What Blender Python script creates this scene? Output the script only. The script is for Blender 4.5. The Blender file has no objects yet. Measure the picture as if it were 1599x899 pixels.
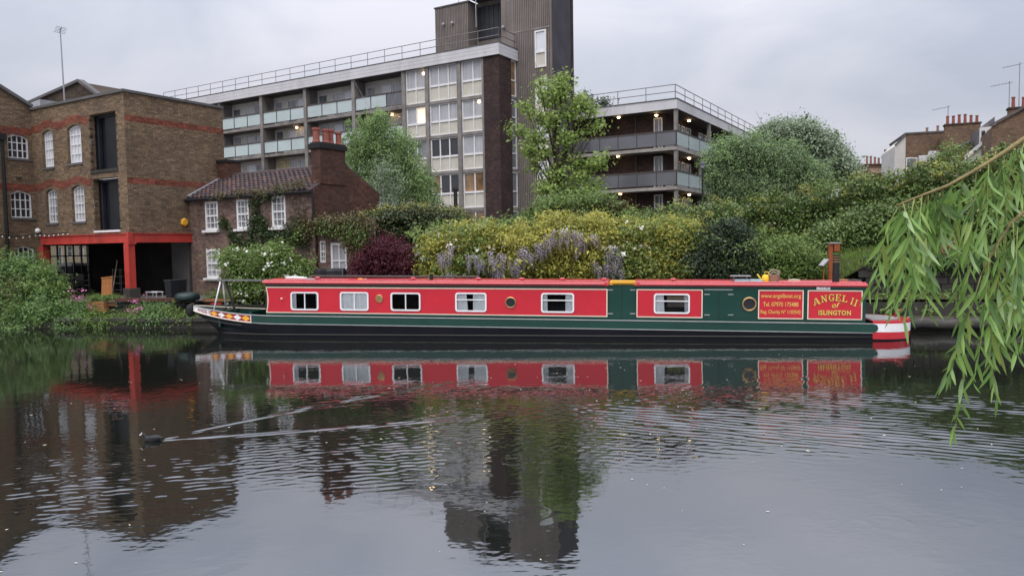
import bpy, bmesh, math, random
import numpy as np
from mathutils import Vector, Matrix

# ------------------------------------------------------------------ camera, sky, sun, exposure
scene = bpy.context.scene
COL = scene.collection
F_PX, CX, CY, CAM_H = 1163.0, 799.5, 449.5, 2.6
PITCH, ROLL = math.atan((449.5 - 383) / F_PX), -0.0165
cam_data = bpy.data.cameras.new('camera')
cam = bpy.data.objects.new('camera', cam_data)
COL.objects.link(cam)
CAM_M = Matrix.Translation((0, 0, CAM_H)) @ Matrix.Rotation(math.pi / 2 - PITCH, 4, 'X') @ Matrix.Rotation(ROLL, 4, 'Z')
cam.matrix_world = CAM_M
cam_data.sensor_width = 36.0
cam_data.lens = F_PX / 1599 * 36.0
cam_data.clip_start = 0.05
cam_data.clip_end = 3000
scene.camera = cam

SUN_EL, SUN_AZ = math.radians(58), math.radians(200)     # behind the camera, high, very soft
world = bpy.data.worlds.new('World')
scene.world = world
world.use_nodes = True
wn, wl = world.node_tree.nodes, world.node_tree.links
wn.clear()
w_out = wn.new('ShaderNodeOutputWorld')
w_bg = wn.new('ShaderNodeBackground'); w_bg.inputs[1].default_value = 0.1
w_sky = wn.new('ShaderNodeTexSky'); w_sky.sky_type = 'NISHITA'; w_sky.sun_disc = False
w_sky.sun_elevation = SUN_EL; w_sky.sun_rotation = SUN_AZ; w_sky.dust_density = 4; w_sky.air_density = 1.5
w_tc = wn.new('ShaderNodeTexCoord')
w_map = wn.new('ShaderNodeMapping'); w_map.inputs['Scale'].default_value = (1.0, 1.0, 2.6)
w_n = wn.new('ShaderNodeTexNoise'); w_n.inputs['Scale'].default_value = 2.2; w_n.inputs['Detail'].default_value = 5; w_n.inputs['Roughness'].default_value = 0.5
w_n.inputs['Distortion'].default_value = 0.5
w_r = wn.new('ShaderNodeValToRGB')
w_r.color_ramp.elements[0].position = 0.36; w_r.color_ramp.elements[0].color = (0.46, 0.495, 0.595, 1)
w_r.color_ramp.elements[1].position = 0.64; w_r.color_ramp.elements[1].color = (0.68, 0.68, 0.75, 1)
w_sep = wn.new('ShaderNodeSeparateXYZ')
w_mr = wn.new('ShaderNodeMapRange'); w_mr.inputs[1].default_value = 0.10; w_mr.inputs[2].default_value = 1.0; w_mr.inputs[3].default_value = 6.5; w_mr.inputs[4].default_value = 21.0; w_mr.interpolation_type = 'SMOOTHSTEP'
w_mul = wn.new('ShaderNodeVectorMath'); w_mul.operation = 'SCALE'
w_mix = wn.new('ShaderNodeMix'); w_mix.data_type = 'RGBA'; w_mix.inputs[0].default_value = 0.93
wl.new(w_tc.outputs['Generated'], w_map.inputs[0]); wl.new(w_map.outputs[0], w_n.inputs['Vector']); wl.new(w_n.outputs[0], w_r.inputs[0])
wl.new(w_tc.outputs['Generated'], w_sep.inputs[0]); wl.new(w_sep.outputs[2], w_mr.inputs[0])
wl.new(w_r.outputs[0], w_mul.inputs[0]); wl.new(w_mr.outputs[0], w_mul.inputs['Scale'])
wl.new(w_sky.outputs[0], w_mix.inputs[6]); wl.new(w_mul.outputs[0], w_mix.inputs[7])
wl.new(w_mix.outputs[2], w_bg.inputs[0]); wl.new(w_bg.outputs[0], w_out.inputs[0])

sun_data = bpy.data.lights.new('sun', 'SUN')
sun_data.energy = 1.5; sun_data.angle = math.radians(60); sun_data.color = (1.0, 0.96, 0.91)
sun = bpy.data.objects.new('sun', sun_data); COL.objects.link(sun)
sun.rotation_euler = (math.pi / 2 - SUN_EL, 0, math.pi - SUN_AZ)

scene.view_settings.view_transform = 'Standard'
scene.view_settings.look = 'None'
scene.view_settings.exposure = 0.7
scene.view_settings.gamma = 1.0
scene.render.engine = 'CYCLES'
scene.cycles.use_denoising = True
scene.cycles.max_bounces = 6
scene.cycles.transparent_max_bounces = 8
scene.cycles.sample_clamp_indirect = 4

# ------------------------------------------------------------------ pixel rays and frames (photo pixels, 1599 x 899)
CAM_R = CAM_M.to_3x3()
CAM_P = Vector((0, 0, CAM_H))
def ray(u, v):
    return CAM_R @ Vector(((u - CX) / F_PX, -(v - CY) / F_PX, -1))
def at(u, v, Y):
    d = ray(u, v); return CAM_P + d * (Y / d.y)
def on_z(u, v, z):
    d = ray(u, v); return CAM_P + d * ((z - CAM_H) / d.z)

class Frame:
    def __init__(s, O, deg, tilt=0.0):
        s.M = Matrix.Translation(O) @ Matrix.Rotation(math.radians(deg), 4, 'Z') @ Matrix.Rotation(tilt, 4, 'Y')
        s.I = s.M.inverted()
        s.R = s.I.to_3x3()
    def L(s, u, v, y=0.0):                    # local (x, z) where the ray meets the local plane y
        o = s.I @ CAM_P; d = s.R @ ray(u, v)
        p = o + d * ((y - o.y) / d.y); return p.x, p.z
    def S(s, u, v, x=0.0):                    # local (y, z) where the ray meets the local plane x
        o = s.I @ CAM_P; d = s.R @ ray(u, v)
        p = o + d * ((x - o.x) / d.x); return p.y, p.z
    def P(s, p):
        return s.M @ Vector(p)

# ------------------------------------------------------------------ object helpers
def tag(o, label=None, cat=None, group=None, kind=None):
    if label: o['label'] = label
    if cat: o['category'] = cat
    if group: o['group'] = group
    if kind: o['kind'] = kind
    return o
def thing(name, label, cat, M=None, group=None):
    o = bpy.data.objects.new(name, None); COL.objects.link(o)
    o.empty_display_size = 0.2
    if M is not None: o.matrix_world = M.copy()
    return tag(o, label, cat, group)
def copy_tree(o, parent=None):
    c = o.copy(); COL.objects.link(c)
    if parent is not None: c.parent = parent
    for ch in o.children: copy_tree(ch, c)
    return c
def link_copy(src, parent, M=None):           # one more piece sharing mesh data
    c = src.copy(); COL.objects.link(c); c.parent = parent
    if M is not None: c.matrix_local = M
    return c
def TM(x, y, z, rz=0.0, s=1.0):
    return Matrix.Translation((x, y, z)) @ Matrix.Rotation(rz, 4, 'Z') @ Matrix.Scale(s, 4)

class MB:
    def __init__(s):
        s.v = []; s.f = []; s.m = []; s.cm = 0
    def add(s, vs, fs):
        o = len(s.v); s.v += [tuple(v) for v in vs]
        s.f += [tuple(i + o for i in f) for f in fs]; s.m += [s.cm] * len(fs)
        return s
    def quad(s, a, b, c, d): return s.add([a, b, c, d], [(0, 1, 2, 3)])
    def box(s, x0, x1, y0, y1, z0, z1):
        v = [(x0, y0, z0), (x1, y0, z0), (x1, y1, z0), (x0, y1, z0), (x0, y0, z1), (x1, y0, z1), (x1, y1, z1), (x0, y1, z1)]
        return s.add(v, [(0, 3, 2, 1), (4, 5, 6, 7), (0, 1, 5, 4), (1, 2, 6, 5), (2, 3, 7, 6), (3, 0, 4, 7)])
    def beam(s, a, b, w, h):                  # a box from a to b, w wide (horizontal), h high
        a, b = Vector(a), Vector(b); d = (b - a).normalized()
        up = Vector((0, 0, 1)) if abs(d.z) < 0.95 else Vector((1, 0, 0))
        sx = d.cross(up).normalized() * (w / 2); sy = sx.cross(d).normalized() * (h / 2)
        v = [p + i * sx + j * sy for p in (a, b) for i, j in ((-1, -1), (1, -1), (1, 1), (-1, 1))]
        return s.add(v, [(0, 1, 2, 3), (7, 6, 5, 4), (0, 4, 5, 1), (1, 5, 6, 2), (2, 6, 7, 3), (3, 7, 4, 0)])
    def tube(s, pts, r, n=8, cap=True):
        pts = [Vector(p) for p in pts]; N = len(pts)
        rs = r if isinstance(r, (list, tuple)) else [r] * N
        o = len(s.v); ref = None
        for i, p in enumerate(pts):
            d = (pts[min(i + 1, N - 1)] - pts[max(i - 1, 0)]).normalized()
            if ref is None:
                ref = d.orthogonal().normalized()
            ref = (ref - d * ref.dot(d)).normalized(); bi = d.cross(ref)
            for k in range(n):
                a = 2 * math.pi * k / n
                s.v.append(tuple(p + (ref * math.cos(a) + bi * math.sin(a)) * rs[i]))
        fs = []
        for i in range(N - 1):
            for k in range(n):
                k2 = (k + 1) % n
                fs.append((o + i * n + k, o + i * n + k2, o + (i + 1) * n + k2, o + (i + 1) * n + k))
        if cap:
            fs.append(tuple(o + k for k in range(n))[::-1]); fs.append(tuple(o + (N - 1) * n + k for k in range(n)))
        s.f += fs; s.m += [s.cm] * len(fs); return s
    def lathe(s, c, prof, n=16, axis='Z'):
        o = len(s.v); c = Vector(c)
        for r, z in prof:
            for k in range(n):
                a = 2 * math.pi * k / n
                if axis == 'Z': s.v.append(tuple(c + Vector((r * math.cos(a), r * math.sin(a), z))))
                else: s.v.append(tuple(c + Vector((r * math.cos(a), z, r * math.sin(a)))))
        fs = []
        for i in range(len(prof) - 1):
            for k in range(n):
                k2 = (k + 1) % n
                q = (o + i * n + k, o + i * n + k2, o + (i + 1) * n + k2, o + (i + 1) * n + k)
                fs.append(q if axis == 'Z' else q[::-1])
        a = tuple(o + k for k in range(n)); b = tuple(o + (len(prof) - 1) * n + k for k in range(n))
        fs += ([a[::-1], b] if axis == 'Z' else [a, b[::-1]])
        s.f += fs; s.m += [s.cm] * len(fs); return s
    def prism(s, pts, y0, y1):                # outline in (x, z), extruded along y
        n = len(pts)
        v = [(x, y0, z) for x, z in pts] + [(x, y1, z) for x, z in pts]
        fs = [tuple(range(n)), tuple(range(2 * n - 1, n - 1, -1))] + [(i, i + n, (i + 1) % n + n, (i + 1) % n) for i in range(n)]
        return s.add(v, fs)
    def prism_x(s, pts, x0, x1):              # outline in (y, z), extruded along x
        n = len(pts)
        v = [(x0, y, z) for y, z in pts] + [(x1, y, z) for y, z in pts]
        fs = [tuple(range(n)), tuple(range(2 * n - 1, n - 1, -1))] + [(i, i + n, (i + 1) % n + n, (i + 1) % n) for i in range(n)]
        return s.add(v, fs)
    def prism_z(s, pts, z0, z1):
        n = len(pts)
        v = [(x, y, z0) for x, y in pts] + [(x, y, z1) for x, y in pts]
        fs = [tuple(range(n)), tuple(range(2 * n - 1, n - 1, -1))] + [(i, i + n, (i + 1) % n + n, (i + 1) % n) for i in range(n)]
        return s.add(v, fs)
    def ball(s, c, r, nu=10, nv=6, sc=(1, 1, 1)):
        prof = [(max(1e-3, r * math.sin(math.pi * i / nv)), -r * math.cos(math.pi * i / nv)) for i in range(nv + 1)]
        o = len(s.v); s.lathe((0, 0, 0), prof, nu)
        for i in range(o, len(s.v)):
            x, y, z = s.v[i]; s.v[i] = (c[0] + x * sc[0], c[1] + y * sc[1], c[2] + z * sc[2])
        return s
    def build(s, name, mat, parent=None, smooth=False, M=None, bevel=0.0, fix=True):
        me = bpy.data.meshes.new(name)
        me.from_pydata(s.v, [], s.f)
        mats = mat if isinstance(mat, (list, tuple)) else [mat]
        for m in mats: me.materials.append(m)
        if len(mats) > 1: me.polygons.foreach_set('material_index', s.m)
        if fix or bevel:
            bm = bmesh.new(); bm.from_mesh(me)
            if bevel:
                bmesh.ops.remove_doubles(bm, verts=bm.verts, dist=1e-5)
            if fix: bmesh.ops.recalc_face_normals(bm, faces=bm.faces)
            if bevel:
                ed = [e for e in bm.edges if len(e.link_faces) == 2 and e.calc_face_angle(0) > 0.5]
                bmesh.ops.bevel(bm, geom=ed, offset=bevel, segments=2, affect='EDGES', profile=0.5)
            bm.to_mesh(me); bm.free()
        if smooth: me.polygons.foreach_set('use_smooth', [True] * len(me.polygons))
        o = bpy.data.objects.new(name, me); COL.objects.link(o)
        if parent is not None: o.parent = parent
        if M is not None: o.matrix_local = M
        return o

def wall_panel(mb, x0, x1, z0, z1, holes, y=0.0, rev=0.2, top=None):
    """Front face (facing -y) with rectangular holes (x0,x1,z0,z1[,arch]) and reveals running back."""
    xs = sorted({x0, x1} | {h[0] for h in holes} | {h[1] for h in holes})
    zs = sorted({z0, z1} | {h[2] for h in holes} | {h[3] for h in holes})
    for i in range(len(xs) - 1):
        for j in range(len(zs) - 1):
            cx, cz = (xs[i] + xs[i + 1]) / 2, (zs[j] + zs[j + 1]) / 2
            if any(h[0] < cx < h[1] and h[2] < cz < h[3] for h in holes): continue
            mb.quad((xs[i], y, zs[j]), (xs[i + 1], y, zs[j]), (xs[i + 1], y, zs[j + 1]), (xs[i], y, zs[j + 1]))
    for h in holes:
        a, b, c, d = h[:4]
        mb.quad((a, y, c), (a, y, d), (a, y + rev, d), (a, y + rev, c))
        mb.quad((b, y, d), (b, y, c), (b, y + rev, c), (b, y + rev, d))
        mb.quad((a, y, c), (a, y + rev, c), (b, y + rev, c), (b, y, c))
        mb.quad((a, y, d), (b, y, d), (b, y + rev, d), (a, y + rev, d))
        if len(h) > 4 and h[4] > 0:           # segmental arch: fill the upper corners
            n = 8; rise = h[4]
            arc = [(a + (b - a) * k / n, d - rise + rise * (1 - (2 * k / n - 1) ** 2)) for k in range(n + 1)]
            for side in (0, 1):
                pts = arc[:n // 2 + 1] if side == 0 else arc[n // 2:]
                corner = (a, d) if side == 0 else (b, d)
                for p, q in zip(pts[:-1], pts[1:]):
                    mb.add([(corner[0], y + .001, corner[1]), (p[0], y + .001, p[1]), (q[0], y + .001, q[1])], [(0, 1, 2)])
                    mb.quad((p[0], y + .001, p[1]), (q[0], y + .001, q[1]), (q[0], y + rev, q[1]), (p[0], y + rev, p[1]))
    return mb

def rot_child(M):  # for faces that look along local +x or others: a part matrix
    return M
# ------------------------------------------------------------------ materials
MATS = {}
def new_mat(name):
    m = bpy.data.materials.new(name); m.use_nodes = True
    nt = m.node_tree; nt.nodes.clear()
    out = nt.nodes.new('ShaderNodeOutputMaterial'); p = nt.nodes.new('ShaderNodeBsdfPrincipled')
    nt.links.new(p.outputs[0], out.inputs[0])
    return m, nt, p, out
def N(nt, typ, **kw):
    n = nt.nodes.new('ShaderNode' + typ)
    for k, v in kw.items():
        if k in n.inputs: n.inputs[k].default_value = v
        else: setattr(n, k, v)
    return n
def mixc(nt, fac, a, b, blend='MIX'):
    n = nt.nodes.new('ShaderNodeMix'); n.data_type = 'RGBA'; n.blend_type = blend
    for sock, val in ((n.inputs[0], fac), (n.inputs[6], a), (n.inputs[7], b)):
        if isinstance(val, (int, float)): sock.default_value = val
        elif isinstance(val, tuple): sock.default_value = val if len(val) == 4 else val + (1,)
        else: nt.links.new(val, sock)
    return n.outputs[2]
def noise(nt, vec, scale, detail=4, rough=0.6, lo=0.3, hi=0.7, dist=0.0):
    n = N(nt, 'TexNoise', Scale=scale, Detail=detail, Roughness=rough, Distortion=dist)
    if vec is not None: nt.links.new(vec, n.inputs['Vector'])
    r = N(nt, 'MapRange'); r.inputs[1].default_value = lo; r.inputs[2].default_value = hi
    nt.links.new(n.outputs[0], r.inputs[0]); return r.outputs[0]
def objco(nt): return N(nt, 'TexCoord').outputs['Object']
def wallco(nt):
    """(along, z) coordinates on any upright face of an object-aligned building"""
    tc = N(nt, 'TexCoord'); s = N(nt, 'SeparateXYZ'); nn = N(nt, 'SeparateXYZ')
    nt.links.new(tc.outputs['Object'], s.inputs[0]); nt.links.new(tc.outputs['Normal'], nn.inputs[0])
    ab = N(nt, 'Math', operation='ABSOLUTE'); nt.links.new(nn.outputs[0], ab.inputs[0])
    gt = N(nt, 'Math', operation='GREATER_THAN'); nt.links.new(ab.outputs[0], gt.inputs[0]); gt.inputs[1].default_value = 0.7
    mx = N(nt, 'Mix'); nt.links.new(gt.outputs[0], mx.inputs[0]); nt.links.new(s.outputs[0], mx.inputs[2]); nt.links.new(s.outputs[1], mx.inputs[3])
    c = N(nt, 'CombineXYZ'); nt.links.new(mx.outputs[0], c.inputs[0]); nt.links.new(s.outputs[2], c.inputs[1])
    return c.outputs[0], tc.outputs['Object'], s.outputs[2]
def bump(nt, p, h, strength=0.3, dist=0.02):
    b = N(nt, 'Bump', Strength=strength, Distance=dist); nt.links.new(h, b.inputs['Height']); nt.links.new(b.outputs[0], p.inputs['Normal'])

def brick_mat(name, c1, c2, mortar, stain=(0.05, 0.045, 0.04), stain_amt=0.6, pale=None, pale_amt=0.0, green=0.0, bw=0.225, bh=0.075):
    m, nt, p, out = new_mat(name)
    co, oc, z = wallco(nt)
    b = N(nt, 'TexBrick', Scale=1.0)
    b.inputs['Brick Width'].default_value = bw; b.inputs['Row Height'].default_value = bh; b.inputs['Mortar Size'].default_value = 0.008
    b.inputs['Mortar Smooth'].default_value = 0.2; b.inputs['Bias'].default_value = -0.2
    b.inputs['Color1'].default_value = c1 + (1,); b.inputs['Color2'].default_value = c2 + (1,); b.inputs['Mortar'].default_value = mortar + (1,)
    nt.links.new(co, b.inputs['Vector'])
    big = noise(nt, oc, 0.55, 6, 0.65, 0.35, 0.72)
    mid = noise(nt, oc, 3.2, 5, 0.7, 0.35, 0.75)
    col = mixc(nt, mid, b.outputs[0], c2, 'MIX')
    mm = N(nt, 'Math', operation='MULTIPLY'); nt.links.new(big, mm.inputs[0]); mm.inputs[1].default_value = stain_amt
    col = mixc(nt, 0.75, col, b.outputs[0])
    col = mixc(nt, mm.outputs[0], col, stain)
    if pale:
        pn = noise(nt, oc, 1.9, 6, 0.7, 0.5, 0.68)
        pm = N(nt, 'Math', operation='MULTIPLY'); nt.links.new(pn, pm.inputs[0]); pm.inputs[1].default_value = pale_amt
        col = mixc(nt, pm.outputs[0], col, pale)
    # each brick burnt a little differently, patches of soot and re-pointing
    q = N(nt, 'Mapping'); q.inputs['Scale'].default_value = (1 / bw, 1 / bh, 1); nt.links.new(co, q.inputs[0])
    fl = N(nt, 'VectorMath', operation='FLOOR'); nt.links.new(q.outputs[0], fl.inputs[0])
    wn_ = N(nt, 'TexWhiteNoise'); nt.links.new(fl.outputs[0], wn_.inputs['Vector'])
    col = mixc(nt, 0.38, col, mixc(nt, wn_.outputs[0], (0.16, 0.15, 0.15), (0.74, 0.70, 0.64)), 'OVERLAY')
    pt_ = noise(nt, oc, 1.1, 7, 0.75, 0.42, 0.66)
    col = mixc(nt, 0.62, col, mixc(nt, pt_, (0.24, 0.23, 0.23), (0.66, 0.62, 0.56)), 'OVERLAY')
    sp = noise(nt, co, 9.0, 3, 0.6, 0.3, 0.75)
    col = mixc(nt, 0.45, col, mixc(nt, sp, (0.02, 0.018, 0.016), (0.5, 0.42, 0.34)), 'OVERLAY')
    sk = N(nt, 'Mapping'); sk.inputs['Scale'].default_value = (0.5, 0.5, 0.22); nt.links.new(oc, sk.inputs[0])
    so = noise(nt, sk.outputs[0], 1.0, 6, 0.7, 0.50, 0.72)
    sm2 = N(nt, 'Math', operation='MULTIPLY'); nt.links.new(so, sm2.inputs[0]); sm2.inputs[1].default_value = 0.55
    col = mixc(nt, sm2.outputs[0], col, tuple(x * 0.9 for x in stain))
    nt.links.new(col, p.inputs['Base Color']); p.inputs['Roughness'].default_value = 0.9
    p.inputs['Specular IOR Level'].default_value = 0.2
    bump(nt, p, b.outputs['Fac'], -0.5, 0.012)
    MATS[name] = m; return m
def plain(name, c, rough=0.6, var=0.25, scale=3.0, spec=0.4, metal=0.0, bmp=0.0, dirt=None, dirt_amt=0.5, coat=0.0, streak=False):
    m, nt, p, out = new_mat(name)
    oc = objco(nt)
    if streak:
        mp = N(nt, 'Mapping'); mp.inputs['Scale'].default_value = (1, 1, 0.12); nt.links.new(oc, mp.inputs[0]); dv = mp.outputs[0]
    else: dv = oc
    n1 = noise(nt, oc, scale, 5, 0.65, 0.3, 0.7)
    dark = tuple(x * (1 - var) for x in c); lite = tuple(min(1, x * (1 + var * 0.6)) for x in c)
    col = mixc(nt, n1, dark, lite)
    if dirt:
        dn = noise(nt, dv, scale * 0.6, 6, 0.7, 0.48, 0.75)
        mm = N(nt, 'Math', operation='MULTIPLY'); nt.links.new(dn, mm.inputs[0]); mm.inputs[1].default_value = dirt_amt
        col = mixc(nt, mm.outputs[0], col, dirt)
    nt.links.new(col, p.inputs['Base Color']); p.inputs['Roughness'].default_value = rough
    p.inputs['Specular IOR Level'].default_value = spec; p.inputs['Metallic'].default_value = metal
    p.inputs['Coat Weight'].default_value = coat; p.inputs['Coat Roughness'].default_value = 0.08
    if bmp: bump(nt, p, noise(nt, oc, scale * 6, 4, 0.6, 0.2, 0.8), bmp, 0.02)
    MATS[name] = m; return m
def emit(name, c, s):
    m, nt, p, out = new_mat(name)
    p.inputs['Base Color'].default_value = (0.9, 0.85, 0.7, 1); p.inputs['Emission Color'].default_value = c + (1,); p.inputs['Emission Strength'].default_value = s
    MATS[name] = m; return m
def pane(name, c, rough=0.06, var=0.3, scale=1.3, stripe=0.0):
    """window pane: what hangs behind the glass, under a glossy glass coat"""
    m, nt, p, out = new_mat(name)
    oc = objco(nt)
    n1 = noise(nt, oc, scale, 3, 0.5, 0.3, 0.7)
    col = mixc(nt, n1, tuple(x * (1 - var) for x in c), tuple(min(1, x * (1 + var)) for x in c))
    if stripe:
        mp = N(nt, 'Mapping'); mp.inputs['Scale'].default_value = (14, 14, 0.3); nt.links.new(oc, mp.inputs[0])
        col = mixc(nt, stripe, col, mixc(nt, noise(nt, mp.outputs[0], 1.0, 2, 0.5, 0.35, 0.65), tuple(x * .5 for x in c), tuple(min(1, x * 1.3) for x in c)))
    nt.links.new(col, p.inputs['Base Color']); p.inputs['Roughness'].default_value = 0.6
    p.inputs['Specular IOR Level'].default_value = 0.2
    p.inputs['Coat Weight'].default_value = 1.0; p.inputs['Coat Roughness'].default_value = rough; p.inputs['Coat IOR'].default_value = 1.6
    MATS[name] = m; return m
def clear_glass(name, tint=(0.95, 0.96, 0.96)):
    m, nt, p, out = new_mat(name)
    nt.nodes.remove(p)
    t = N(nt, 'BsdfTransparent'); t.inputs[0].default_value = tint + (1,)
    g = N(nt, 'BsdfGlossy'); g.inputs['Roughness'].default_value = 0.02
    f = N(nt, 'Fresnel', IOR=1.5); mx = N(nt, 'MixShader')
    nt.links.new(f.outputs[0], mx.inputs[0]); nt.links.new(t.outputs[0], mx.inputs[1]); nt.links.new(g.outputs[0], mx.inputs[2]); nt.links.new(mx.outputs[0], out.inputs[0])
    MATS[name] = m; return m
def leaf_mat(name, dark, light, trans=0.3, rough=0.5, spec=0.35, back=None):
    m, nt, p, out = new_mat(name)
    a = N(nt, 'Attribute'); a.attribute_name = 'tint'
    col = mixc(nt, a.outputs['Fac'], dark, light)
    nt.links.new(col, p.inputs['Base Color']); p.inputs['Roughness'].default_value = rough; p.inputs['Specular IOR Level'].default_value = spec
    t = N(nt, 'BsdfTranslucent'); nt.links.new(mixc(nt, 0.35, col, light), t.inputs[0])
    mx = N(nt, 'MixShader'); mx.inputs[0].default_value = trans
    nt.links.new(p.outputs[0], mx.inputs[1]); nt.links.new(t.outputs[0], mx.inputs[2]); nt.links.new(mx.outputs[0], out.inputs[0])
    MATS[name] = m; return m
def wood_mat(name, c1, c2, scale=6):
    m, nt, p, out = new_mat(name)
    oc = objco(nt); mp = N(nt, 'Mapping'); mp.inputs['Scale'].default_value = (0.5, 6, 6); nt.links.new(oc, mp.inputs[0])
    n1 = noise(nt, mp.outputs[0], scale, 5, 0.6, 0.3, 0.7)
    nt.links.new(mixc(nt, n1, c1, c2), p.inputs['Base Color']); p.inputs['Roughness'].default_value = 0.75
    bump(nt, p, n1, 0.2, 0.005); MATS[name] = m; return m

brick_mat('stock_brick', (0.355, 0.268, 0.182), (0.230, 0.170, 0.118), (0.135, 0.112, 0.085), stain=(0.070, 0.060, 0.054), stain_amt=0.6)
brick_mat('dark_stock_brick', (0.115, 0.088, 0.066), (0.075, 0.058, 0.045), (0.085, 0.075, 0.065), stain_amt=0.5)
brick_mat('red_band_brick', (0.33, 0.105, 0.072), (0.22, 0.072, 0.055), (0.22, 0.10, 0.07), stain_amt=0.35)
brick_mat('cottage_brick', (0.300, 0.205, 0.185), (0.175, 0.120, 0.112), (0.32, 0.28, 0.26), stain=(0.055, 0.042, 0.04), stain_amt=0.5, pale=(0.40, 0.32, 0.285), pale_amt=0.75)
brick_mat('chimney_brick', (0.195, 0.092, 0.070), (0.120, 0.062, 0.050), (0.10, 0.075, 0.06), stain=(0.045, 0.032, 0.03), stain_amt=0.6, pale=(0.2, 0.13, 0.1), pale_amt=0.2)
brick_mat('purple_brick', (0.085, 0.052, 0.054), (0.045, 0.029, 0.033), (0.12, 0.105, 0.105), stain=(0.03, 0.024, 0.026), stain_amt=0.3)
brick_mat('wing_brick', (0.108, 0.078, 0.074), (0.072, 0.052, 0.052), (0.075, 0.055, 0.05), stain=(0.04, 0.03, 0.03), stain_amt=0.3)
brick_mat('terrace_brick', (0.33, 0.235, 0.175), (0.22, 0.155, 0.12), (0.19, 0.15, 0.12), stain=(0.09, 0.065, 0.05), stain_amt=0.5)
plain('concrete', (0.215, 0.198, 0.186), 0.9, 0.3, 1.5, 0.2, dirt=(0.06, 0.05, 0.045), dirt_amt=0.7, streak=True)
plain('pale_concrete', (0.30, 0.28, 0.26), 0.9, 0.2, 1.5, 0.2, dirt=(0.10, 0.085, 0.075), dirt_amt=0.6)
plain('ribbed_concrete', (0.185, 0.160, 0.146), 0.92, 0.22, 0.7, 0.2, dirt=(0.06, 0.052, 0.05), dirt_amt=0.7, streak=True)
plain('dark_render', (0.068, 0.064, 0.074), 0.9, 0.25, 0.8, 0.2, dirt=(0.022, 0.02, 0.024), dirt_amt=0.6, streak=True)
plain('fascia_white', (0.52, 0.51, 0.53), 0.6, 0.1, 0.8, 0.3, dirt=(0.28, 0.26, 0.25), dirt_amt=0.5, streak=True)
plain('frame_white', (0.68, 0.67, 0.67), 0.5, 0.08, 4, 0.4, dirt=(0.4, 0.38, 0.35), dirt_amt=0.3)
plain('cream_panel', (0.50, 0.475, 0.41), 0.6, 0.08, 2, 0.3, dirt=(0.34, 0.31, 0.26), dirt_amt=0.4)
plain('balcony_wall', (0.60, 0.57, 0.53), 0.8, 0.2, 0.7, 0.2)
plain('yellow_wall', (0.55, 0.46, 0.26), 0.8, 0.12, 0.7, 0.2)
plain('brown_steel', (0.060, 0.048, 0.042), 0.6, 0.2, 3, 0.4)
plain('rail_grey', (0.16, 0.15, 0.155), 0.5, 0.2, 3, 0.5, metal=0.3)
plain('dark_door', (0.022, 0.024, 0.032), 0.45, 0.3, 2.5, 0.4)
plain('loading_black', (0.010, 0.012, 0.016), 0.35, 0.4, 2, 0.5)
plain('soot_black', (0.012, 0.012, 0.013), 0.7, 0.3, 4, 0.3)
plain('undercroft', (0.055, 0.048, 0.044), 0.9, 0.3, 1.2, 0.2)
plain('grey_plaster', (0.14, 0.13, 0.125), 0.9, 0.25, 1.2, 0.2)
plain('red_steel', (0.42, 0.045, 0.034), 0.5, 0.18, 2.5, 0.35, dirt=(0.17, 0.032, 0.022), dirt_amt=0.75, streak=True)
plain('coping', (0.10, 0.095, 0.095), 0.8, 0.25, 2, 0.25)
plain('slate', (0.12, 0.115, 0.125), 0.6, 0.3, 4, 0.3)
plain('lead', (0.30, 0.30, 0.32), 0.6, 0.2, 2, 0.4)
plain('tile_brown', (0.068, 0.051, 0.053), 0.8, 0.35, 7, 0.2, dirt=(0.055, 0.045, 0.040), dirt_amt=0.7)
plain('terracotta', (0.25, 0.085, 0.066), 0.8, 0.2, 5, 0.2, dirt=(0.12, 0.04, 0.03), dirt_amt=0.6)
plain('terracotta_pale', (0.26, 0.15, 0.11), 0.8, 0.2, 5, 0.2)
plain('stone_quay', (0.048, 0.045, 0.040), 0.9, 0.4, 2, 0.2, bmp=0.5, dirt=(0.028, 0.030, 0.022), dirt_amt=0.8)
plain('deck_grey', (0.12, 0.115, 0.112), 0.8, 0.25, 2, 0.25)
plain('earth', (0.060, 0.048, 0.034), 0.95, 0.4, 1.5, 0.1, bmp=0.6)
plain('boat_red', (0.500, 0.018, 0.032), 0.28, 0.08, 1.2, 0.45, coat=0.5, dirt=(0.36, 0.016, 0.026), dirt_amt=0.5, bmp=0.05)
plain('boat_roof_red', (0.50, 0.020, 0.032), 0.32, 0.15, 1.0, 0.5, coat=0.6, dirt=(0.40, 0.06, 0.07), dirt_amt=0.5)
plain('boat_green', (0.0055, 0.042, 0.031), 0.25, 0.2, 1.0, 0.5, coat=0.6, dirt=(0.012, 0.055, 0.042), dirt_amt=0.4, bmp=0.06)
plain('boat_black', (0.004, 0.004, 0.008), 0.34, 0.35, 1.5, 0.25, dirt=(0.014, 0.013, 0.013), dirt_amt=0.4)
plain('boat_brown', (0.030, 0.028, 0.022), 0.4, 0.15, 1.5, 0.4)
plain('boat_cream', (0.70, 0.60, 0.47), 0.4, 0.08, 3, 0.4)
plain('boat_white', (0.70, 0.69, 0.70), 0.35, 0.07, 3, 0.4, dirt=(0.45, 0.43, 0.42), dirt_amt=0.3)
plain('boat_yellow', (0.72, 0.36, 0.030), 0.4, 0.08, 3, 0.4)
plain('gold_letter', (0.66, 0.42, 0.09), 0.45, 0.1, 4, 0.4)
plain('gold_shadow', (0.13, 0.035, 0.012), 0.5, 0.1, 4, 0.3)
plain('deep_red', (0.28, 0.015, 0.02), 0.4, 0.1, 3, 0.4)
plain('brass', (0.42, 0.27, 0.12), 0.35, 0.2, 6, 0.5, metal=0.7)
plain('grey_line', (0.30, 0.31, 0.30), 0.45, 0.15, 3, 0.4)
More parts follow.
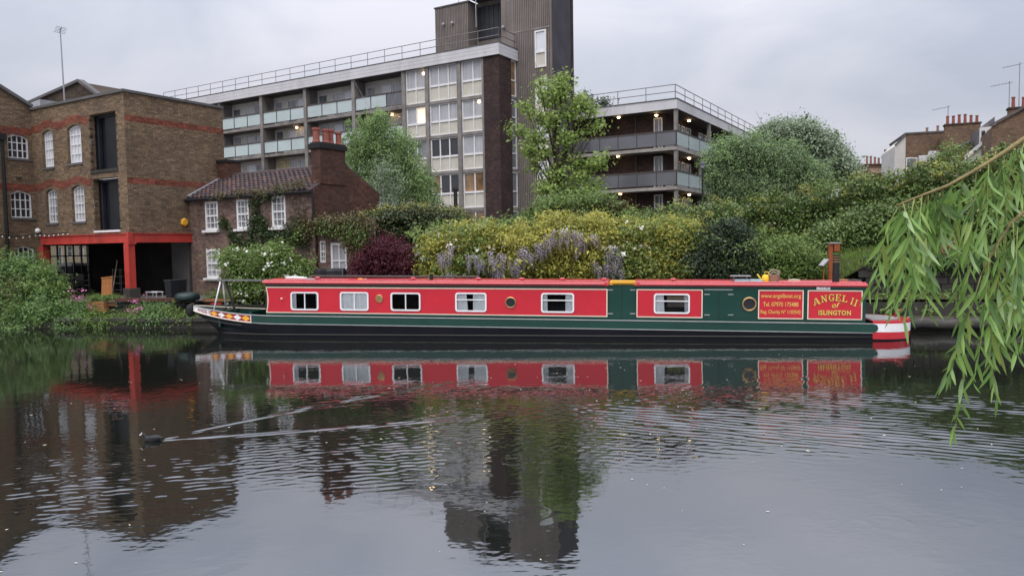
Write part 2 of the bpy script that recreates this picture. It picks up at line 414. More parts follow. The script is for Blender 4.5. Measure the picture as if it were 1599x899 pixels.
plain('interior_dark', (0.020, 0.018, 0.017), 0.9, 0.2, 2, 0.1)
plain('net_curtain', (0.90, 0.92, 0.94), 0.9, 0.1, 3, 0.1)
plain('stern_grey', (0.19, 0.195, 0.19), 0.7, 0.2, 3, 0.3)
plain('rope', (0.42, 0.36, 0.28), 0.9, 0.2, 9, 0.1)
plain('blue_grey', (0.30, 0.42, 0.45), 0.5, 0.15, 5, 0.4)
plain('yellow_plastic', (0.75, 0.50, 0.03), 0.4, 0.1, 5, 0.4)
plain('orange_plastic', (0.80, 0.19, 0.03), 0.4, 0.1, 5, 0.4)
plain('red_plastic', (0.52, 0.035, 0.03), 0.4, 0.1, 5, 0.4)
plain('green_drum', (0.010, 0.024, 0.022), 0.45, 0.2, 3, 0.4)
plain('tarpaulin', (0.012, 0.013, 0.016), 0.5, 0.3, 3, 0.4)
plain('coot_black', (0.016, 0.017, 0.019), 0.6, 0.3, 20, 0.3)
plain('beak_white', (0.85, 0.83, 0.80), 0.5, 0.05, 9, 0.4)
plain('bark', (0.070, 0.056, 0.042), 0.95, 0.4, 8, 0.1, bmp=0.5)
plain('pale_bark', (0.30, 0.29, 0.27), 0.9, 0.35, 5, 0.15, dirt=(0.06, 0.055, 0.05), dirt_amt=0.8)
plain('willow_bark', (0.215, 0.170, 0.075), 0.75, 0.3, 20, 0.25, bmp=0.3)
plain('willow_twig', (0.20, 0.235, 0.065), 0.6, 0.25, 20, 0.3)
plain('post_orange', (0.26, 0.078, 0.030), 0.75, 0.25, 6, 0.2)
plain('black_paint', (0.010, 0.010, 0.011), 0.4, 0.2, 4, 0.5)
plain('antenna_metal', (0.30, 0.30, 0.32), 0.45, 0.15, 4, 0.5, metal=0.6)
plain('courtyard_cream', (0.46, 0.40, 0.27), 0.85, 0.15, 1, 0.2, dirt=(0.25, 0.2, 0.13), dirt_amt=0.4)
plain('house_white', (0.58, 0.57, 0.57), 0.7, 0.1, 1, 0.2)
plain('pale_render', (0.50, 0.49, 0.46), 0.8, 0.12, 0.6, 0.2)
plain('frosted_glass', (0.40, 0.47, 0.47), 0.25, 0.1, 0.5, 0.5, coat=0.3, dirt=(0.30, 0.36, 0.36), dirt_amt=0.5)
plain('smoked_glass', (0.105, 0.105, 0.12), 0.14, 0.25, 0.35, 0.6, coat=0.4)
plain('dark_smoked_glass', (0.045, 0.044, 0.050), 0.08, 0.3, 0.35, 0.6, coat=0.5)
wood_mat('planter_wood', (0.20, 0.085, 0.03), (0.36, 0.17, 0.07))
wood_mat('chair_wood', (0.36, 0.13, 0.04), (0.55, 0.24, 0.08))
wood_mat('log_wood', (0.020, 0.017, 0.015), (0.055, 0.048, 0.042))
pane('pane_dark', (0.018, 0.020, 0.024))
pane('pane_grey', (0.16, 0.165, 0.18), var=0.35)
pane('pane_net', (0.36, 0.36, 0.385), var=0.12, stripe=0.25)
pane('pane_white', (0.58, 0.59, 0.63), var=0.08)
pane('pane_warm', (0.20, 0.115, 0.055), var=0.5)
emit('lit_pane', (1.0, 0.72, 0.42), 0.28)
emit('lamp_glow', (1.0, 0.68, 0.34), 8.0)
emit('dim_lamp', (1.0, 0.85, 0.6), 2.0)
clear_glass('clear_glass')

leaf_mat('leaf_birch', (0.115, 0.190, 0.070), (0.340, 0.470, 0.195), 0.35, 0.7, 0.15)
leaf_mat('leaf_silver', (0.150, 0.210, 0.125), (0.330, 0.400, 0.270), 0.25, 0.6)
leaf_mat('leaf_weeping', (0.100, 0.165, 0.080), (0.310, 0.410, 0.205), 0.3)
leaf_mat('leaf_sycamore', (0.110, 0.175, 0.040), (0.370, 0.480, 0.130), 0.4)
leaf_mat('leaf_shrub', (0.056, 0.106, 0.025), (0.241, 0.330, 0.089), 0.3)
leaf_mat('leaf_buddleia', (0.056, 0.118, 0.038), (0.210, 0.330, 0.102), 0.3)
leaf_mat('leaf_yellow', (0.140, 0.160, 0.030), (0.620, 0.580, 0.115), 0.3)
leaf_mat('leaf_wisteria', (0.100, 0.125, 0.028), (0.550, 0.530, 0.120), 0.3)
leaf_mat('leaf_dark', (0.014, 0.026, 0.014), (0.054, 0.082, 0.038), 0.2)
leaf_mat('leaf_ivy', (0.026, 0.060, 0.016), (0.200, 0.285, 0.070), 0.2, 0.4, 0.4)
leaf_mat('leaf_ivy_dark', (0.016, 0.034, 0.012), (0.064, 0.102, 0.030), 0.15, 0.4, 0.4)
leaf_mat('leaf_creeper', (0.056, 0.047, 0.020), (0.152, 0.133, 0.053), 0.2)
leaf_mat('leaf_dry', (0.090, 0.070, 0.048), (0.180, 0.150, 0.102), 0.15, 0.8)
leaf_mat('leaf_purple', (0.044, 0.009, 0.018), (0.144, 0.025, 0.041), 0.3)
leaf_mat('leaf_willow', (0.095, 0.200, 0.040), (0.260, 0.410, 0.100), 0.35, 0.35, 0.45)
leaf_mat('leaf_grass', (0.060, 0.115, 0.020), (0.187, 0.275, 0.061), 0.3)
leaf_mat('petal_white', (0.60, 0.60, 0.52), (0.85, 0.84, 0.78), 0.2)
leaf_mat('petal_pink', (0.40, 0.10, 0.24), (0.62, 0.25, 0.42), 0.2)
leaf_mat('petal_lilac', (0.50, 0.46, 0.55), (0.76, 0.72, 0.80), 0.2)

# ------------------------------------------------------------------ foliage
RNG = np.random.default_rng(7)
def leaf_mesh(name, C, A, B, tint, mat):
    """rhombic leaves: centres C, half-length vectors A, half-width vectors B"""
    n = len(C); up = np.cross(A, B); up /= (np.linalg.norm(up, axis=1, keepdims=True) + 1e-9)
    lift = up * (np.linalg.norm(B, axis=1, keepdims=True) * 0.35)
    V = np.empty((n, 4, 3)); V[:, 0] = C - A; V[:, 1] = C + B + lift; V[:, 2] = C + A; V[:, 3] = C - B + lift
    me = bpy.data.meshes.new(name)
    me.vertices.add(n * 4); me.vertices.foreach_set('co', V.reshape(-1).astype(np.float32))
    me.loops.add(n * 4); me.loops.foreach_set('vertex_index', np.arange(n * 4, dtype=np.int32))
    me.polygons.add(n); me.polygons.foreach_set('loop_start', np.arange(0, n * 4, 4, dtype=np.int32)); me.polygons.foreach_set('loop_total', np.full(n, 4, dtype=np.int32))
    at_ = me.attributes.new('tint', 'FLOAT', 'POINT'); at_.data.foreach_set('value', np.repeat(np.clip(tint, 0, 1), 4).astype(np.float32))
    me.update(calc_edges=True); me.materials.append(mat)
    return me
def unit(a): return a / (np.linalg.norm(a, axis=1, keepdims=True) + 1e-9)
def foliage(name, parent, blobs, n, size, mat, aspect=0.5, clump=0.22, per=14, droop=0.0, fill=0.45, flat=0.0, tint_bias=0.0, kind=None, strands=0.0, squash=0.7):
    """blobs: (x,y,z,rx,ry,rz). Leaves gather in clumps spread through each blob's volume, most near its skin."""
    b = np.array([x[:6] for x in blobs], float)
    w = (b[:, 3] * b[:, 4] * b[:, 5]) ** (2 / 3); w /= w.sum()
    nc = max(4, n // per)
    bi = RNG.choice(len(b), nc, p=w)
    d = unit(RNG.normal(size=(nc, 3))); r = fill + (1.0 - fill) * RNG.random(nc) ** 0.6
    r *= 1 + 0.10 * RNG.normal(size=nc)
    cc = b[bi, :3] + d * b[bi, 3:6] * r[:, None]
    ct = np.clip(RNG.normal(0.45, 0.22, nc), 0, 1); cs = clump * (0.6 + 0.8 * RNG.random(nc))
    ci = RNG.integers(0, nc, n)
    off = RNG.normal(size=(n, 3)) * cs[ci][:, None]; off[:, 2] *= squash
    if strands: off[:, 2] = -np.abs(RNG.normal(size=n)) * strands * (0.5 + RNG.random(n)); off[:, :2] *= 0.45
    C = cc[ci] + off
    out = unit(C - b[bi[ci], :3])
    nr = unit(out * 0.6 + np.array([0, 0, 0.5 + flat]) + RNG.normal(size=(n, 3)) * 0.55)
    a = RNG.normal(size=(n, 3)) + out * 0.7; a[:, 2] -= droop * 2.2
    a = unit(a - nr * (a * nr).sum(1, keepdims=True)); bb = np.cross(nr, a)
    s = size * (0.6 + 0.8 * RNG.random(n)) * 0.5
    tint = ct[ci] * 0.65 + 0.35 * RNG.random(n) + tint_bias
    me = leaf_mesh(name, C, a * s[:, None], bb * (s * aspect)[:, None], tint, mat)
    o = bpy.data.objects.new(name, me); COL.objects.link(o); o.parent = parent
    if kind: o['kind'] = kind
    return o
def crown_limbs(parent, base, blobs, r0, mat, n=None, name='trunk', fork=0.45, top=None):
    mb = MB(); base = Vector(base); rr = random.Random(len(blobs) * 7 + int(base.x * 10))
    cs = [Vector(b[:3]) for b in blobs]
    cen = sum(cs, Vector()) / len(cs)
    if top: cen = Vector(top)
    fk = base.lerp(cen, fork)
    mb.tube([base, base.lerp(fk, .5) + Vector((rr.uniform(-.1, .1), rr.uniform(-.1, .1), 0)), fk, fk.lerp(cen, .6), cen], [r0, r0 * .8, r0 * .65, r0 * .45, r0 * .2], 8)
    for c in cs[:n]:
        st = base.lerp(fk, rr.uniform(.75, 1)) if rr.random() < .6 else fk.lerp(cen, rr.uniform(0, .6))
        mid = st.lerp(c, .5) + Vector((rr.uniform(-.15, .15), rr.uniform(-.15, .15), rr.uniform(.0, .25))) * (c - st).length
        mb.tube([st, mid, c, c + (c - mid) * .4], [r0 * .38, r0 * .26, r0 * .14, r0 * .04], 6)
        for _ in range(3):
            e = c + Vector((rr.uniform(-1, 1), rr.uniform(-1, 1), rr.uniform(-.2, 1))) * (c - st).length * .35
            mb.tube([mid.lerp(c, rr.uniform(.3, 1)), (mid + e) / 2 + Vector((0, 0, .1)), e], [r0 * .14, r0 * .09, r0 * .03], 5)
    return mb.build(name, mat, parent, smooth=True)
# ------------------------------------------------------------------ the canal: frames, water, ground, quays
PA, PB = on_z(400, 527, 0), on_z(1350, 532, 0)
MID = (PA + PB) / 2
LINE_DEG = math.degrees(math.atan2(PB.y - PA.y, PB.x - PA.x))
BOAT = Frame(MID, LINE_DEG, 0.0125)
QF0 = Frame(MID, LINE_DEG)
QUAY = Frame(QF0.P((0, 2.3, 0)), LINE_DEG)         # local y = 0 is the face of the far quay

def water_mat():
    m, nt, p, out = new_mat('canal_water')
    oc = objco(nt)
    p.inputs['Base Color'].default_value = (0.008, 0.009, 0.007, 1)
    p.inputs['Roughness'].default_value = 0.035
    p.inputs['IOR'].default_value = 3.1
    p.inputs['Specular IOR Level'].default_value = 0.6
    p.inputs['Specular Tint'].default_value = (0.93, 0.96, 1.0, 1)
    n1 = N(nt, 'TexNoise', Scale=2.3, Detail=3, Roughness=0.55); nt.links.new(oc, n1.inputs['Vector'])
    mp = N(nt, 'Mapping'); mp.inputs['Scale'].default_value = (0.6, 1.5, 1); nt.links.new(oc, mp.inputs[0])
    n2 = N(nt, 'TexNoise', Scale=7.5, Detail=2, Roughness=0.5); nt.links.new(mp.outputs[0], n2.inputs['Vector'])
    msk = noise(nt, oc, 0.16, 3, 0.5, 0.42, 0.62)
    mm = N(nt, 'Math', operation='MULTIPLY'); nt.links.new(n2.outputs[0], mm.inputs[0]); nt.links.new(msk, mm.inputs[1])
    b1 = N(nt, 'Bump', Strength=0.30, Distance=0.010); nt.links.new(n1.outputs[0], b1.inputs['Height'])
    b2 = N(nt, 'Bump', Strength=0.22, Distance=0.006); nt.links.new(mm.outputs[0], b2.inputs['Height']); nt.links.new(b1.outputs[0], b2.inputs['Normal'])
    nt.links.new(b2.outputs[0], p.inputs['Normal'])
    MATS['canal_water'] = m; return m
water_mat()

COOT = on_z(238, 688, 0)
def water():
    st = 0.025
    X0, X1, Y0, Y1 = -10.5, 13.5, 4.6, 14.6
    nx, ny = int((X1 - X0) / st) + 1, int((Y1 - Y0) / st) + 1
    xs, ys = np.linspace(X0, X1, nx), np.linspace(Y0, Y1, ny)
    X, Y = np.meshgrid(xs, ys)
    h = np.zeros_like(X); rg = np.random.default_rng(5)
    def sm(a, lo, hi): t = np.clip((a - lo) / (hi - lo), 0, 1); return t * t * (3 - 2 * t)
    # old ripples spreading over the right and the left of the channel: short-crested trains
    def train(theta, lam, amp, spread, k):
        out = np.zeros_like(X)
        for _ in range(k):
            th = theta + rg.normal() * spread; l = lam * (1 + 0.22 * rg.normal()); q = 2 * math.pi / l
            out += amp / math.sqrt(k) * np.sin(q * (X * math.cos(th) + Y * math.sin(th)) + rg.random() * 6.28)
        return out
    warp = 0.5 * np.sin(X * 0.7 + 1.1) + 0.35 * np.sin(X * 1.9 + Y * .6)
    edge = 8.55 + 0.05 * (X - 2) + 0.3 * warp
    mR = sm(X, -1.0, 2.2) * sm(Y, edge - .35, edge + .8) * (1 - sm(Y, 11.2, 13.6))
    h += (0.75 + 0.45 * np.sin(X * .9 + Y * 1.7)) * mR * train(math.radians(68), 0.175, 0.0026, 0.14, 9)
    h += (0.75 + 0.45 * np.sin(X * .9 + Y * 1.7)) * mR * train(math.radians(100), 0.15, 0.0007, 0.3, 6)
    eL = 7.6 + 0.42 * (X + 5.5) * (X > -5.5) - 0.1 * (X + 5.5) * (X < -5.5) + 0.35 * warp
    eL = np.minimum(eL, 8.7)
    mL = (1 - sm(X, -1.6, .8)) * sm(Y, eL - 1.2, eL + .4) * (1 - sm(Y, eL + .9, eL + 2.4))
    h += mL * train(math.radians(104), 0.14, 0.0014, 0.38, 12)
    mC = sm(X, -3.2, -1.6) * (1 - sm(X, 1.2, 3.2)) * sm(Y, 8.0, 9.2) * (1 - sm(Y, 11, 13.5))
    h += mC * train(math.radians(92), 0.13, 0.0008, 0.5, 12)
    h += (sm(Y, 7.6, 9.2) * (1 - sm(Y, 12.5, 14.2))) * train(math.radians(90), 0.17, 0.0003, 0.6, 10)
    # the coot's wake: two arms of short diverging crests
    for px, side in (((450, 641), 1), ((700, 662), -1)):
        P = on_z(px[0], px[1], 0); d = np.array([P.x - COOT.x, P.y - COOT.y]); d /= np.linalg.norm(d)
        bend = 0.018 * side
        s = (X - COOT.x - .05) * d[0] + (Y - COOT.y) * d[1]; t = -(X - COOT.x - .05) * d[1] + (Y - COOT.y) * d[0]
        t = t + bend * np.clip(s, 0, None) ** 2
        wdt = 0.035 + 0.026 * np.clip(s, 0, 9)
        env = np.exp(-(t / wdt) ** 2) * sm(s, 0.0, .2) * np.exp(-np.clip(s, 0, None) / 4.0)
        h += 0.0085 * env * np.sin(2 * math.pi * (t / 0.15 + s * side * 0.55 + .2)) * (1 + .4 * np.sin(s * 7 + 3 * np.sin(s * 2.3)))
        env2 = np.exp(-((t + side * -0.25 * wdt) / (wdt * 2.5)) ** 2) * sm(s, 1.2, 3.0) * np.exp(-np.clip(s, 0, None) / 7)
        h += 0.0030 * env2 * np.sin(2 * math.pi * (t * 3.4 + s * side * 1.9))
    # raindrop rings
    for _ in range(60):
        cx, cy = rg.uniform(-8, 9), rg.uniform(5.2, 13); r0 = rg.uniform(.05, .2)
        r = np.hypot(X - cx, Y - cy); h += (0.0006 + 0.0011 * (cy > 8)) * np.exp(-((r - r0) / .035) ** 2) * np.cos((r - r0) / .035 * 1.5)
    fade = sm(X, X0, X0 + .8) * (1 - sm(X, X1 - .8, X1)) * sm(Y, Y0, Y0 + .3) * (1 - sm(Y, Y1 - .8, Y1))
    h *= fade
    V = np.stack([X, Y, h], -1).reshape(-1, 3)
    idx = np.arange(nx * ny).reshape(ny, nx)
    Q = np.stack([idx[:-1, :-1], idx[:-1, 1:], idx[1:, 1:], idx[1:, :-1]], -1).reshape(-1, 4)
    # flat surround out to the far ends of the canal
    B = 400.0
    ring_v = np.array([(X0, Y0, 0), (X1, Y0, 0), (X1, Y1, 0), (X0, Y1, 0), (-B, -B, 0), (B, -B, 0), (B, B * .0 + 110, 0), (-B, 110, 0)], float)
    o = len(V)
    ring_f = np.array([(4, 5, 1, 0), (5, 6, 2, 1), (6, 7, 3, 2), (7, 4, 0, 3)]) + o
    V = np.concatenate([V, ring_v]); Q = np.concatenate([Q, ring_f])
    me = bpy.data.meshes.new('water')
    me.vertices.add(len(V)); me.vertices.foreach_set('co', V.reshape(-1).astype(np.float32))
    me.loops.add(len(Q) * 4); me.loops.foreach_set('vertex_index', Q.reshape(-1).astype(np.int32))
    me.polygons.add(len(Q)); me.polygons.foreach_set('loop_start', np.arange(0, len(Q) * 4, 4, dtype=np.int32)); me.polygons.foreach_set('loop_total', np.full(len(Q), 4, dtype=np.int32))
    me.polygons.foreach_set('use_smooth', np.ones(len(Q), dtype=bool))
    me.update(calc_edges=True); me.materials.append(MATS['canal_water'])
    ob = bpy.data.objects.new('water', me); COL.objects.link(ob); ob['kind'] = 'structure'
water()

def litter():
    rr = random.Random(31); m = MB()
    for _ in range(170):
        x, y = rr.uniform(-8, 9), rr.uniform(5.3, 17); s = rr.uniform(.004, .013) * (1 if y < 9 else 1.7); a = rr.uniform(0, 6.3)
        m.add([(x + s * math.cos(a + q) * (1.6 if q in (0, math.pi) else .7), y + s * math.sin(a + q) * (1.6 if q in (0, math.pi) else .7), .006) for q in (0, math.pi / 2, math.pi, 4.712)], [(0, 1, 2, 3)])
    o = m.build('floating_petals', MATS['boat_cream'], fix=False); tag(o, 'tiny pale petals and flecks floating on the canal water', 'petals', kind='stuff')
litter()

LEDGE_Z, TERR_Z = 0.34, 0.80
def ground():
    g = MB(); g.quad((-700, 1.25, TERR_Z - .005), (700, 1.25, TERR_Z - .005), (700, 900, TERR_Z - .005), (-700, 900, TERR_Z - .005))
    o = g.build('ground', MATS['earth'], fix=False); o.matrix_world = QUAY.M; o['kind'] = 'structure'
    # bank on the photographer's side
    n = MB(); n.box(-300, 300, -60, -20.4, -1.2, 0.9)
    o = n.build('towpath', MATS['deck_grey']); o.matrix_world = QUAY.M; o['kind'] = 'structure'
    # the quay wall, its ledge and the terrace step, each stone of the edge a block
    q = thing('quay_wall', 'dark stone canal wall carrying the planted ledge on the far bank', 'wall', QUAY.M)
    b = MB(); b.box(-300, 300, 0.06, 1.3, -1.2, LEDGE_Z - 0.12)
    b.box(-300, 300, 1.22, 1.6, -1.0, TERR_Z - 0.09)
    b.build('wall_body', MATS['stone_quay'], q)
    bed = MB(); bed.box(-300, 300, 0.4, 1.22, LEDGE_Z - .13, LEDGE_Z - 0.03); bed.build('planting_bed', MATS['earth'], q)
    rr = random.Random(3)
    protos = []
    for k in range(4):
        m = MB(); L = 0.86; m.box(0, L, -0.03 + rr.uniform(-.012, .012), 0.42, -0.12, rr.uniform(-.012, .012))
        protos.append(m.build('coping_stone', MATS['stone_quay'], q, bevel=0.012))
    x = -17.2
    for k in range(42):
        if k < 4: c = protos[k]
        else: c = link_copy(protos[rr.randrange(4)], q)
        c.matrix_local = Matrix.Translation((x + k * 0.872, 0, LEDGE_Z + rr.uniform(-.015, .015)))
ground()
# ------------------------------------------------------------------ the narrowboat
def text_mesh(body, bold=0.0, spacing=1.0):
    cu = bpy.data.curves.new('lettering', 'FONT'); cu.body = body; cu.offset = bold; cu.space_character = spacing; cu.resolution_u = 3
    ob = bpy.data.objects.new('lettering', cu); COL.objects.link(ob)
    bpy.context.view_layer.update()
    me = bpy.data.meshes.new_from_object(ob.evaluated_get(bpy.context.evaluated_depsgraph_get()))
    bpy.data.objects.remove(ob); bpy.data.curves.remove(cu)
    v = np.array([tuple(q.co) for q in me.vertices]); f = [tuple(p.vertices) for p in me.polygons]
    bpy.data.meshes.remove(me)
    mn, mx = v.min(0), v.max(0)
    v = (v - mn) / (mx - mn + 1e-9)            # unit box
    return v, f
def place_text(name, parent, body, x0, x1, z0, z1, y, mat, bold=0.0, fn=None, spacing=1.0):
    v, f = text_mesh(body, bold, spacing)
    P = [(x0 + a[0] * (x1 - x0), y, z0 + a[1] * (z1 - z0)) for a in v]
    if fn: P = [fn(p) for p in P]
    m = MB(); m.add(P, f); return m.build(name, mat, parent, fix=False)

SERIF = {  # strokes: (x0, z0, x1, z1, width) in a 1 x 1 box; serifs are short flat strokes
    'A': [(.14, 0, .46, 1, .10), (.86, 0, .54, 1, .22), (.26, .34, .74, .34, .10), (0, .05, .3, .05, .10), (.64, .05, 1, .05, .10)],
    'N': [(.2, 0, .2, 1, .12), (.8, 0, .8, 1, .12), (.2, .95, .8, .05, .22), (0, .05, .38, .05, .10), (.02, .95, .3, .95, .10), (.62, .95, 1, .95, .10)],
    'G': [(.18, .22, .18, .78, .22), (.2, .85, .4, .95, .14), (.4, .95, .7, .95, .12), (.7, .95, .86, .8, .12), (.2, .15, .4, .05, .14), (.4, .05, .72, .05, .12), (.8, .04, .8, .45, .2), (.58, .45, 1, .45, .1), (.88, .98, .88, .68, .1)],
    'E': [(.25, 0, .25, 1, .24), (0, .05, .95, .05, .10), (0, .95, .92, .95, .10), (.3, .5, .68, .5, .10), (.66, .36, .66, .64, .1), (.9, 0, .9, .26, .12), (.87, .74, .87, 1, .12)],
    'L': [(.28, 0, .28, 1, .24), (0, .05, .95, .05, .10), (0, .95, .55, .95, .10), (.9, 0, .9, .3, .12)],
    'I': [(.5, 0, .5, 1, .4), (.05, .05, .95, .05, .12), (.05, .95, .95, .95, .12)],
}
def glyph(m, ch, M2):
    for k, (x0, z0, x1, z1, w) in enumerate(SERIF[ch]):
        a, b = Vector((x0, z0)), Vector((x1, z1)); d = (b - a).normalized(); s = Vector((-d.y, d.x)) * w / 2
        m.add([M2(q, k * 0.0004) for q in (a - s, b - s, b + s, a + s)], [(0, 1, 2, 3)])

def boat():
    R = thing('narrowboat', 'long red and green narrowboat moored along the far bank, curtained windows', 'narrowboat', BOAT.M)
    YS = 0.13                                     # cabin side plane, inset from the hull
    bl = lambda u, v, y=YS: BOAT.L(u, v, y)
    xa, xe = bl(415, 470)[0], bl(1352, 470)[0]
    zg = (bl(418, 493, 0)[1] + bl(1340, 505, 0)[1]) / 2         # gunwale
    zl = (bl(418, 505, 0)[1] + bl(1340, 520, 0)[1]) / 2         # lower line of the green band
    zp0, zp1 = (bl(418, 487)[1] + bl(1340, 497.5)[1]) / 2, (bl(418, 453)[1] + bl(1340, 450.5)[1]) / 2
    ze = (bl(418, 446)[1] + bl(1340, 444)[1]) / 2               # eave
    zr = ze + 0.085
    YC, HW = 1.04, 1.04
    xb = bl(303, 480, YC)[0]; zb_top = bl(304, 477, YC)[1]
    xs0 = bl(1363, 510, 0)[0]; xs1 = bl(1418, 500, YC)[0]
    BL = 3.7
    # ---- hull
    def width(x):
        if x < xb + BL:
            t = max(0, (x - xb) / BL); return 0.035 + (HW - 0.035) * math.sin(math.pi / 2 * t) ** 0.85
        if x > xs0: t = min(1, (x - xs0) / (xs1 - xs0)); return HW * math.sqrt(max(0.0, 1 - t ** 2.6))
        return HW
    def gun(x):
        t = max(0, 1 - (x - xb) / (BL * .8)); return zg + (zb_top - zg) * t ** 1.7
    def low(x):
        t = max(0, 1 - (x - xb) / (BL * .8)); return zl + (zb_top - .155 - zl) * t ** 1.7
    def hp(x, f, s=-1, off=0.0):                  # a point on the hull's upper band, f = 0 lower line, 1 gunwale
        w = width(x) + off; z = low(x) + (gun(x) - low(x)) * f
        return (x, YC + s * w, z)
    bowx = [xb + BL * (k / 16) ** 1.4 for k in range(17)]
    midx = [xb + BL + (xs0 - xb - BL) * k / 10 for k in range(1, 11)]
    st = bowx + midx
    xgreen = bl(389, 500, 0)[0]
    def strip(mb, xs, rows, s, mats):
        for (x, x2) in zip(xs[:-1], xs[1:]):
            for r in range(len(rows) - 1):
                a, b, c, d = rows[r](x, s), rows[r](x2, s), rows[r + 1](x2, s), rows[r + 1](x, s)
                mb.cm = mats(r, (x + x2) / 2)
                mb.quad(a, b, c, d) if s < 0 else mb.quad(d, c, b, a)
    def bot(z, k):
        def f(x, s):
            t = max(0, 1 - (x - xb) / BL)
            return (x + k * t ** 2.2, YC + s * width(x) * (1 - .25 * t * k), z)
        return f
    rows = [bot(-.35, .95), bot(-0.02, .8), lambda x, s: (x, YC + s * width(x), low(x)), lambda x, s: (x, YC + s * width(x), gun(x))]
    hull = MB()
    for s in (-1, 1):
        strip(hull, sorted(st + [xgreen]), rows, s, lambda r, x: 0 if r < 2 else (1 if x > xgreen or s > 0 else 2))
    # decks inside
    hull.cm = 1
    for x, x2 in zip(st[:-1], st[1:]):
        zf = (lambda q: gun(q) - .02 if q > xa - .1 or q < xb + 1.15 else zg - .42)
        zz = min(zf(x), zf(x2))
        hull.quad((x, YC - width(x) + .004, zz), (x2, YC - width(x2) + .004, zz), (x2, YC + width(x2) - .004, zz), (x, YC + width(x) - .004, zz))
    h = hull.build('hull', [MATS['boat_black'], MATS['boat_green'], MATS['boat_white']], R, fix=False)
    # lines and rubbing strakes along the hull
    ln = MB(); P = [hp(x, 1, -1, .004) for x in st]; ln.tube(P, 0.014, 6)
    ln.tube([hp(x, 0, -1, .006) for x in st if x > xgreen], 0.012, 6)
    ln.build('gunwale_line', MATS['grey_line'], R, smooth=True)
    bs = MB(); bs.tube([hp(x, 0, -1, .006) for x in bowx if x <= xgreen + .1], 0.014, 6); bs.tube([hp(x, 1, 1, .0) for x in st], .014, 6)
    bs.build('bow_edge', MATS['boat_cream'], R, smooth=True)
    rs = MB()
    rs.tube([(x, YC - width(x) - .012, 0.06 + .0125 * (x - 0) + .04) for x in st if x > xb + 1.4], 0.016, 6)
    rs.tube([(xb + .35 + k * .22, YC - width(xb + .35 + k * .22) - .0, low(xb + .3 + k * .22) - .17 + .008 * k) for k in range(9)], .013, 6)
    rs.build('rubbing_strake', MATS['boat_brown'], R, smooth=True)
    # bow paint: name and diamonds
    x_n0, x_n1 = bl(308, 486, .85)[0], bl(328, 494, .6)[0]
    place_text('bow_name', h, 'ANGEL II', x_n0, x_n1, .22, .80, 0, MATS['deep_red'], .01, lambda p: hp(p[0], p[2], -1, .006))
    xd0, xd1 = bl(329, 494, .6)[0], xgreen - .03
    dm = MB()
    n = 5; wd = (xd1 - xd0) / n
    def band(xA, xB, off, mi, fa=.12, fb=.88):
        dm.cm = mi
        for k in range(10):
            q0, q1 = xA + (xB - xA) * k / 10, xA + (xB - xA) * (k + 1) / 10
            dm.quad(hp(q0, fa, -1, off), hp(q1, fa, -1, off), hp(q1, fb, -1, off), hp(q0, fb, -1, off))
    band(xd0, xd1, .004, 0)
    for k in range(n):
        c = xd0 + wd * (k + .5); dm.cm = 1 if k % 2 == 0 else 2
        K = [(c - wd * .5, .5), (c, .13), (c + wd * .5, .5), (c, .87)]
        dm.add([hp(x, f, -1, .009) for x, f in K], [(0, 1, 2, 3)])
    dm.build('bow_diamonds', [MATS['deep_red'], MATS['boat_yellow'], MATS['boat_white']], h, fix=False)
    # ---- stern counter
    sx = [xs0 + (xs1 - xs0) * math.sin(math.pi / 2 * k / 12) for k in range(13)]
    zs = zg + .02
    stn = MB()
    zw = [(-.25, .93, 0), (0.15, .985, 1), (0.335, 1.0, 1), (zs - .015, 1.0, 2), (zs + .045, 1.0, 3)]
    for s in (-1, 1):
        for x, x2 in zip(sx[:-1], sx[1:]):
            for r in range(4):
                (z0, k0, _), (z1, k1, mi) = zw[r], zw[r + 1]
                stn.cm = [0, 2, 1, 2][r]
                q = [(xs0 + (x - xs0) * k0, YC + s * width(x) * k0, z0), (xs0 + (x2 - xs0) * k0, YC + s * width(x2) * k0, z0), (xs0 + (x2 - xs0) * k1, YC + s * width(x2) * k1, z1), (xs0 + (x - xs0) * k1, YC + s * width(x) * k1, z1)]
                stn.add(q if s < 0 else q[::-1], [(0, 1, 2, 3)])
    stn.cm = 2
    ol = [(x, YC - width(x)) for x in sx] + [(x, YC + width(x)) for x in sx[::-1]]
    stn.add([(x, y, zs + .045) for x, y in ol], [tuple(range(len(ol)))])
    stn.build('stern_counter', [MATS['boat_black'], MATS['boat_white'], MATS['boat_red']], R, fix=False)
    g2 = MB(); oi = [(xs0 - .12 + (x - xs0 + .0) * .72 + .16, YC + (y - YC) * .74) for x, y in ol]; g2.prism_z(oi, zs + .045, zs + .062); g2.build('stern_deck', MATS['stern_grey'], R)
    gr = MB(); gr.prism([(xs0 - .35, zl + .012), (xs0 + .02, zl + .012), (xs0 + .10, zl + .05), (xs0 + .13, (zl + zg) / 2), (xs0 + .10, zg - .03), (xs0 + .02, zg - .005), (xs0 - .35, zg - .005)], -.012, .03)
    gr.build('green_scroll', MATS['boat_green'], R)
    tl = MB(); tl.tube([(xs1 - .35, YC, zs), (xs1 - .3, YC, zs + .22), (xs1 - .12, YC, zs + .28)], .022, 8); tl.build('tiller', MATS['boat_red'], R, smooth=True)
    rd = MB(); rd.box(xs1 + .02, xs1 + .4, YC - .02, YC + .02, -.3, .12); rd.tube([(xs1 + .06, YC, -.2), (xs1 + .06, YC, zs)], .025, 8); rd.build('rudder', MATS['boat_black'], R)
    # ---- cabin
    wins = [((454, 455.5), (498, 484.5), 'slide'), ((531, 455.5), (576, 485), 'net'), ((610, 456.5), (657, 485.5), 'open'), ((711, 456.5), (760, 487), 'hop'), ((845, 457), (896.5, 488.5), 'hop2'), ((1021, 458), (1077, 490), 'hop3')]
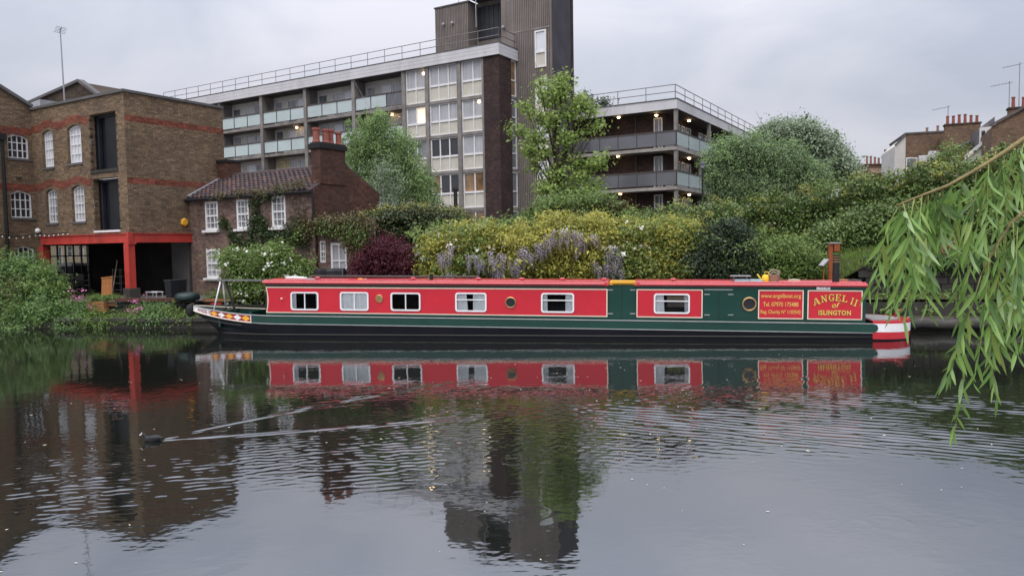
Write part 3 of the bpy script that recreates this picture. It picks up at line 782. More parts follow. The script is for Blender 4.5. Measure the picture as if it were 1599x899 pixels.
    W = []
    for (a, b, k) in wins:
        x0, z1 = bl(*a); x1, z0 = bl(*b); W.append([x0 + .03, x1 - .03, z0 + .03, z1 - .03, k])
    holes = [tuple(w[:4]) for w in W]
    cab = MB(); wall_panel(cab, xa, xe, zg - .03, ze, holes, YS, .05)
    yb = 2 * YC - YS
    fw = [((yb - YS), 0)]
    wins_far = [(w[0], w[1], w[2], w[3]) for w in W if w[4] in ('hop3',)]
    xs = sorted({xa, xe} | {w[0] for w in wins_far} | {w[1] for w in wins_far}); zz = sorted({zg - .03, ze} | {w[2] for w in wins_far} | {w[3] for w in wins_far})
    for i in range(len(xs) - 1):
        for j in range(len(zz) - 1):
            cx_, cz_ = (xs[i] + xs[i + 1]) / 2, (zz[j] + zz[j + 1]) / 2
            if any(w[0] < cx_ < w[1] and w[2] < cz_ < w[3] for w in wins_far): continue
            cab.quad((xs[i + 1], yb, zz[j]), (xs[i], yb, zz[j]), (xs[i], yb, zz[j + 1]), (xs[i + 1], yb, zz[j + 1]))
    for x, sgn in ((xa, 1), (xe, -1)):
        cab.quad((x, YS, zg - .03), (x, yb, zg - .03), (x, yb, ze), (x, YS, ze))
    cab.build('cabin', MATS['boat_green'], R, fix=False)
    inn = MB(); inn.quad((xa + .05, YS + .75, zg), (xe - 5, YS + .75, zg), (xe - 5, YS + .75, ze), (xa + .05, YS + .75, ze))
    inn.quad((xe - 5, YS + .75, zg), (xe - 5, YS + 1.7, zg), (xe - 5, YS + 1.7, ze), (xe - 5, YS + .75, ze))
    inn.quad((xa, YS + .06, zg + .02), (xe, YS + .06, zg + .02), (xe, yb - .06, zg + .02), (xa, yb - .06, zg + .02))
    inn.build('cabin_lining', MATS['interior_dark'], R, fix=False)
    # top band under the roof edge
    xg0, xg1 = bl(949, 450)[0], bl(993, 450)[0]
    tb = MB(); tb.box(xa + .02, xg0 - .02, YS - .006, YS + .002, zp1 + .012, ze - .002); tb.build('top_band', MATS['boat_brown'], R)
    # red panels with cream border
    def red_panel(u0, u1, wl, wave=False):
        x0, x1 = bl(u0, 470)[0], bl(u1, 470)[0]
        m = MB(); wall_panel(m, x0, x1, zp0, zp1, [tuple(w[:4]) for w in wl], YS - .004, .004)
        pn = m.build('red_panel', MATS['boat_red'], R, fix=False)
        b = MB(); t = .026
        b.box(x0 - t, x1 + t, YS - .011, YS - .0045, zp1, zp1 + t); b.box(x0 - t, x1 + t, YS - .011, YS - .0045, zp0 - t, zp0)
        if wave:
            pts = [(x0 - t + .05 * math.sin(math.pi * k / 8) , zp0 + (zp1 - zp0) * k / 8) for k in range(9)]
            for (p, z), (q, z2) in zip(pts[:-1], pts[1:]): b.prism([(p, z), (p + t, z), (q + t, z2), (q, z2)], YS - .011, YS - .0045)
        else: b.box(x0 - t, x0, YS - .011, YS - .0045, zp0, zp1)
        b.box(x1, x1 + t, YS - .011, YS - .0045, zp0, zp1)
        b.build('cream_border', MATS['boat_cream'], pn); return pn, x0, x1
    red_panel(417, 947, W[:5], True); red_panel(995.5, 1095.5, W[5:])
    p3, s0, s1 = red_panel(1185.5, 1253, []); p4, a0, a1 = red_panel(1262.5, 1345, [])
    hgt = zp1 - zp0; yl = YS - .009
    def line(par, txt, x0, x1, f0, f1, bold=.0): place_text('lettering', par, txt, x0, x1, zp0 + hgt * f0, zp0 + hgt * f1, yl, MATS['gold_letter'], bold)
    line(p3, 'www.angelboat.org', s0 + .04, s1 - .04, .70, .90, .008); line(p3, 'Tel. 07970 175488', s0 + .10, s1 - .10, .43, .59, .01); line(p3, 'Reg. Charity Nº 1103542', s0 + .04, s1 - .04, .12, .30, .01)
    # arched serif name
    word = [('A', .19), ('N', .17), ('G', .16), ('E', .15), ('L', .15), (' ', .03), ('I', .075), ('I', .075)]
    tot = sum(w for _, w in word) + .022 * (len(word) - 1)
    for off, mt, yy in ((-.016, 'gold_shadow', YS - .007), (0, 'gold_letter', yl - .001)):
        m = MB(); sc = (a1 - a0 - .2) / tot; x = 0; Rad = .95; cxm = (a0 + a1) / 2; tops = zp0 + hgt * .90
        for ch, w in word:
            if ch != ' ':
                xm = (x + w / 2 - tot / 2) * sc; ang = xm / Rad * .62; hh = hgt * .245
                bz = tops - hh - (xm ** 2) / (2 * Rad) * 1.0
                def M2(q, e, w=w, xm=xm, ang=ang, bz=bz, hh=hh, off=off, yy=yy):
                    dx, dz = (q.x - .5) * w * sc, (q.y - .5) * hh
                    return (cxm + xm + dx * math.cos(ang) + dz * math.sin(ang) - off * -1, yy - e, bz + hh / 2 - dx * math.sin(ang) + dz * math.cos(ang) + off)
                glyph(m, ch, M2)
            x += w + .022
        m.build('name_lettering' if off == 0 else 'name_shadow', MATS[mt], p4, fix=False)
    cxm = (a0 + a1) / 2
    for off, mt, yy in ((-.012, 'gold_shadow', YS - .007), (0, 'gold_letter', yl - .002)):
        place_text('lettering', p4, 'of', cxm - .085 + off, cxm + .085 + off, zp0 + hgt * .40 + off, zp0 + hgt * .60 + off, yy, MATS[mt], .015, lambda p: (p[0] + (p[2] - zp0 - hgt * .4) * .3, p[1], p[2]))
        place_text('lettering', p4, 'ISLINGTON', a0 + .25 + off, a1 - .25 + off, zp0 + hgt * .13 + off, zp0 + hgt * .31 + off, yy, MATS[mt], .035, spacing=1.12)
    pl = MB(); x0, z1 = bl(1275, 446.5); x1, z0 = bl(1296, 452); pl.box(x0, x1, YS - .02, YS - .004, z0, z1); pt = pl.build('number_plate', MATS['boat_white'], R)
    place_text('plate_number', pt, '111181', x0 + .08, x1 - .03, z0 + .02, z1 - .02, YS - .022, MATS['soot_black'], .01)
    # side doors: fine seams and hinges
    for u, v0, v1 in ((971, 448, 496), (1123, 452, 500), (951, 448, 496), (992, 448, 496)):
        x, z1 = bl(u, v0); _, z0 = bl(u, v1); m = MB(); m.box(x - .006, x + .006, YS - .004, YS + .01, zg, ze - .02); m.build('door_seam', MATS['soot_black'], R)
    for u, v in ((953, 452.5), (988, 452.5), (953, 489.5), (988, 489.5), (1104, 459.5), (1141, 459.5), (1104, 491.5), (1141, 491.5)):
        x, z = bl(u, v); m = MB(); m.box(x - .07, x + .07, YS - .012, YS - .001, z - .012, z + .012); m.build('hinge', MATS['grey_line'], R)
    x, z = bl(1100, 452); x2, _ = bl(1144, 452); m = MB(); m.box(x, x2, YS - .012, YS - .001, z - .012, z + .012); m.build('drip_rail', MATS['grey_line'], R)
    # windows
    for (x0, x1, z0, z1, kind) in W:
        t = .045; r = .07
        wq = MB()
        def rr_(x0, x1, z0, z1, r, n=5):
            out = []
            for (cx_, cz_, a0_) in ((x1 - r, z1 - r, 0), (x0 + r, z1 - r, 90), (x0 + r, z0 + r, 180), (x1 - r, z0 + r, 270)):
                for k in range(n + 1):
                    a = math.radians(a0_ + 90 * k / n); out.append((cx_ + r * math.cos(a), cz_ + r * math.sin(a)))
            return out
        rt = .08 if kind in ('slide', 'net', 'open') else .015
        O = rr_(x0 - .03, x1 + .03, z0 - .03, z1 + .03, .08); I = rr_(x0 + .012, x1 - .012, z0 + .012, z1 - .012, .055)
        n_ = len(O)
        for k in range(n_):
            k2 = (k + 1) % n_
            y0_, y1_ = YS - .026, YS + .045
            wq.quad((O[k][0], y0_, O[k][1]), (O[k2][0], y0_, O[k2][1]), (I[k2][0], y0_, I[k2][1]), (I[k][0], y0_, I[k][1]))
            wq.quad((O[k][0], YS, O[k][1]), (O[k2][0], YS, O[k2][1]), (O[k2][0], y0_, O[k2][1]), (O[k][0], y0_, O[k][1]))
            wq.quad((I[k][0], y0_, I[k][1]), (I[k2][0], y0_, I[k2][1]), (I[k2][0], y1_, I[k2][1]), (I[k][0], y1_, I[k][1]))
        xm = (x0 + x1) / 2; zt = z1 - (z1 - z0) * .36
        if kind in ('slide', 'net', 'open'): wq.box(xm - .014, xm + .014, YS - .015, YS + .03, z0, z1)
        else: wq.box(x0, x1, YS - .015, YS + .03, zt - .014, zt + .014)
        w = wq.build('window', MATS['boat_white'], R)
        gq = MB(); gq.quad((x0, YS + .02, z0), (x1, YS + .02, z0), (x1, YS + .02, z1), (x0, YS + .02, z1)); gq.build('pane', MATS['clear_glass'], w, fix=False)
        wd = x1 - x0
        cur = {'slide': [(x0, x0 + wd * .15, .11), (x1 - wd * .09, x1, .05)], 'net': [(x0, x1, 0)], 'open': [], 'hop': [(x0, x0 + wd * .34, .4), (x0 + wd * .56, x1, 0)], 'hop2': [(x0, x0 + wd * .16, .2), (x1 - wd * .25, x1, 0)], 'hop3': [(x0, x0 + wd * .26, .3), (x1 - wd * .13, x1, .3)]}[kind]
        for ca, cb, slope in cur:
            m = MB(); nn = 26
            left = ca == x0
            for k in range(nn):
                def pt_(q, top):
                    fx = ca + (cb - ca) * q / nn
                    if not top and slope: fx = (ca + (cb - ca) * (1 + slope * .35) * q / nn) if left else (cb - (cb - ca) * (1 - slope * .4) * (1 - q / nn))
                    return (fx, YS + .042 + .014 * math.sin(q * 1.9) + .006 * math.sin(q * .7), z1 if top else z0)
                m.quad(pt_(k, 0), pt_(k + 1, 0), pt_(k + 1, 1), pt_(k, 1))
            m.build('curtain', MATS['net_curtain'], w, smooth=True, fix=False)
    # portholes and vents
    for u, v, r, nm in ((797.5, 472, .155, 'porthole'), (1170, 474.5, .185, 'porthole')):
        x, z = bl(u, v); m = MB()
        m.lathe((x, YS, z), [(r, 0), (r, -.035), (r * .88, -.045), (r * .8, -.03), (r * .78, .0)], 28, axis='Y')
        o = m.build(nm, MATS['brass'], R, smooth=False); g = MB(); g.lathe((x, YS - .010, z), [(r * .79, 0), (r * .79, -.004)], 28, axis='Y'); g.build('pane', MATS['pane_dark'], o)
    x, z = bl(592.5, 466); m = MB(); m.lathe((x, YS, z), [(.115, 0), (.115, -.03), (.1, -.038), (.02, -.04)], 24, axis='Y'); m.build('vent_cover', MATS['brass'], R)
    x, z = bl(441, 466); m = MB(); m.lathe((x, YS, z), [(.02, 0), (.02, -.05), (.028, -.07), (.012, -.09)], 10, axis='Y'); m.build('horn_stud', MATS['boat_cream'], R)
    # ---- roof, edge rails
    def roof(x0, x1, cut0, cut1, name):
        m = MB(); n = 10
        prof = [(YS - .045, ze - .004), (YS - .045, ze + .035)] + [(YS + .01 + (yb - YS - .02) * k / n, ze + .055 + .075 * math.sin(math.pi * k / n)) for k in range(n + 1)] + [(yb + .045, ze + .035), (yb + .045, ze - .004)]
        m.prism_x(prof, x0, x1)
        o = m.build(name, MATS['boat_roof_red'], R)
        e = MB(); e.tube([(x0 + cut0, YS - .05, ze + .045), (x1 - cut1, YS - .05, ze + .045)], .032, 8); e.tube([(x0 + .02, YS + .02, ze + .095), (x1 - .02, YS + .02, ze + .095)], .022, 8)
        k = x0 + .6
        while k < x1 - .3: e.box(k, k + .05, YS - .0, YS + .04, ze + .03, ze + .095); k += 1.35
        e.build('handrail', MATS['boat_roof_red'], o, smooth=False)
        return o
    rf = roof(xa - .06, xg0 + .02, 0, .12, 'roof'); roof(xg1 - .02, xe + .02, .12, 0, 'roof')
    gp = MB(); gp.box(xg0 + .01, xg1 - .01, YS, yb, ze - .03, ze + .012); gp.build('hatch_floor', MATS['boat_green'], R)
    gy = MB(); gy.prism([(xg0 + .12, ze + .05), (xg1 - .06, ze + .05), (xg1 - .06, ze + .115), (xg0 + .12, ze + .115)], YS + .08, YS + .14); gy.box(xg0 + .04, xg1 - .02, YS + .15, YS + 1.2, ze + .01, ze + .09); gy.build('hatch_cover', MATS['boat_yellow'], R)
    yr = YS + .45
    def rpt(u, v, y=yr): x, z = BOAT.L(u, v, y); return x
    for u in (496, 645, 747, 815, 943, 1051, 878):
        x = rpt(u, 438); m = MB(); m.lathe((x, yr, ze + .08), [(.035, 0), (.035, .05), (.09, .055), (.085, .085), (.04, .105)], 14); m.build('mushroom_vent', MATS['boat_roof_red'], R, smooth=False)
    x = rpt(673.5, 440); m = MB(); m.lathe((x, yr, ze + .05), [(.075, 0), (.075, .05), (.055, .06), (.055, .20), (.062, .2), (.062, .23), (.055, .23)], 16); m.build('stove_flue', MATS['black_paint'], R)
    x = BOAT.L(1305, 440, YS + .3)[0]; zt = BOAT.L(1305, 398, YS + .3)[1]; m = MB(); yy = YS + .3
    m.lathe((x, yy, 0), [(.115, ze + .05), (.115, ze + .09), (.088, ze + .10), (.082, zt - .02), (.094, zt - .02), (.094, zt)], 18)
    ch = m.build('tall_chimney', MATS['black_paint'], R)
    m = MB()
    for dz in (.05, .115, .18): m.lathe((x, yy, zt - dz), [(.088, -.009), (.091, -.006), (.091, .006), (.088, .009)], 18)
    m.build('brass_band', MATS['brass'], ch)
    # long poles lying on the far side of the roof
    pb = MB(); pb.tube([(xa + .8, YC + .3, ze + .17), (xa + 6.2, YC + .35, ze + .165)], .03, 8); pb.build('boat_pole', MATS['brown_steel'], R)
    # cratch plank and its legs at the bow
    zpz = BOAT.L(380, 437.5, YC)[1]; xp0, xp1 = BOAT.L(323, 437, YC)[0], xa + .08
    k = MB(); k.box(xp0, xp1, YC - .09, YC + .09, zpz - .02, zpz + .02); k.build('top_plank', MATS['rail_grey'], R)
    x1_, x2_ = BOAT.L(346, 437, YC)[0], BOAT.L(332, 484, YC - .4)[0]
    k = MB(); zf = gun(x2_) - .04
    k.tube([(x1_, YC - .05, zpz), (x2_, YC - width(x2_) + .12, zf)], .022, 8); k.tube([(x1_, YC + .05, zpz), (x2_, YC + width(x2_) - .12, zf)], .022, 8); k.build('white_leg', MATS['boat_white'], R, smooth=True)
    k = MB(); x3, x4 = BOAT.L(352, 440, YC)[0], BOAT.L(370, 479, YC)[0]; k.beam((x3, YC, zpz), (x4, YC - .1, zg + .02), .05, .05); k.build('black_leg', MATS['black_paint'], R)
    # well deck bulkhead and bow locker
    k = MB(); k.box(xa - .55, xa - .5, YS + .05, yb - .05, zg - .4, zg + .10); k.box(xb + 1.15, xb + 1.22, YC - width(xb + 1.2) * .92, YC + width(xb + 1.2) * .92, zg - .4, gun(xb + 1.2) - .01); k.build('bulkhead', MATS['boat_green'], R)
    # things lying on the roof
    def on_roof(u, y=yr): x = BOAT.L(u, 437, y)[0]; return Matrix(BOAT.M) @ Matrix.Translation((x, y, ze + .075 + .04))
    t = thing('canvas_roll', 'white rolled canvas at the front end of the boat roof', 'canvas roll', on_roof(463)); m = MB(); m.tube([(-.33, 0, .03), (-.1, .01, .036), (.12, 0, .032), (.33, .01, .02)], [.05, .056, .05, .035], 10); m.build('roll', MATS['boat_white'], t, smooth=True); m = MB(); m.box(.34, .62, -.05, .06, -.02, .03); m.build('folded_end', MATS['lead'], t, bevel=.01)
    t = thing('orange_float', 'small orange float on the boat roof before the second window', 'float', on_roof(563)); m = MB(); m.ball((0, 0, .0), .07, 12, 8, (1.3, 1, .6)); m.build('float_body', MATS['orange_plastic'], t, smooth=True); m = MB(); m.tube([(.08, 0, 0), (.14, .02, .02), (.2, 0, -.02)], .012, 6); m.build('line', MATS['rope'], t)
    t = thing('tray_stand', 'blue grey folding tray stand on the roof beside the yellow can', 'tray', on_roof(1168)); m = MB(); m.box(-.36, .02, -.16, .16, -.03, .05); m.box(.03, .37, -.16, .16, -.03, .045); m.build('box', MATS['blue_grey'], t, bevel=.01); m = MB(); m.box(-.46, .06, -.14, .14, .125, .15); m.build('tray_top', MATS['lead'], t, bevel=.006); m = MB(); [m.tube([(x, y, .05), (x, y, .13)], .012, 6) for x in (-.38, -.04) for y in (-.1, .1)]; m.build('leg', MATS['rail_grey'], t)
    t = thing('watering_can', 'yellow plastic watering can on the roof next to the basket', 'watering can', on_roof(1195.5)); m = MB(); m.lathe((0, 0, -.03), [(.09, 0), (.1, .02), (.09, .17), (.06, .2)], 14); m.build('can_body', MATS['yellow_plastic'], t, smooth=True); m = MB(); m.tube([(-.08, 0, .02), (-.16, 0, .1), (-.22, 0, .19)], [.03, .02, .016], 8); m.build('spout', MATS['yellow_plastic'], t, smooth=True); m = MB(); m.tube([(-.03, 0, .17), (-.02, 0, .25), (.07, 0, .24), (.1, 0, .1)], .012, 6); m.build('handle', MATS['yellow_plastic'], t, smooth=True)
    t = thing('wicker_basket', 'pale pink wicker basket with a hoop handle on the boat roof', 'basket', on_roof(1208)); m = MB(); rr = random.Random(2)
    for z in range(8): m.tube([(.13 * math.cos(a * .524) * (1 + .02 * z), .1 * math.sin(a * .524) * (1 + .02 * z), -.03 + z * .027) for a in range(13)], .013, 5)
    m.lathe((0, 0, -.035), [(.125, 0), (.135, .2)], 12); m.build('basket_body', MATS['terracotta_pale'], t); m = MB(); m.tube([(.13 * math.cos(a), 0, .18 + .13 * math.sin(a)) for a in [k * math.pi / 8 for k in range(9)]], .011, 6); m.tube([(-.1, .02, .17), (0, .04, .25), (.12, .02, .19), (.17, 0, .24), (.12, -.02, .28)], .013, 6); m.build('handle', MATS['rope'], t)
    lg = 'sawn log on the boat roof behind the tall chimney'
    for k, (u, l, ttx) in enumerate(((1240, .3, 'pale short stick lying on the roof left of the tall chimney'), (1318, .45, 'brown firewood log on the roof just right of the tall chimney'), (1334, .35, 'dark firewood log at the back end of the boat roof'))):
        o = MB(); M = on_roof(u, yr + .2); o.tube([(-l / 2, 0, .0), (0, .01, .012), (l / 2, .02, .004)], [.04, .045, .035], 9)
        ob = o.build('firewood_log', MATS['rope' if k == 0 else 'log_wood' if k == 2 else 'planter_wood']); ob.matrix_world = M; tag(ob, ttx, 'log', 'firewood on the boat roof')
    # rope fender at the bow
    M = Matrix(BOAT.M) @ Matrix.Translation((xb - .13, YC, zb_top - .16))
    t = thing('bow_fender', 'black rope fender hanging ahead of the pointed bow', 'fender', M); m = MB(); m.lathe((0, 0, 0), [(.03, -.2), (.10, -.16), (.13, -.05), (.13, .08), (.09, .17), (.03, .2)], 14); m.build('fender_body', MATS['soot_black'], t, smooth=True); m = MB(); m.tube([(0, 0, .2), (.08, .05, .22), (.16, .0, .16)], .014, 6); m.build('chain', MATS['brown_steel'], t)
    # mooring lines to rings in the quay coping
    for lb, x0, z0, dx in (('pale mooring rope from the narrowboat bow to a ring in the quay', xb + 1.0, gun(xb + 1.0), -.9), ('pale mooring rope from the narrowboat stern to a ring in the quay', xs1 - .45, zs + .06, 1.0)):
        a = BOAT.P((x0, YC + .3, z0)); b = BOAT.P((x0 + dx, 2.42, .0)); b.z = LEDGE_Z + .04
        T = thing('mooring_rope', lb, 'rope', Matrix.Translation(b), 'mooring ropes'); m = MB(); a -= b
        m.tube([a, a * .66 + Vector((0, 0, -.10)), a * .33 + Vector((0, 0, -.09)), Vector((0, 0, .03))], .016, 6); m.build('rope', MATS['rope'], T, smooth=True)
        m = MB(); m.tube([(.06 * math.cos(k * .524), 0, .0 + .06 * math.sin(k * .524)) for k in range(13)], .011, 6); m.build('mooring_ring', MATS['brown_steel'], T, smooth=True)
boat()

# ------------------------------------------------------------------ the coot
def coot():
    hd = math.radians(186)
    t = thing('coot', 'black coot with white bill swimming at the head of its wake', 'bird', Matrix.Translation((COOT.x, COOT.y, 0)) @ Matrix.Rotation(hd, 4, 'Z')); t.scale = (.74, .74, .74)
    # one continuous body: rings along a spine from tail to bill base; local +x is forward
    spine = [(-.20, .055, .012, .010), (-.16, .050, .04, .028), (-.10, .042, .068, .05), (-.02, .034, .082, .064), (.05, .034, .074, .062), (.10, .050, .052, .052), (.125, .082, .034, .040), (.138, .108, .030, .030), (.155, .128, .031, .029), (.176, .133, .026, .025), (.192, .130, .014, .014)]
    V = []; n = 14; Fc = []
    for i, (x, z, ry, rz) in enumerate(spine):
        a = spine[max(0, i - 1)]; b = spine[min(len(spine) - 1, i + 1)]; d = Vector((b[0] - a[0], 0, b[1] - a[1])).normalized(); up = Vector((-d.z, 0, d.x))
        for k in range(n):
            q = 2 * math.pi * k / n; V.append(tuple(Vector((x, 0, z)) + Vector((0, 1, 0)) * ry * math.cos(q) + up * rz * math.sin(q)))
    for i in range(len(spine) - 1):
        for k in range(n): Fc.append((i * n + k, i * n + (k + 1) % n, (i + 1) * n + (k + 1) % n, (i + 1) * n + k))
    Fc += [tuple(range(n))[::-1], tuple((len(spine) - 1) * n + k for k in range(n))]
    m = MB(); m.add(V, Fc); o = m.build('body', MATS['coot_black'], t, smooth=True)
    sd = o.modifiers.new('smooth', 'SUBSURF'); sd.levels = 1; sd.render_levels = 1
    m = MB(); m.lathe((0, 0, 0), [(.012, 0), (.0105, .015), (.002, .042)], 8); b = m.build('bill', MATS['beak_white'], t, smooth=True); b.matrix_local = Matrix.Translation((.190, 0, .127)) @ Matrix.Rotation(math.radians(100), 4, 'Y')
    m = MB(); m.ball((.186, 0, .146), .015, 8, 6, (.7, .75, 1.25)); m.build('forehead_shield', MATS['beak_white'], t, smooth=True)
    for s in (-1, 1): m = MB(); m.ball((.168, s * .0265, .139), .0055, 8, 6); m.build('eye', MATS['deep_red'], t, smooth=True)
    for s in (-1, 1):
        m = MB(); m.ball((-.045, s * .055, .062), .05, 10, 8, (2.2, .55, .75)); m.build('wing', MATS['coot_black'], t, smooth=True)
coot()
# ------------------------------------------------------------------ warehouse on the left
def grid_window(name, parent, x0, x1, z0, z1, cols, rows, y, pane_m, frame_m, t=.045, bar=.022, arch=0.0, sill=None, M=None, dep=.05, mid=None):
    """window: frame and glazing bars, its panes, its sill"""
    f = MB()
    f.box(x0, x0 + t, y - dep, y + .02, z0, z1); f.box(x1 - t, x1, y - dep, y + .02, z0, z1)
    f.box(x0 + t, x1 - t, y - dep, y + .02, z0, z0 + t)
    if arch:
        n = 8; pts = [(x0 + (x1 - x0) * k / n, z1 - arch + arch * (1 - (2 * k / n - 1) ** 2)) for k in range(n + 1)]
        for (p, a), (q, b) in zip(pts[:-1], pts[1:]): f.prism([(p, a - t * 1.2), (q, b - t * 1.2), (q, b), (p, a)], y - dep - .002, y + .021)
    else: f.box(x0 + t, x1 - t, y - dep, y + .02, z1 - t, z1)
    for k in range(1, cols): x = x0 + (x1 - x0) * k / cols; f.box(x - bar / 2, x + bar / 2, y - dep * .7, y + .01, z0 + t, z1 - t * .5)
    for k in range(1, rows):
        z = z0 + (z1 - z0) * k / rows; b = bar * (2.2 if mid == k else 1); f.box(x0 + t, x1 - t, y - dep * (.72 if mid != k else .95), y + .011, z - b / 2, z + b / 2)
    w = f.build(name, frame_m, parent, M=M)
    p = MB(); yy = y + .004
    p.quad((x0 + t * .5, yy, z0 + t * .5), (x1 - t * .5, yy, z0 + t * .5), (x1 - t * .5, yy, z1 - arch * .6 - .01), (x0 + t * .5, yy, z1 - arch * .6 - .01))
    if arch:
        pts = [(x0 + t * .5 + (x1 - x0 - t) * k / 8, max(z1 - arch * .6 - .01, z1 - arch + arch * (1 - (2 * k / 8 - 1) ** 2) - .02)) for k in range(9)]
        p.add([(a, yy, b) for a, b in pts] + [(x1 - t * .5, yy, z1 - arch * .6 - .01), (x0 + t * .5, yy, z1 - arch * .6 - .01)], [tuple(range(11))])
    p.build('pane', pane_m, w, fix=False)
    if sill:
        s = MB(); s.box(x0 - .07, x1 + .07, y - dep - .14, y + .02, z0 - .09, z0 - .001); s.build('sill', sill, w)
    return w

WC = on_z(207, 467, TERR_Z)
WARE = Frame((WC.x, WC.y, 0), -31)
def warehouse():
    R = thing('brick_warehouse', 'brown brick warehouse with red bands, loading doors and a red steel frame', 'warehouse', WARE.M)
    L = lambda u, v, y=0: WARE.L(u, v, y)
    S = lambda u, v, x=0: WARE.S(u, v, x)
    ztop = (L(186, 146)[1] + L(60, 169)[1]) / 2; zb = 3.30
    xl = -6.6; dep = S(348, 190)[0]
    R_ = .22
    def rect(a, b): (x0, z1), (x1, z0) = L(*a), L(*b); return x0, x1, z0, z1
    w1, w2, w3, w4 = rect((65, 205), (84.5, 261)), rect((104, 197), (128.5, 254)), rect((71, 296), (91, 348)), rect((111, 290.5), (133.5, 346))
    d1, d2 = rect((139, 180), (184, 262)), rect((145, 280), (188, 358.5))
    front = MB()
    hs = [w + (.13,) for w in (w1, w2, w3, w4)] + [d1, d2]
    wall_panel(front, xl, 0, zb, ztop, hs, 0, .24)
    front.build('front_wall', MATS['stock_brick'], R, fix=False)
    lw = MB(); lw.box(xl, -6.16, .002, .3, .4, zb - .002); lw.build('pier_wall', MATS['stock_brick'], R)
    side = MB(); wall_panel(side, 0, dep, zb, ztop, [], 0, .2)
    side.build('side_wall', MATS['stock_brick'], R, fix=False, M=Matrix.Translation((0.0, 0, 0)) @ Matrix.Rotation(math.pi / 2, 4, 'Z'))
    rest = MB(); rest.quad((0, dep, zb), (xl, dep, zb), (xl, dep, ztop), (0, dep, ztop)); rest.quad((xl, .01, ztop - .25), (-.01, .01, ztop - .25), (-.01, dep, ztop - .25), (xl, dep, ztop - .25))
    rest.build('back_and_roof', MATS['coping'], R, fix=False)
    cp = MB(); cp.box(xl - .05, .07, -.07, .28, ztop, ztop + .10); cp.box(-.28, .07, .28, dep, ztop, ztop + .10); cp.build('parapet_coping', MATS['coping'], R)
    # red brick bands, humped over the window heads
    def band(z0, z1, wins, x0, x1):
        m = MB(); h = z1 - z0; n = 60
        for k in range(n):
            xa_, xb_ = x0 + (x1 - x0) * k / n, x0 + (x1 - x0) * (k + 1) / n
            def up(x):
                for w in wins:
                    c, r = (w[0] + w[1]) / 2, (w[1] - w[0]) * .75
                    if abs(x - c) < r: return .14 * math.cos((x - c) / r * math.pi / 2)
                return 0
            a, b = up(xa_), up(xb_)
            if any(d[0] - .02 < (xa_ + xb_) / 2 < d[1] + .02 and d[2] < z0 + h / 2 < d[3] for d in (d1, d2)): continue
            m.add([(xa_, -.006, z0 + a), (xb_, -.006, z0 + b), (xb_, -.006, z1 + b), (xa_, -.006, z1 + a)], [(0, 1, 2, 3)])
        m.build('red_band', MATS['red_band_brick'], R, fix=False)
    zt1 = w1[3] - .02; band(zt1, zt1 + .29, (w1, w2), xl + .02, d1[0] - .05)
    zt2 = w3[3] - .02; band(zt2, zt2 + .29, (w3, w4), xl + .02, d2[0] - .05)
    for (a, b) in (((187, 177.5), (187, 187)), ((191, 276), (191, 285.5))):
        z1 = S(*a)[1]; z0 = S(*b)[1]; m = MB(); m.quad((.005, .02, z0), (.005, dep, z0), (.005, dep, z1), (.005, .02, z1)); m.build('red_band', MATS['red_band_brick'], R, fix=False)
    fw, sl = MATS['frame_white'], MATS['coping']
    for w, c, r, pm in ((w1, 4, 4, 'pane_white'), (w2, 4, 4, 'pane_white'), (w3, 4, 4, 'pane_grey'), (w4, 4, 4, 'pane_net')):
        grid_window('window', R, w[0] + .01, w[1] - .01, w[2] + .02, w[3] - .015, c, r, .16, MATS[pm], fw, arch=.13, sill=sl, bar=.03, dep=.06)
    # loading doorways: dark recess, door leaf, iron ring rail
    for d, k in ((d1, 0), (d2, 1)):
        m = MB(); m.quad((d[0], .42, d[2]), (d[1], .42, d[2]), (d[1], .42, d[3]), (d[0], .42, d[3]))
        for a, b in ((0, 2), (1, 2)):
            x = d[a]; m.quad((x, .2, d[2]), (x, .42, d[2]), (x, .42, d[3]), (x, .2, d[3]))
        o = m.build('loading_door', MATS['loading_black'], R, fix=False)
        f = MB(); f.box(d[0] + .02, d[0] + .14, .28, .40, d[2], d[3]); f.box(d[1] - .10, d[1] - .01, .28, .40, d[2], d[3]); f.box(d[0] + .14, d[1] - .10, .28, .40, d[3] - .1, d[3] - .01); f.build('door_frame', MATS['dark_door'], o)
        p = MB(); p.box(d[0] + .55, d[1] - .12, .30, .36, d[2] + .03, d[3] - .12); p.build('door_leaf', MATS['loading_black'], o)
        rr = random.Random(k)
        q = MB(); z = d[2]
        while z < d[3] - .1:                     # toothed brick jambs
            if int((z - d[2]) / .16) % 2 == 0: q.box(d[0] - .06, d[0] + .0, -.012, .1, z, z + .075); q.box(d[1], d[1] + .06, -.012, .1, z, z + .075)
            z += .16
        q.build('toothed_jamb', MATS['dark_stock_brick'], o); bpy.data.objects[o.children[-1].name]['kind'] = 'stuff'
        h = MB(); zc = d[2] + (d[3] - d[2]) * .42
        h.tube([(d[0] + .25, -.02, zc), (d[0] + .25, -.12, zc + .02), (d[0] + .25, -.12, zc + .25), (d[0] + .25, -.02, zc + .28)], .018, 6)
        h.build('grab_handle', MATS['rail_grey'], o)
    ls = MB(); ls.box(d1[0] - .03, d1[1] + .03, -.05, .3, d1[2] - .12, d1[2] - .002); ls.build('door_sill', MATS['stone_quay'], R)
    ls = MB(); ls.box(d2[0] - .03, d2[1] + .03, -.05, .3, d2[2] - .08, d2[2] - .002); ls.build('door_sill', MATS['frame_white'], R)
    # gable wing at the far left, its wall facing the canal
    wy = -3.4
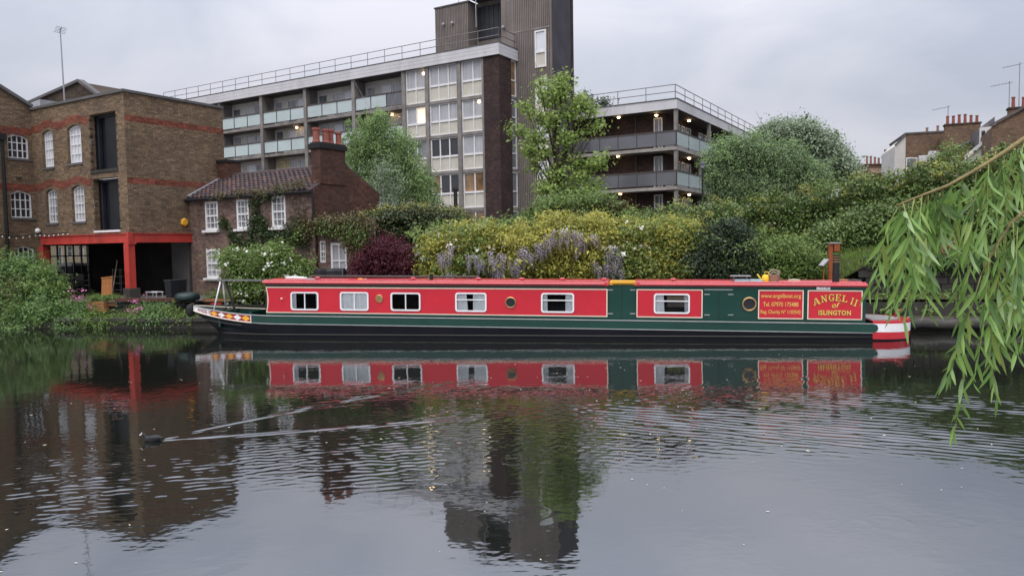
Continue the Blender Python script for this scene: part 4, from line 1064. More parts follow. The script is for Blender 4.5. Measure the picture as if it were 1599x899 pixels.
    (yw0, za), (yw1, zb_) = S(11, 208, xl), S(47, 249.5, xl); (yv0, zc), (yv1, zd) = S(16, 297, xl), S(52, 341, xl); (yu0, zee), (yu1, zff) = S(22, 384, xl), S(55, 401, xl)
    yw1 = min(yw1, -.12); yv1 = min(yv1, -.1); yu1 = min(yu1, -.08)
    eave = S(38, 167, xl)[1]
    MW = Matrix.Translation((xl, 0, 0)) @ Matrix.Rotation(math.pi / 2, 4, 'Z')      # its local x runs along +y of the building
    g = MB(); wall_panel(g, wy, 0, .4, eave, [(yw0, yw1, zb_, za, .14), (yv0, yv1, zd, zc, .14), (yu0, yu1, zff - .9, zee, .14)], 0, .22)
    pk = -2.9; zpk = eave + (S(0, 143, xl)[1] - S(38, 167, xl)[1]) / (abs(S(0, 143, xl)[0] - S(38, 167, xl)[0])) * abs(pk)
    g.add([(wy, 0, eave), (0, 0, eave), (pk, 0, zpk), (wy, 0, zpk - .3)], [(0, 1, 2, 3)])
    g.build('gable_wall', MATS['stock_brick'], R, fix=False, M=MW)
    c = MB(); c.beam((pk, -.02, zpk + .06), (0.05, -.02, eave + .06), .22, .12); c.build('gable_coping', MATS['coping'], R, M=MW)
    for a, b, c_, d in ((yw0, yw1, zb_, za), (yv0, yv1, zd, zc), (yu0, yu1, zff - .9, zee)):
        grid_window('window', R, a + .01, b - .01, c_ + .02, d - .015, 4, 3, .15, MATS['pane_dark'], fw, arch=.14, sill=sl, bar=.032, M=MW, dep=.06)
    for zz in (za - .02, zc - .02):
        m = MB(); m.quad((wy, -.006, zz), (-.02, -.006, zz), (-.02, -.006, zz + .3), (wy, -.006, zz + .3)); m.build('red_band', MATS['red_band_brick'], R, M=MW, fix=False)
    m = MB(); yy = S(6, 280, xl + .1)[0]; m.tube([(xl + .12, yy, .8), (xl + .12, yy, 7.2)], .07, 8); m.box(xl + .02, xl + .26, yy - .12, yy + .12, 7.2, 7.45); m.build('drainpipe', MATS['soot_black'], R)
    # second gable behind the parapet
    yg = 4.0
    gx0, gz0 = L(38, 166, yg); gx1, gz1 = L(125, 128, yg); gx2, gz2 = L(150, 147, yg); gx3 = gx1 + (gx2 - gx1) * 1.6
    b = MB(); b.prism([(gx0, ztop - 1), (gx3, ztop - 1), (gx3, gz1 - (gz1 - gz2) * 1.6), (gx1, gz1), (gx0, gz0)], yg, yg + 6); b.build('rear_gable', MATS['dark_stock_brick'], R)
    b = MB(); b.beam((gx0, yg + .02, gz0 + .05), (gx1, yg + .02, gz1 + .05), .3, .13); b.beam((gx1, yg + .03, gz1 + .052), (gx3, yg + .03, gz1 - (gz1 - gz2) * 1.6 + .05), .3, .13); b.build('rear_gable_coping', MATS['coping'], R)
    sk = MB(); sx0, sz0 = L(36, 165.5, 2.5); sx1, sz1 = L(62, 155, 2.5); sk.prism([(sx0, sz0 - .5), (sx1, sz0 - .5), (sx1, sz1), (sx0, sz0)], 2.5, 3.9); sk.build('lead_roof', MATS['lead'], R)
    # red steel frame: beams, posts, brackets
    zl = 2.94
    bm_ = MB(); bm_.box(-6.15, .10, -.10, .12, zl, zb - .003); bm_.box(-6.15, .11, -.14, -.10, zl, zl + .03); bm_.box(-6.15, .11, -.14, -.10, zb - .035, zb - .004); bm_.build('red_beam', MATS['red_steel'], R)
    bm_ = MB(); bm_.box(-.12, .10, .121, dep - .05, zl, zb - .003); bm_.box(.10, .14, -.10, dep - .05, zl, zl + .03); bm_.box(.10, .14, -.10, dep - .05, zb - .035, zb - .004); bm_.build('red_beam', MATS['red_steel'], R)
    cp_ = MB(); cp_.box(-.16, .15, -.15, .16, zl - .06, zl - .002); cp_.box(.02, .152, -.152, .02, zl, zb + .03); cp_.build('corner_plate', MATS['red_steel'], R)
    for x in (-.02, -6.02):
        p = MB(); p.box(x - .12, x + .12, -.13, .12, TERR_Z + .42, zl - .06); p.box(x - .15, x + .15, -.16, -.13, TERR_Z + .42, zl - .06); p.build('red_post', MATS['red_steel'], R)
        p = MB(); p.box(x - .22, x + .22, -.22, .22, TERR_Z - .05, TERR_Z + .42); p.build('post_base', MATS['undercroft'], R, bevel=.02)
    # undercroft: ceiling, back wall with glazed screen, floor, partition
    yk = dep - .15
    xo0, xo1 = L(78, 440, yk)[0], L(141, 440, yk)[0]
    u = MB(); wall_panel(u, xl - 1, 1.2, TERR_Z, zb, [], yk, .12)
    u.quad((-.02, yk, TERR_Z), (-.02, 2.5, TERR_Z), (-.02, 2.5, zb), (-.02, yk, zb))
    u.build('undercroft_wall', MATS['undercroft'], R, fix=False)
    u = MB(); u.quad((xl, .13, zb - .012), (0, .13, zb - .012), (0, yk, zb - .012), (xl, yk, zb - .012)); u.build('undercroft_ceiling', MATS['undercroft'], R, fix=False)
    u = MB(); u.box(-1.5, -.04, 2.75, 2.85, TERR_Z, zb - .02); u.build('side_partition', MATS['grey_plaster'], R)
    s = MB(); ya, yb_ = S(79, 440, xl)[0], S(141, 440, xl)[0]
    for k in range(6): y = ya + (yb_ - ya) * k / 5; s.box(xl - .03, xl + .03, y - .03, y + .03, TERR_Z, zl - .04)
    for z in (TERR_Z + .9, TERR_Z + 1.65): s.box(xl - .035, xl + .035, ya, yb_, z - .025, z + .025)
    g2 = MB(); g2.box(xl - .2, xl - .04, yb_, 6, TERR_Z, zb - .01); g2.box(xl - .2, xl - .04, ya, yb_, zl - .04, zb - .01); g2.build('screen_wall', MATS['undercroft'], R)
    s.build('steel_screen', MATS['black_paint'], R)
    # wall-mounted bits
    y, z = S(287.5, 347, .0); m = MB(); m.lathe((0, 0, 0), [(.17, 0), (.17, .05), (.12, .09)], 6); o = m.build('alarm_box', MATS['boat_yellow'], R); o.matrix_local = Matrix.Translation((0, y, z)) @ Matrix.Rotation(math.pi / 2, 4, 'Y')
    x, z = L(54, 362, -.25); m = MB(); m.lathe((x, -.12, z), [(.05, -.05), (.11, -.02), (.10, .10), (.03, .15)], 10); m.tube([(x, -.12, z + .05), (x - .2, 0, z - .05)], .025, 6); m.build('lamp', MATS['frame_white'], R, smooth=True)
    x, z = L(38, 280, -.05); m = MB(); m.lathe((xl + .02, -.6, z), [(.0, 0)] * 1 + [(.12, -.02), (.12, .02)], 10); m.build('wall_vent', MATS['brown_steel'], R)
    # antenna on the roof
    ax, az = L(101, 158, 1.2); _, at_ = L(93, 45, 1.2); ax1 = L(94, 48, 1.2)[0]
    A = thing('roof_antenna', 'tall thin antenna mast on the warehouse roof', 'antenna', WARE.M @ Matrix.Translation((ax, 1.2, ztop - .3)))
    hgt = at_ - ztop + .3; m = MB(); m.tube([(0, 0, 0), (ax1 - ax, 0, hgt)], [.035, .022], 7); m.build('mast', MATS['antenna_metal'], A)
    m = MB(); dx = ax1 - ax
    m.tube([(dx - .25, .1, hgt - .12), (dx + .3, -.1, hgt - .02)], .016, 5)
    for k in range(5): q = k / 4; m.tube([(dx - .25 + .55 * q - .02, .1 - .2 * q - .22, hgt - .12 + .1 * q), (dx - .25 + .55 * q + .02, .1 - .2 * q + .22, hgt - .12 + .1 * q)], .01, 5)
    m.build('yagi', MATS['antenna_metal'], A)
    # courtyard building seen through the screen at the left end of the undercroft
    xc = xl - 5.0
    C = thing('courtyard_building', 'cream courtyard building seen through the steel screen under the warehouse', 'building', WARE.M @ Matrix.Translation((xc, 0, 0)) @ Matrix.Rotation(math.pi / 2, 4, 'Z'))
    w = MB(); hs = []
    for u, v0, v1, wd in ((95, 386, 418, 8), (110, 384, 401, 10), (127, 384, 401, 10), (140, 386, 415, 8)):
        x0, z1 = S(u - wd / 2, v0, xc); x1, z0 = S(u + wd / 2, v1, xc); hs.append((x0, x1, z0, z1))
    wall_panel(w, hs[0][0] - 3, hs[-1][1] + 5, TERR_Z - .1, 5.0, hs, 0, .12); w.build('wall', MATS['courtyard_cream'], C, fix=False)
    for h in hs: grid_window('window', C, h[0], h[1], h[2], h[3], 1, 2, .08, MATS['pane_grey'], MATS['frame_white'])
warehouse()

# ------------------------------------------------------------------ brick cottage with the tiled roof
_y, _z = WARE.S(295, 308, 0.0)
KC = WARE.P((0.0, _y, 0))
COTT = Frame((KC.x, KC.y, 0), -31)
def cottage():
    R = thing('brick_cottage', 'old red brick cottage with brown pantile roof and tall chimney', 'cottage', COTT.M)
    L = lambda u, v, y=0: COTT.L(u, v, y)
    S = lambda u, v, x: COTT.S(u, v, x)
    ze = (L(300, 309)[1] + L(488, 294)[1]) / 2; xr = L(490, 300)[0]
    def rect(a, b): (x0, z1), (x1, z0) = L(*a), L(*b); return x0, x1, z0, z1
    ups = [rect((320, 315.5), (341.5, 359)), rect((369, 312), (389.5, 357)), rect((424, 306.5), (447, 354.5))]
    low = rect((322, 388.5), (345, 434))
    f = MB(); wall_panel(f, 0.0, xr, .4, ze, ups + [low + (.1,)], 0, .14); f.build('front_wall', MATS['cottage_brick'], R, fix=False)
    yr = 1.75; zr = L(440, 270, yr)[1]; yb = 2 * yr
    (ys0, zs0) = S(565, 300, xr)
    g = MB(); g.add([(xr, 0, .4), (xr, yb, .4), (xr, yb, ze), (xr, yr, zr), (xr, 0, ze)], [(0, 1, 2, 3, 4)]); g.build('gable_wall', MATS['chimney_brick'], R, fix=False)
    bk = MB(); bk.quad((xr, yb, .4), (0, yb, .4), (0, yb, ze), (xr, yb, ze)); bk.build('rear_wall', MATS['cottage_brick'], R, fix=False)
    # roof slab and pantiles
    rs = MB(); rs.prism_x([(-.16, ze - .10), (yr, zr), (yb + .1, ze - .08), (yb + .1, ze - .02), (yr, zr + .05), (-.16, ze - .04)], .0, xr - .02); rf = rs.build('roof', MATS['tile_brown'], R)
    sl = Vector((0, yr + .16, zr - ze + .10)); n_rows, n_cols = 9, 26
    cw = (xr - .25) / n_cols; rl = sl.length / n_rows; ud = sl.normalized()
    tm = MB(); tw = cw * 1.04
    prof = [(-.5, .01), (-.3, .05), (-.12, .085), (.05, .07), (.2, .03), (.36, .0), (.5, .01)]
    for (a, ha), (b, hb) in zip(prof[:-1], prof[1:]):
        tm.quad((a * tw, 0, ha), (b * tw, 0, hb), (b * tw, rl * 1.08, hb * .7 - .04), (a * tw, rl * 1.08, ha * .7 - .04))
        tm.quad((a * tw, 0, ha - .05), (b * tw, 0, hb - .05), (b * tw, 0, hb), (a * tw, 0, ha))
    proto = tm.build('roof_tile', MATS['tile_brown'], rf, fix=False, smooth=False)
    proto2 = proto.copy(); proto2.data = proto.data.copy(); proto2.data.materials[0] = plain('tile_dark', (0.070, 0.051, 0.051), 0.85, 0.3, 9, 0.2); COL.objects.link(proto2)
    proto3 = proto.copy(); proto3.data = proto.data.copy(); proto3.data.materials[0] = plain('tile_red', (0.115, 0.068, 0.060), 0.85, 0.3, 9, 0.2); COL.objects.link(proto3)
    pr = [proto, proto2, proto3]; used = [0, 0, 0]; ang = math.atan2(ud.z, ud.y); rr = random.Random(4)
    B0 = Vector((0, -.16, ze - .035))
    for r in range(n_rows):
        for c in range(n_cols):
            k = rr.choices((0, 1, 2), (6, 3, 2))[0]
            o = pr[k] if not used[k] else link_copy(pr[k], rf)
            if not used[k] and k: o.parent = rf
            used[k] = 1
            P = B0 + Vector((.12 + cw * (c + .5), 0, 0)) + ud * (rl * r)
            o.matrix_local = Matrix.Translation(P) @ Matrix.Rotation(ang + rr.uniform(-.02, .02), 4, 'X') @ Matrix.Rotation(rr.uniform(-.02, .02), 4, 'Z')
    rg = MB(); rg.tube([(0.6, yr, zr + .06), (xr - .1, yr, zr + .06)], .10, 8); rg.build('ridge', MATS['tile_brown'], rf)
    fl = MB(); fl.beam((.06, -.1, ze + .05), (.06, yr, zr + .12), .14, .05); fl.build('flashing', MATS['lead'], rf)
    gt = MB(); gt.tube([(.0, -.2, ze - .12), (xr + .02, -.2, ze - .12)], .055, 8); gt.build('gutter', MATS['soot_black'], R)
    dp = MB(); dp.tube([(xr + .03, -.12, ze - .1), (xr + .04, -.1, ze - .35), (xr + .04, -.1, ze - 1.45)], .045, 8); dp.build('downpipe', MATS['soot_black'], R)
    # chimney stack on the gable, shoulder, cap, pots
    cx1 = xr + .04; cx0 = xr - .42
    cy0, cy1 = S(499, 250, xr)[0], S(538, 250, xr)[0]
    zc = S(515, 226, xr)[1]
    c = MB(); c.box(cx0, cx1, cy0, cy1, ze + .2, zc - .18)
    ch = c.build('chimney', MATS['chimney_brick'], R)
    c = MB(); c.box(cx0 - .07, cx1 + .06, cy0 - .07, cy1 + .07, zc - .18, zc); c.box(cx0 - .03, cx1 + .03, cy0 - .03, cy1 + .03, zc, zc + .05); c.build('chimney_cap', MATS['soot_black'], ch, bevel=.015)
    ph = S(515, 203, xr)[1] - zc
    pp = None
    for k, fy in enumerate((.12, .37, .62, .87)):
        y = cy0 + (cy1 - cy0) * fy; x = (cx0 + cx1) / 2 + (-.1, .06, -.04, .08)[k]
        if pp is None:
            m = MB(); m.lathe((0, 0, 0), [(.15, 0), (.15, .05), (.125, .09), (.115, ph * .8), (.15, ph * .86), (.15, ph), (.11, ph)], 14); pp = m.build('chimney_pot', MATS['terracotta'], ch); o = pp
        else: o = link_copy(pp, ch)
        o.matrix_local = TM(x, y, zc + .05, 0, (1, .95, 1.02, .88)[k])
    # small stack at the left end
    a, b = L(331, 254, yr), L(366, 276, yr); s = MB(); s.box(a[0], b[0], yr - .35, yr + .35, zr - .2, a[1] - .1); s2 = s.build('side_stack', MATS['chimney_brick'], R); s = MB(); s.box(a[0] - .05, b[0] + .05, yr - .4, yr + .4, a[1] - .1, a[1]); s.build('stack_cap', MATS['soot_black'], s2)
    # sash windows
    for w in ups: grid_window('window', R, w[0] + .0, w[1] - .0, w[2], w[3], 3, 4, .05, MATS['pane_grey'], MATS['frame_white'], t=.085, bar=.03, sill=MATS['frame_white'], dep=.06, mid=2)
    w = low; grid_window('window', R, w[0], w[1], w[2], w[3], 3, 4, .05, MATS['pane_net'], MATS['frame_white'], t=.075, bar=.03, arch=.1, sill=MATS['frame_white'], dep=.06, mid=2)
    # low extension to the right, under the ivy
    xe = L(572, 380, .2)[0]; zt = L(560, 336, .2)[1]
    e0 = rect((487.5, 376), (505, 410)); d0 = rect((511, 379), (538, 424)); e0 = (max(e0[0], xr + .06),) + e0[1:]
    d0 = d0[:2] + (TERR_Z + .05, d0[3])
    e = MB(); wall_panel(e, xr, xe, .4, zt - .15, [e0, d0], .12, .14); e.box(xr, xe, .3, .7, .4, zt - .16); e.build('extension_wall', MATS['cottage_brick'], R, fix=False)
    grid_window('window', R, e0[0], e0[1], e0[2], e0[3], 2, 4, .2, MATS['pane_grey'], MATS['frame_white'], t=.06, bar=.025, mid=2)
    dd = grid_window('door', R, d0[0], d0[1], d0[2], d0[3], 2, 3, .2, MATS['pane_net'], MATS['frame_white'], t=.10, bar=.05)
    return ze, xr, zt, xe, zr, yr
CZE, CXR, CZT, CXE, CZR, CYR = cottage()
# ------------------------------------------------------------------ the flats behind: long block, stair tower, right wing
FO = at(725, 150, 54)
FLAT = Frame((FO.x, FO.y, 0), -31.2)
def railing(name, parent, pts, h, spacing, mat, r=.028, rails=(1.0, .5), base=0.0):
    """posts and rails along a polyline, one mesh: far too thin to pick apart"""
    m = MB()
    for q in rails: m.tube([Vector(p) + Vector((0, 0, base + h * q)) for p in pts], r, 5)
    for a, b in zip(pts[:-1], pts[1:]):
        a, b = Vector(a), Vector(b); n = max(1, round((b - a).length / spacing))
        for k in range(n + 1): p = a.lerp(b, k / n); m.tube([p, p + Vector((0, 0, base + h))], r * .9, 5)
    o = m.build(name, mat, parent); o['kind'] = 'stuff'; return o
LAMP = None
def lamp(parent, x, y, z, r=.11):
    global LAMP
    if LAMP is None:
        m = MB(); m.lathe((0, 0, 0), [(r, -.05), (r, .0), (r * .5, .02)], 12); m.ball((0, 0, -.05), r * .95, 12, 6, (1, 1, .5)); LAMP = m.build('ceiling_lamp', MATS['lamp_glow'], parent); o = LAMP
    else: o = link_copy(LAMP, parent)
    o.matrix_local = Matrix.Translation((x, y, z)); return o

def flats_block():
    R = thing('block_of_flats', 'long grey block of flats with glass balconies and a ribbed concrete tower', 'flats', FLAT.M)
    L = lambda u, v, y=0: FLAT.L(u, v, y)
    S = lambda u, v, x: FLAT.S(u, v, x)
    XB = [-34.6, -31.7, L(345, 215)[0], L(410, 200)[0], L(478, 180)[0], L(553, 160)[0], L(631, 135)[0]]      # balcony mullions
    XW = [L(631, 135)[0], L(668, 160)[0], L(718, 160)[0], L(757, 160)[0]]                                       # window bays
    xp0, xp1 = XW[-1], L(781.5, 160)[0]
    ZS = [L(725, v)[1] for v in (152, 207, 265, 325)]; ZS = ZS + [ZS[-1] - 2.7]
    ztop, zfas = L(781, 68)[1], L(781, 86)[1]
    levels = [(ZS[0], zfas)] + [(ZS[i + 1], ZS[i] - .22) for i in range(4)] + [(0.7, ZS[4] - .22)]
    D = 9.0; BD = 1.25
    # floor slabs, cross walls, back wall of the balconies
    for z in ZS:
        m = MB(); m.box(XB[0], xp0, -.06, D - .02, z - .22, z); m.build('floor_slab', MATS['concrete'], R)
    for x in XB[:-1] + XW:
        m = MB(); m.box(x - .16, x + .16, -.12, .35, .7, zfas - .002); m.build('column', MATS['concrete'], R)
    bw = MB(); bw.quad((XB[0], BD, .7), (XW[0], BD, .7), (XW[0], BD, zfas), (XB[0], BD, zfas)); bw.build('balcony_wall', MATS['balcony_wall'], R, fix=False)
    bk = MB(); bk.quad((xp1, D, .7), (XB[0], D, .7), (XB[0], D, ztop), (xp1, D, ztop)); bk.quad((XB[0], D, .7), (XB[0], 0, .7), (XB[0], 0, ztop), (XB[0], D, ztop)); bk.build('rear_wall', MATS['concrete'], R, fix=False)
    pt = MB()
    for x in XB[1:]: pt.box(x - .08, x + .08, .351, BD - .002, .7, zfas - .004)
    pt.build('party_wall', MATS['concrete'], R); pt_o = R.children[-1]; pt_o['kind'] = 'stuff'
    # fascia of three boards, roof, railings
    for k in range(3):
        h = (ztop - zfas) / 3; m = MB(); m.box(XB[0], xp1 + .12, -.30, -.1, zfas + h * k + .006, zfas + h * (k + 1) - .006); m.box(xp1 - .08, xp1 + .12, -.1, 2.3, zfas + h * k + .006, zfas + h * (k + 1) - .006); m.build('fascia_board', MATS['fascia_white'], R)
    rf = MB(); rf.box(XB[0], xp1 - .08, -.09, D, zfas + .003, ztop - .02); rf.box(XB[0], xp1 + .14, -.32, D, ztop + .0, ztop + .07); rf.build('flat_roof', MATS['coping'], R)
    railing('roof_railing', R, [(XB[0], -.1, ztop + .07), (xp1 + .0, -.1, ztop + .07), (xp1 + .0, 2.2, ztop + .07)], 1.0, 1.75, MATS['rail_grey'])
    # balconies
    rr = random.Random(11); fw = MATS['frame_white']
    gp = None
    for i in range(len(XB) - 1):
        a, b = XB[i] + .16, XB[i + 1] - .16
        for li, (z0, z1) in enumerate(levels[:4]):
            bal = MB(); bal.box(a, b, -.05, .03, z0 + 1.06, z0 + 1.16); bal.box(a, b, -.03, .02, z0 + .10, z0 + .14)
            for k in range(1, 3): x = a + (b - a) * k / 3; bal.box(x - .03, x + .03, -.04, .03, z0 + .14, z0 + 1.06)
            B = bal.build('balcony', MATS['brown_steel'], R)
            for k in range(3):
                x0, x1 = a + (b - a) * k / 3 + .04, a + (b - a) * (k + 1) / 3 - .04
                g = MB(); g.box(x0, x1, -.015, .005, z0 + .145, z0 + 1.055); g.build('glass_panel', MATS['smoked_glass' if (li == 0 and i == len(XB) - 2 and k == 2) else 'frosted_glass'], B)
            # a glazed door and windows in the wall behind
            ww = (b - a); y = BD
            xs = [(a + ww * .02, a + ww * .22, 0.05), (a + ww * .34, a + ww * .56, .05), (a + ww * .58, a + ww * .86, .85)]
            for (x0, x1, zz) in xs:
                w = MB(); t = .07; zt = z0 + 2.12
                w.box(x0, x1, y - .06, y - .002, z0 + zz, z0 + zz + t); w.box(x0, x1, y - .06, y - .002, zt - t, zt); w.box(x0, x0 + t, y - .06, y - .002, z0 + zz + t, zt - t); w.box(x1 - t, x1, y - .06, y - .002, z0 + zz + t, zt - t)
                o = w.build('window', fw, R)
                p = MB(); p.quad((x0, y - .02, z0 + zz), (x1, y - .02, z0 + zz), (x1, y - .02, zt), (x0, y - .02, zt)); p.build('pane', MATS[rr.choice(['pane_net', 'pane_white', 'pane_white', 'pane_net', 'pane_grey'])], o, fix=False)
    yw = MB(); a, b = XB[3] + .2, XB[4] - .2; z0 = levels[2][0]; yw.box(a, a + 1.6, BD - .03, BD - .005, z0, z0 + 2.3); yw.build('yellow_wall', MATS['yellow_wall'], R)
    a = XB[4] - .9; z0 = levels[1][0]; yw = MB(); yw.box(a - .3, XB[4] - .1, BD - .03, BD - .005, z0, z0 + 2.3); yw.build('cream_wall', MATS['yellow_wall'], R)
    for (i, li, f) in ((3, 1, .62), (5, 1, .62)):
        a, b = XB[i], XB[i + 1]; lamp(R, a + (b - a) * f, .8, levels[li][1] - .1)
    # window bays: white frame, panes above, cream panels below
    for i, n in enumerate((2, 3, 2)):
        a, b = XW[i] + .16, XW[i + 1] - (.16 if i < 2 else 0.0)
        for li, (z0, z1) in enumerate(levels):
            zt = z0 + (z1 - z0) * .44; y = .10; t = .085
            w = MB(); w.box(a, b, y - .07, y + .03, z0, z0 + t); w.box(a, b, y - .07, y + .03, z1 - t, z1); w.box(a, b, y - .07, y + .03, zt - .07, zt + .07)
            ks = [a + (b - a) * k / n for k in range(n + 1)]
            for k, x in enumerate(ks):
                q = t if k in (0, n) else .07; x0 = x if k == 0 else x - q if k == n else x - q / 2
                w.box(x0, x0 + q, y - .068, y + .028, z0 + t, zt - .07); w.box(x0, x0 + q * 1.3, y - .068, y + .028, zt + .07, z1 - t)
            o = w.build('window', fw, R)
            for k in range(n):
                x0, x1 = ks[k], ks[k + 1]
                p = MB(); p.quad((x0 + .03, y, z0 + .03), (x1 - .03, y, z0 + .03), (x1 - .03, y, zt), (x0 + .03, y, zt)); p.build('lower_panel', MATS['cream_panel'], o, fix=False)
                mt = 'pane_net' if li == 0 else rr.choice(['pane_net', 'pane_net', 'pane_grey']) if li == 1 else rr.choice(['pane_dark', 'pane_dark', 'pane_grey']) if (li == 2 and i < 2) else 'pane_net' if li == 2 else rr.choice(['pane_dark', 'pane_grey', 'pane_warm']) if i < 2 else 'pane_warm'
                if i == 0 and k == 1 and li == 1: mt = 'lit_pane'
                p = MB(); p.quad((x0 + .03, y, zt), (x1 - .03, y, zt), (x1 - .03, y, z1 - .03), (x0 + .03, y, z1 - .03)); p.build('pane', MATS[mt], o, fix=False)
    for (i, li, f, dz) in ((0, 0, .82, .25), (2, 1, .75, .1), (0, 1, .72, .75)):
        a, b = XW[i], XW[i + 1]; m = MB(); x = a + (b - a) * f; z = levels[li][1] - .12 - dz; m.lathe((x, .085, z), [(.10, 0), (.09, -.04), (.03, -.05)], 10, axis='Y'); m.build('window_lamp', MATS['lamp_glow'], R)
    # brick end pier and the window strip behind it
    y1, _ = S(799.5, 200, xp1)
    p = MB(); p.box(xp0 + .0, xp1, -.13, y1, .7, zfas - .002); p.build('brick_pier', MATS['purple_brick'], R)
    y2, _ = S(808.5, 200, xp1)
    for li, (z0, z1) in enumerate(levels):
        w = MB(); x = xp1 - .12; w.box(x - .05, x + .06, y1 + .02, y1 + .10, z0, z1); w.box(x - .05, x + .06, y2 - .12, y2 - .02, z0, z1)
        for z in (z0 + .04, z0 + (z1 - z0) * .45, z1 - .05): w.box(x - .05, x + .06, y1 + .10, y2 - .12, z - .05, z + .05)
        o = w.build('window', fw, R); q = MB(); q.quad((x, y1 + .05, z0), (x, y2, z0), (x, y2, z1), (x, y1 + .05, z1)); q.build('pane', MATS['pane_warm' if li == 0 else 'pane_grey'], o, fix=False)
        c = MB(); c.box(x - 1, xp1 - .02, y1 + .01, y2, z0 - .2, z0 - .002); c.build('floor_slab', MATS['concrete'], R)
    # ---- ribbed tower
    yt = y2; xt0 = xp1 - .3; xt1, _ = L(863, 200, yt); zt = 20.9
    yt1, _ = S(896, 200, xt1)
    def ribs(x0, x1, z0, z1, y, holes=()):
        m = MB(); n = int((x1 - x0) / .145); w = (x1 - x0) / n
        zz = sorted({z0, z1} | {h[2] for h in holes} | {h[3] for h in holes})
        for k in range(n):
            a = x0 + w * k
            for za, zb in zip(zz[:-1], zz[1:]):
                if any(h[0] < a + w / 2 < h[1] and h[2] < (za + zb) / 2 < h[3] for h in holes): continue
                m.quad((a, y, za), (a + w * .68, y, za), (a + w * .68, y, zb), (a, y, zb)); m.quad((a + w * .68, y, za), (a + w * .72, y + .06, za), (a + w * .72, y + .06, zb), (a + w * .68, y, zb))
                m.quad((a + w * .72, y + .06, za), (a + w * .98, y + .06, za), (a + w * .98, y + .06, zb), (a + w * .72, y + .06, zb)); m.quad((a + w * .98, y + .06, za), (a + w, y, za), (a + w, y, zb), (a + w * .98, y + .06, zb))
        return m
    def rect(a, b, y): (x0, z1), (x1, z0) = L(*a, y), L(*b, y); return x0, x1, z0, z1
    tw = [rect((835, 49), (853.5, 104), yt), rect((836, 124), (855.5, 178), yt), rect((838, 196), (857, 232), yt), rect((839, 253), (857.5, 297), yt), rect((840, 305), (858, 332), yt)]
    zj = L(840, 44, yt)[1]
    m = ribs(xt0, xt1 - .14, .7, zt, yt, tw); m.box(xt1 - .14, xt1, yt - .02, yt1, .7, zt)
    m.build('ribbed_wall', MATS['ribbed_concrete'], R, fix=False); R.children[-1]['kind'] = 'stuff'
    j = MB(); j.box(xt0, xt1 - .15, yt - .015, yt + .03, zj - .07, zj + .03); j.build('string_course', MATS['concrete'], R)
    sd = MB(); sd.box(xt1 + .001, xt1 + .01, yt + .1, yt1 - .35, .7, zt); sd.build('side_wall', MATS['dark_render'], R)
    ed = MB(); ed.box(xt1 - .1, xt1 + .06, yt1 - .35, yt1, .7, zt + .002); ed.build('edge_fin', MATS['purple_brick'], R)
    cpt = MB(); cpt.box(-1, xt1 + .08, yt - .05, yt1 + .05, zt, zt + .12); cpt.build('tower_coping', MATS['coping'], R)
    for x0, x1, z0, z1 in tw:
        zm = z0 + (z1 - z0) * .42
        w = MB(); t = .1
        for a in ((x0, x1, z0, z0 + t), (x0, x1, z1 - t, z1), (x0, x0 + t, z0 + t, z1 - t), (x1 - t, x1, z0 + t, z1 - t), (x0 + t, x1 - t, zm - .07, zm + .07)): w.box(a[0], a[1], yt - .05, yt + .06, a[2], a[3])
        o = w.build('window', fw, R); q = MB(); q.quad((x0, yt + .02, z0), (x1, yt + .02, z0), (x1, yt + .02, zm), (x0, yt + .02, zm)); q.build('lower_panel', MATS['cream_panel'], o, fix=False)
        q = MB(); q.quad((x0, yt + .02, zm), (x1, yt + .02, zm), (x1, yt + .02, z1), (x0, yt + .02, z1)); q.build('pane', MATS['pane_white'], o, fix=False)
    # plant room beside the tower and the dark door between them
    xq0, xq1 = L(680, 60, yt)[0], L(732, 60, yt)[0]; zq = L(705, 9, yt)[1]
    yq = S(746, 60, xq1)[0]
    m = ribs(xq0, xq1, ztop, zq, yt); m.quad((xq1, yt, ztop), (xq1, yq + 2, ztop), (xq1, yq + 2, zq), (xq1, yt, zq)); m.quad((xq0, yt, zq), (xq1, yt, zq), (xq1, yq + 2, zq), (xq0, yq + 2, zq)); m.quad((xq0, yt, ztop), (xq0, yq + 2, ztop), (xq0, yq + 2, zq), (xq0, yt, zq))
    m.build('plant_room_wall', MATS['ribbed_concrete'], R, fix=False); R.children[-1]['kind'] = 'stuff'
    cc = MB(); cc.box(xq0 - .06, xq1 + .06, yt - .06, yq + 2, zq, zq + .1); cc.build('plant_room_coping', MATS['coping'], R)
    xd1 = L(783, 60, yt)[0]
    wl_ = MB(); wl_.box(xq1, xt0 + .02, yq, yq + .1, ztop, zt); wl_.box(xd1, xt0 + .01, yt + .002, yt + .3, ztop, zt - .01); wl_.build('tower_wall', MATS['ribbed_concrete'], R)
    for x, z in ((L(694, 39, yt)), (L(707.5, 37, yt)), (L(787, 43.5, yt))):
        q = MB(); q.lathe((x, yt, z), [(.08, .0), (.08, -.16), (.11, -.2), (.05, -.24)], 8, axis='Y'); q.build('flood_lamp', MATS['lead'], R)
    dz0, dz1 = L(760, 62, yq)[1], L(760, 10, yq)[1]; x0, x1 = L(747, 40, yq)[0], L(782, 40, yq)[0]
    dd = MB(); dd.box(x0, x1, yq - .06, yq - .005, dz0, dz1); dr = dd.build('dark_hatch', MATS['dark_door'], R)
    for k in range(5): q = MB(); xx = x0 + (x1 - x0) * (k + .5) / 5; q.box(xx - .02, xx + .02, yq - .1, yq - .06, dz0, dz1); q.build('hatch_batten', MATS['dark_render'], dr)
    railing('plant_room_railing', R, [(xq0 + 2.1, yt + .2, zq + .1), (xq1, yt + .2, zq + .1), (xd1 + .3, yt + .4, zq + .1)], .8, .8, MATS['rail_grey'], .022)
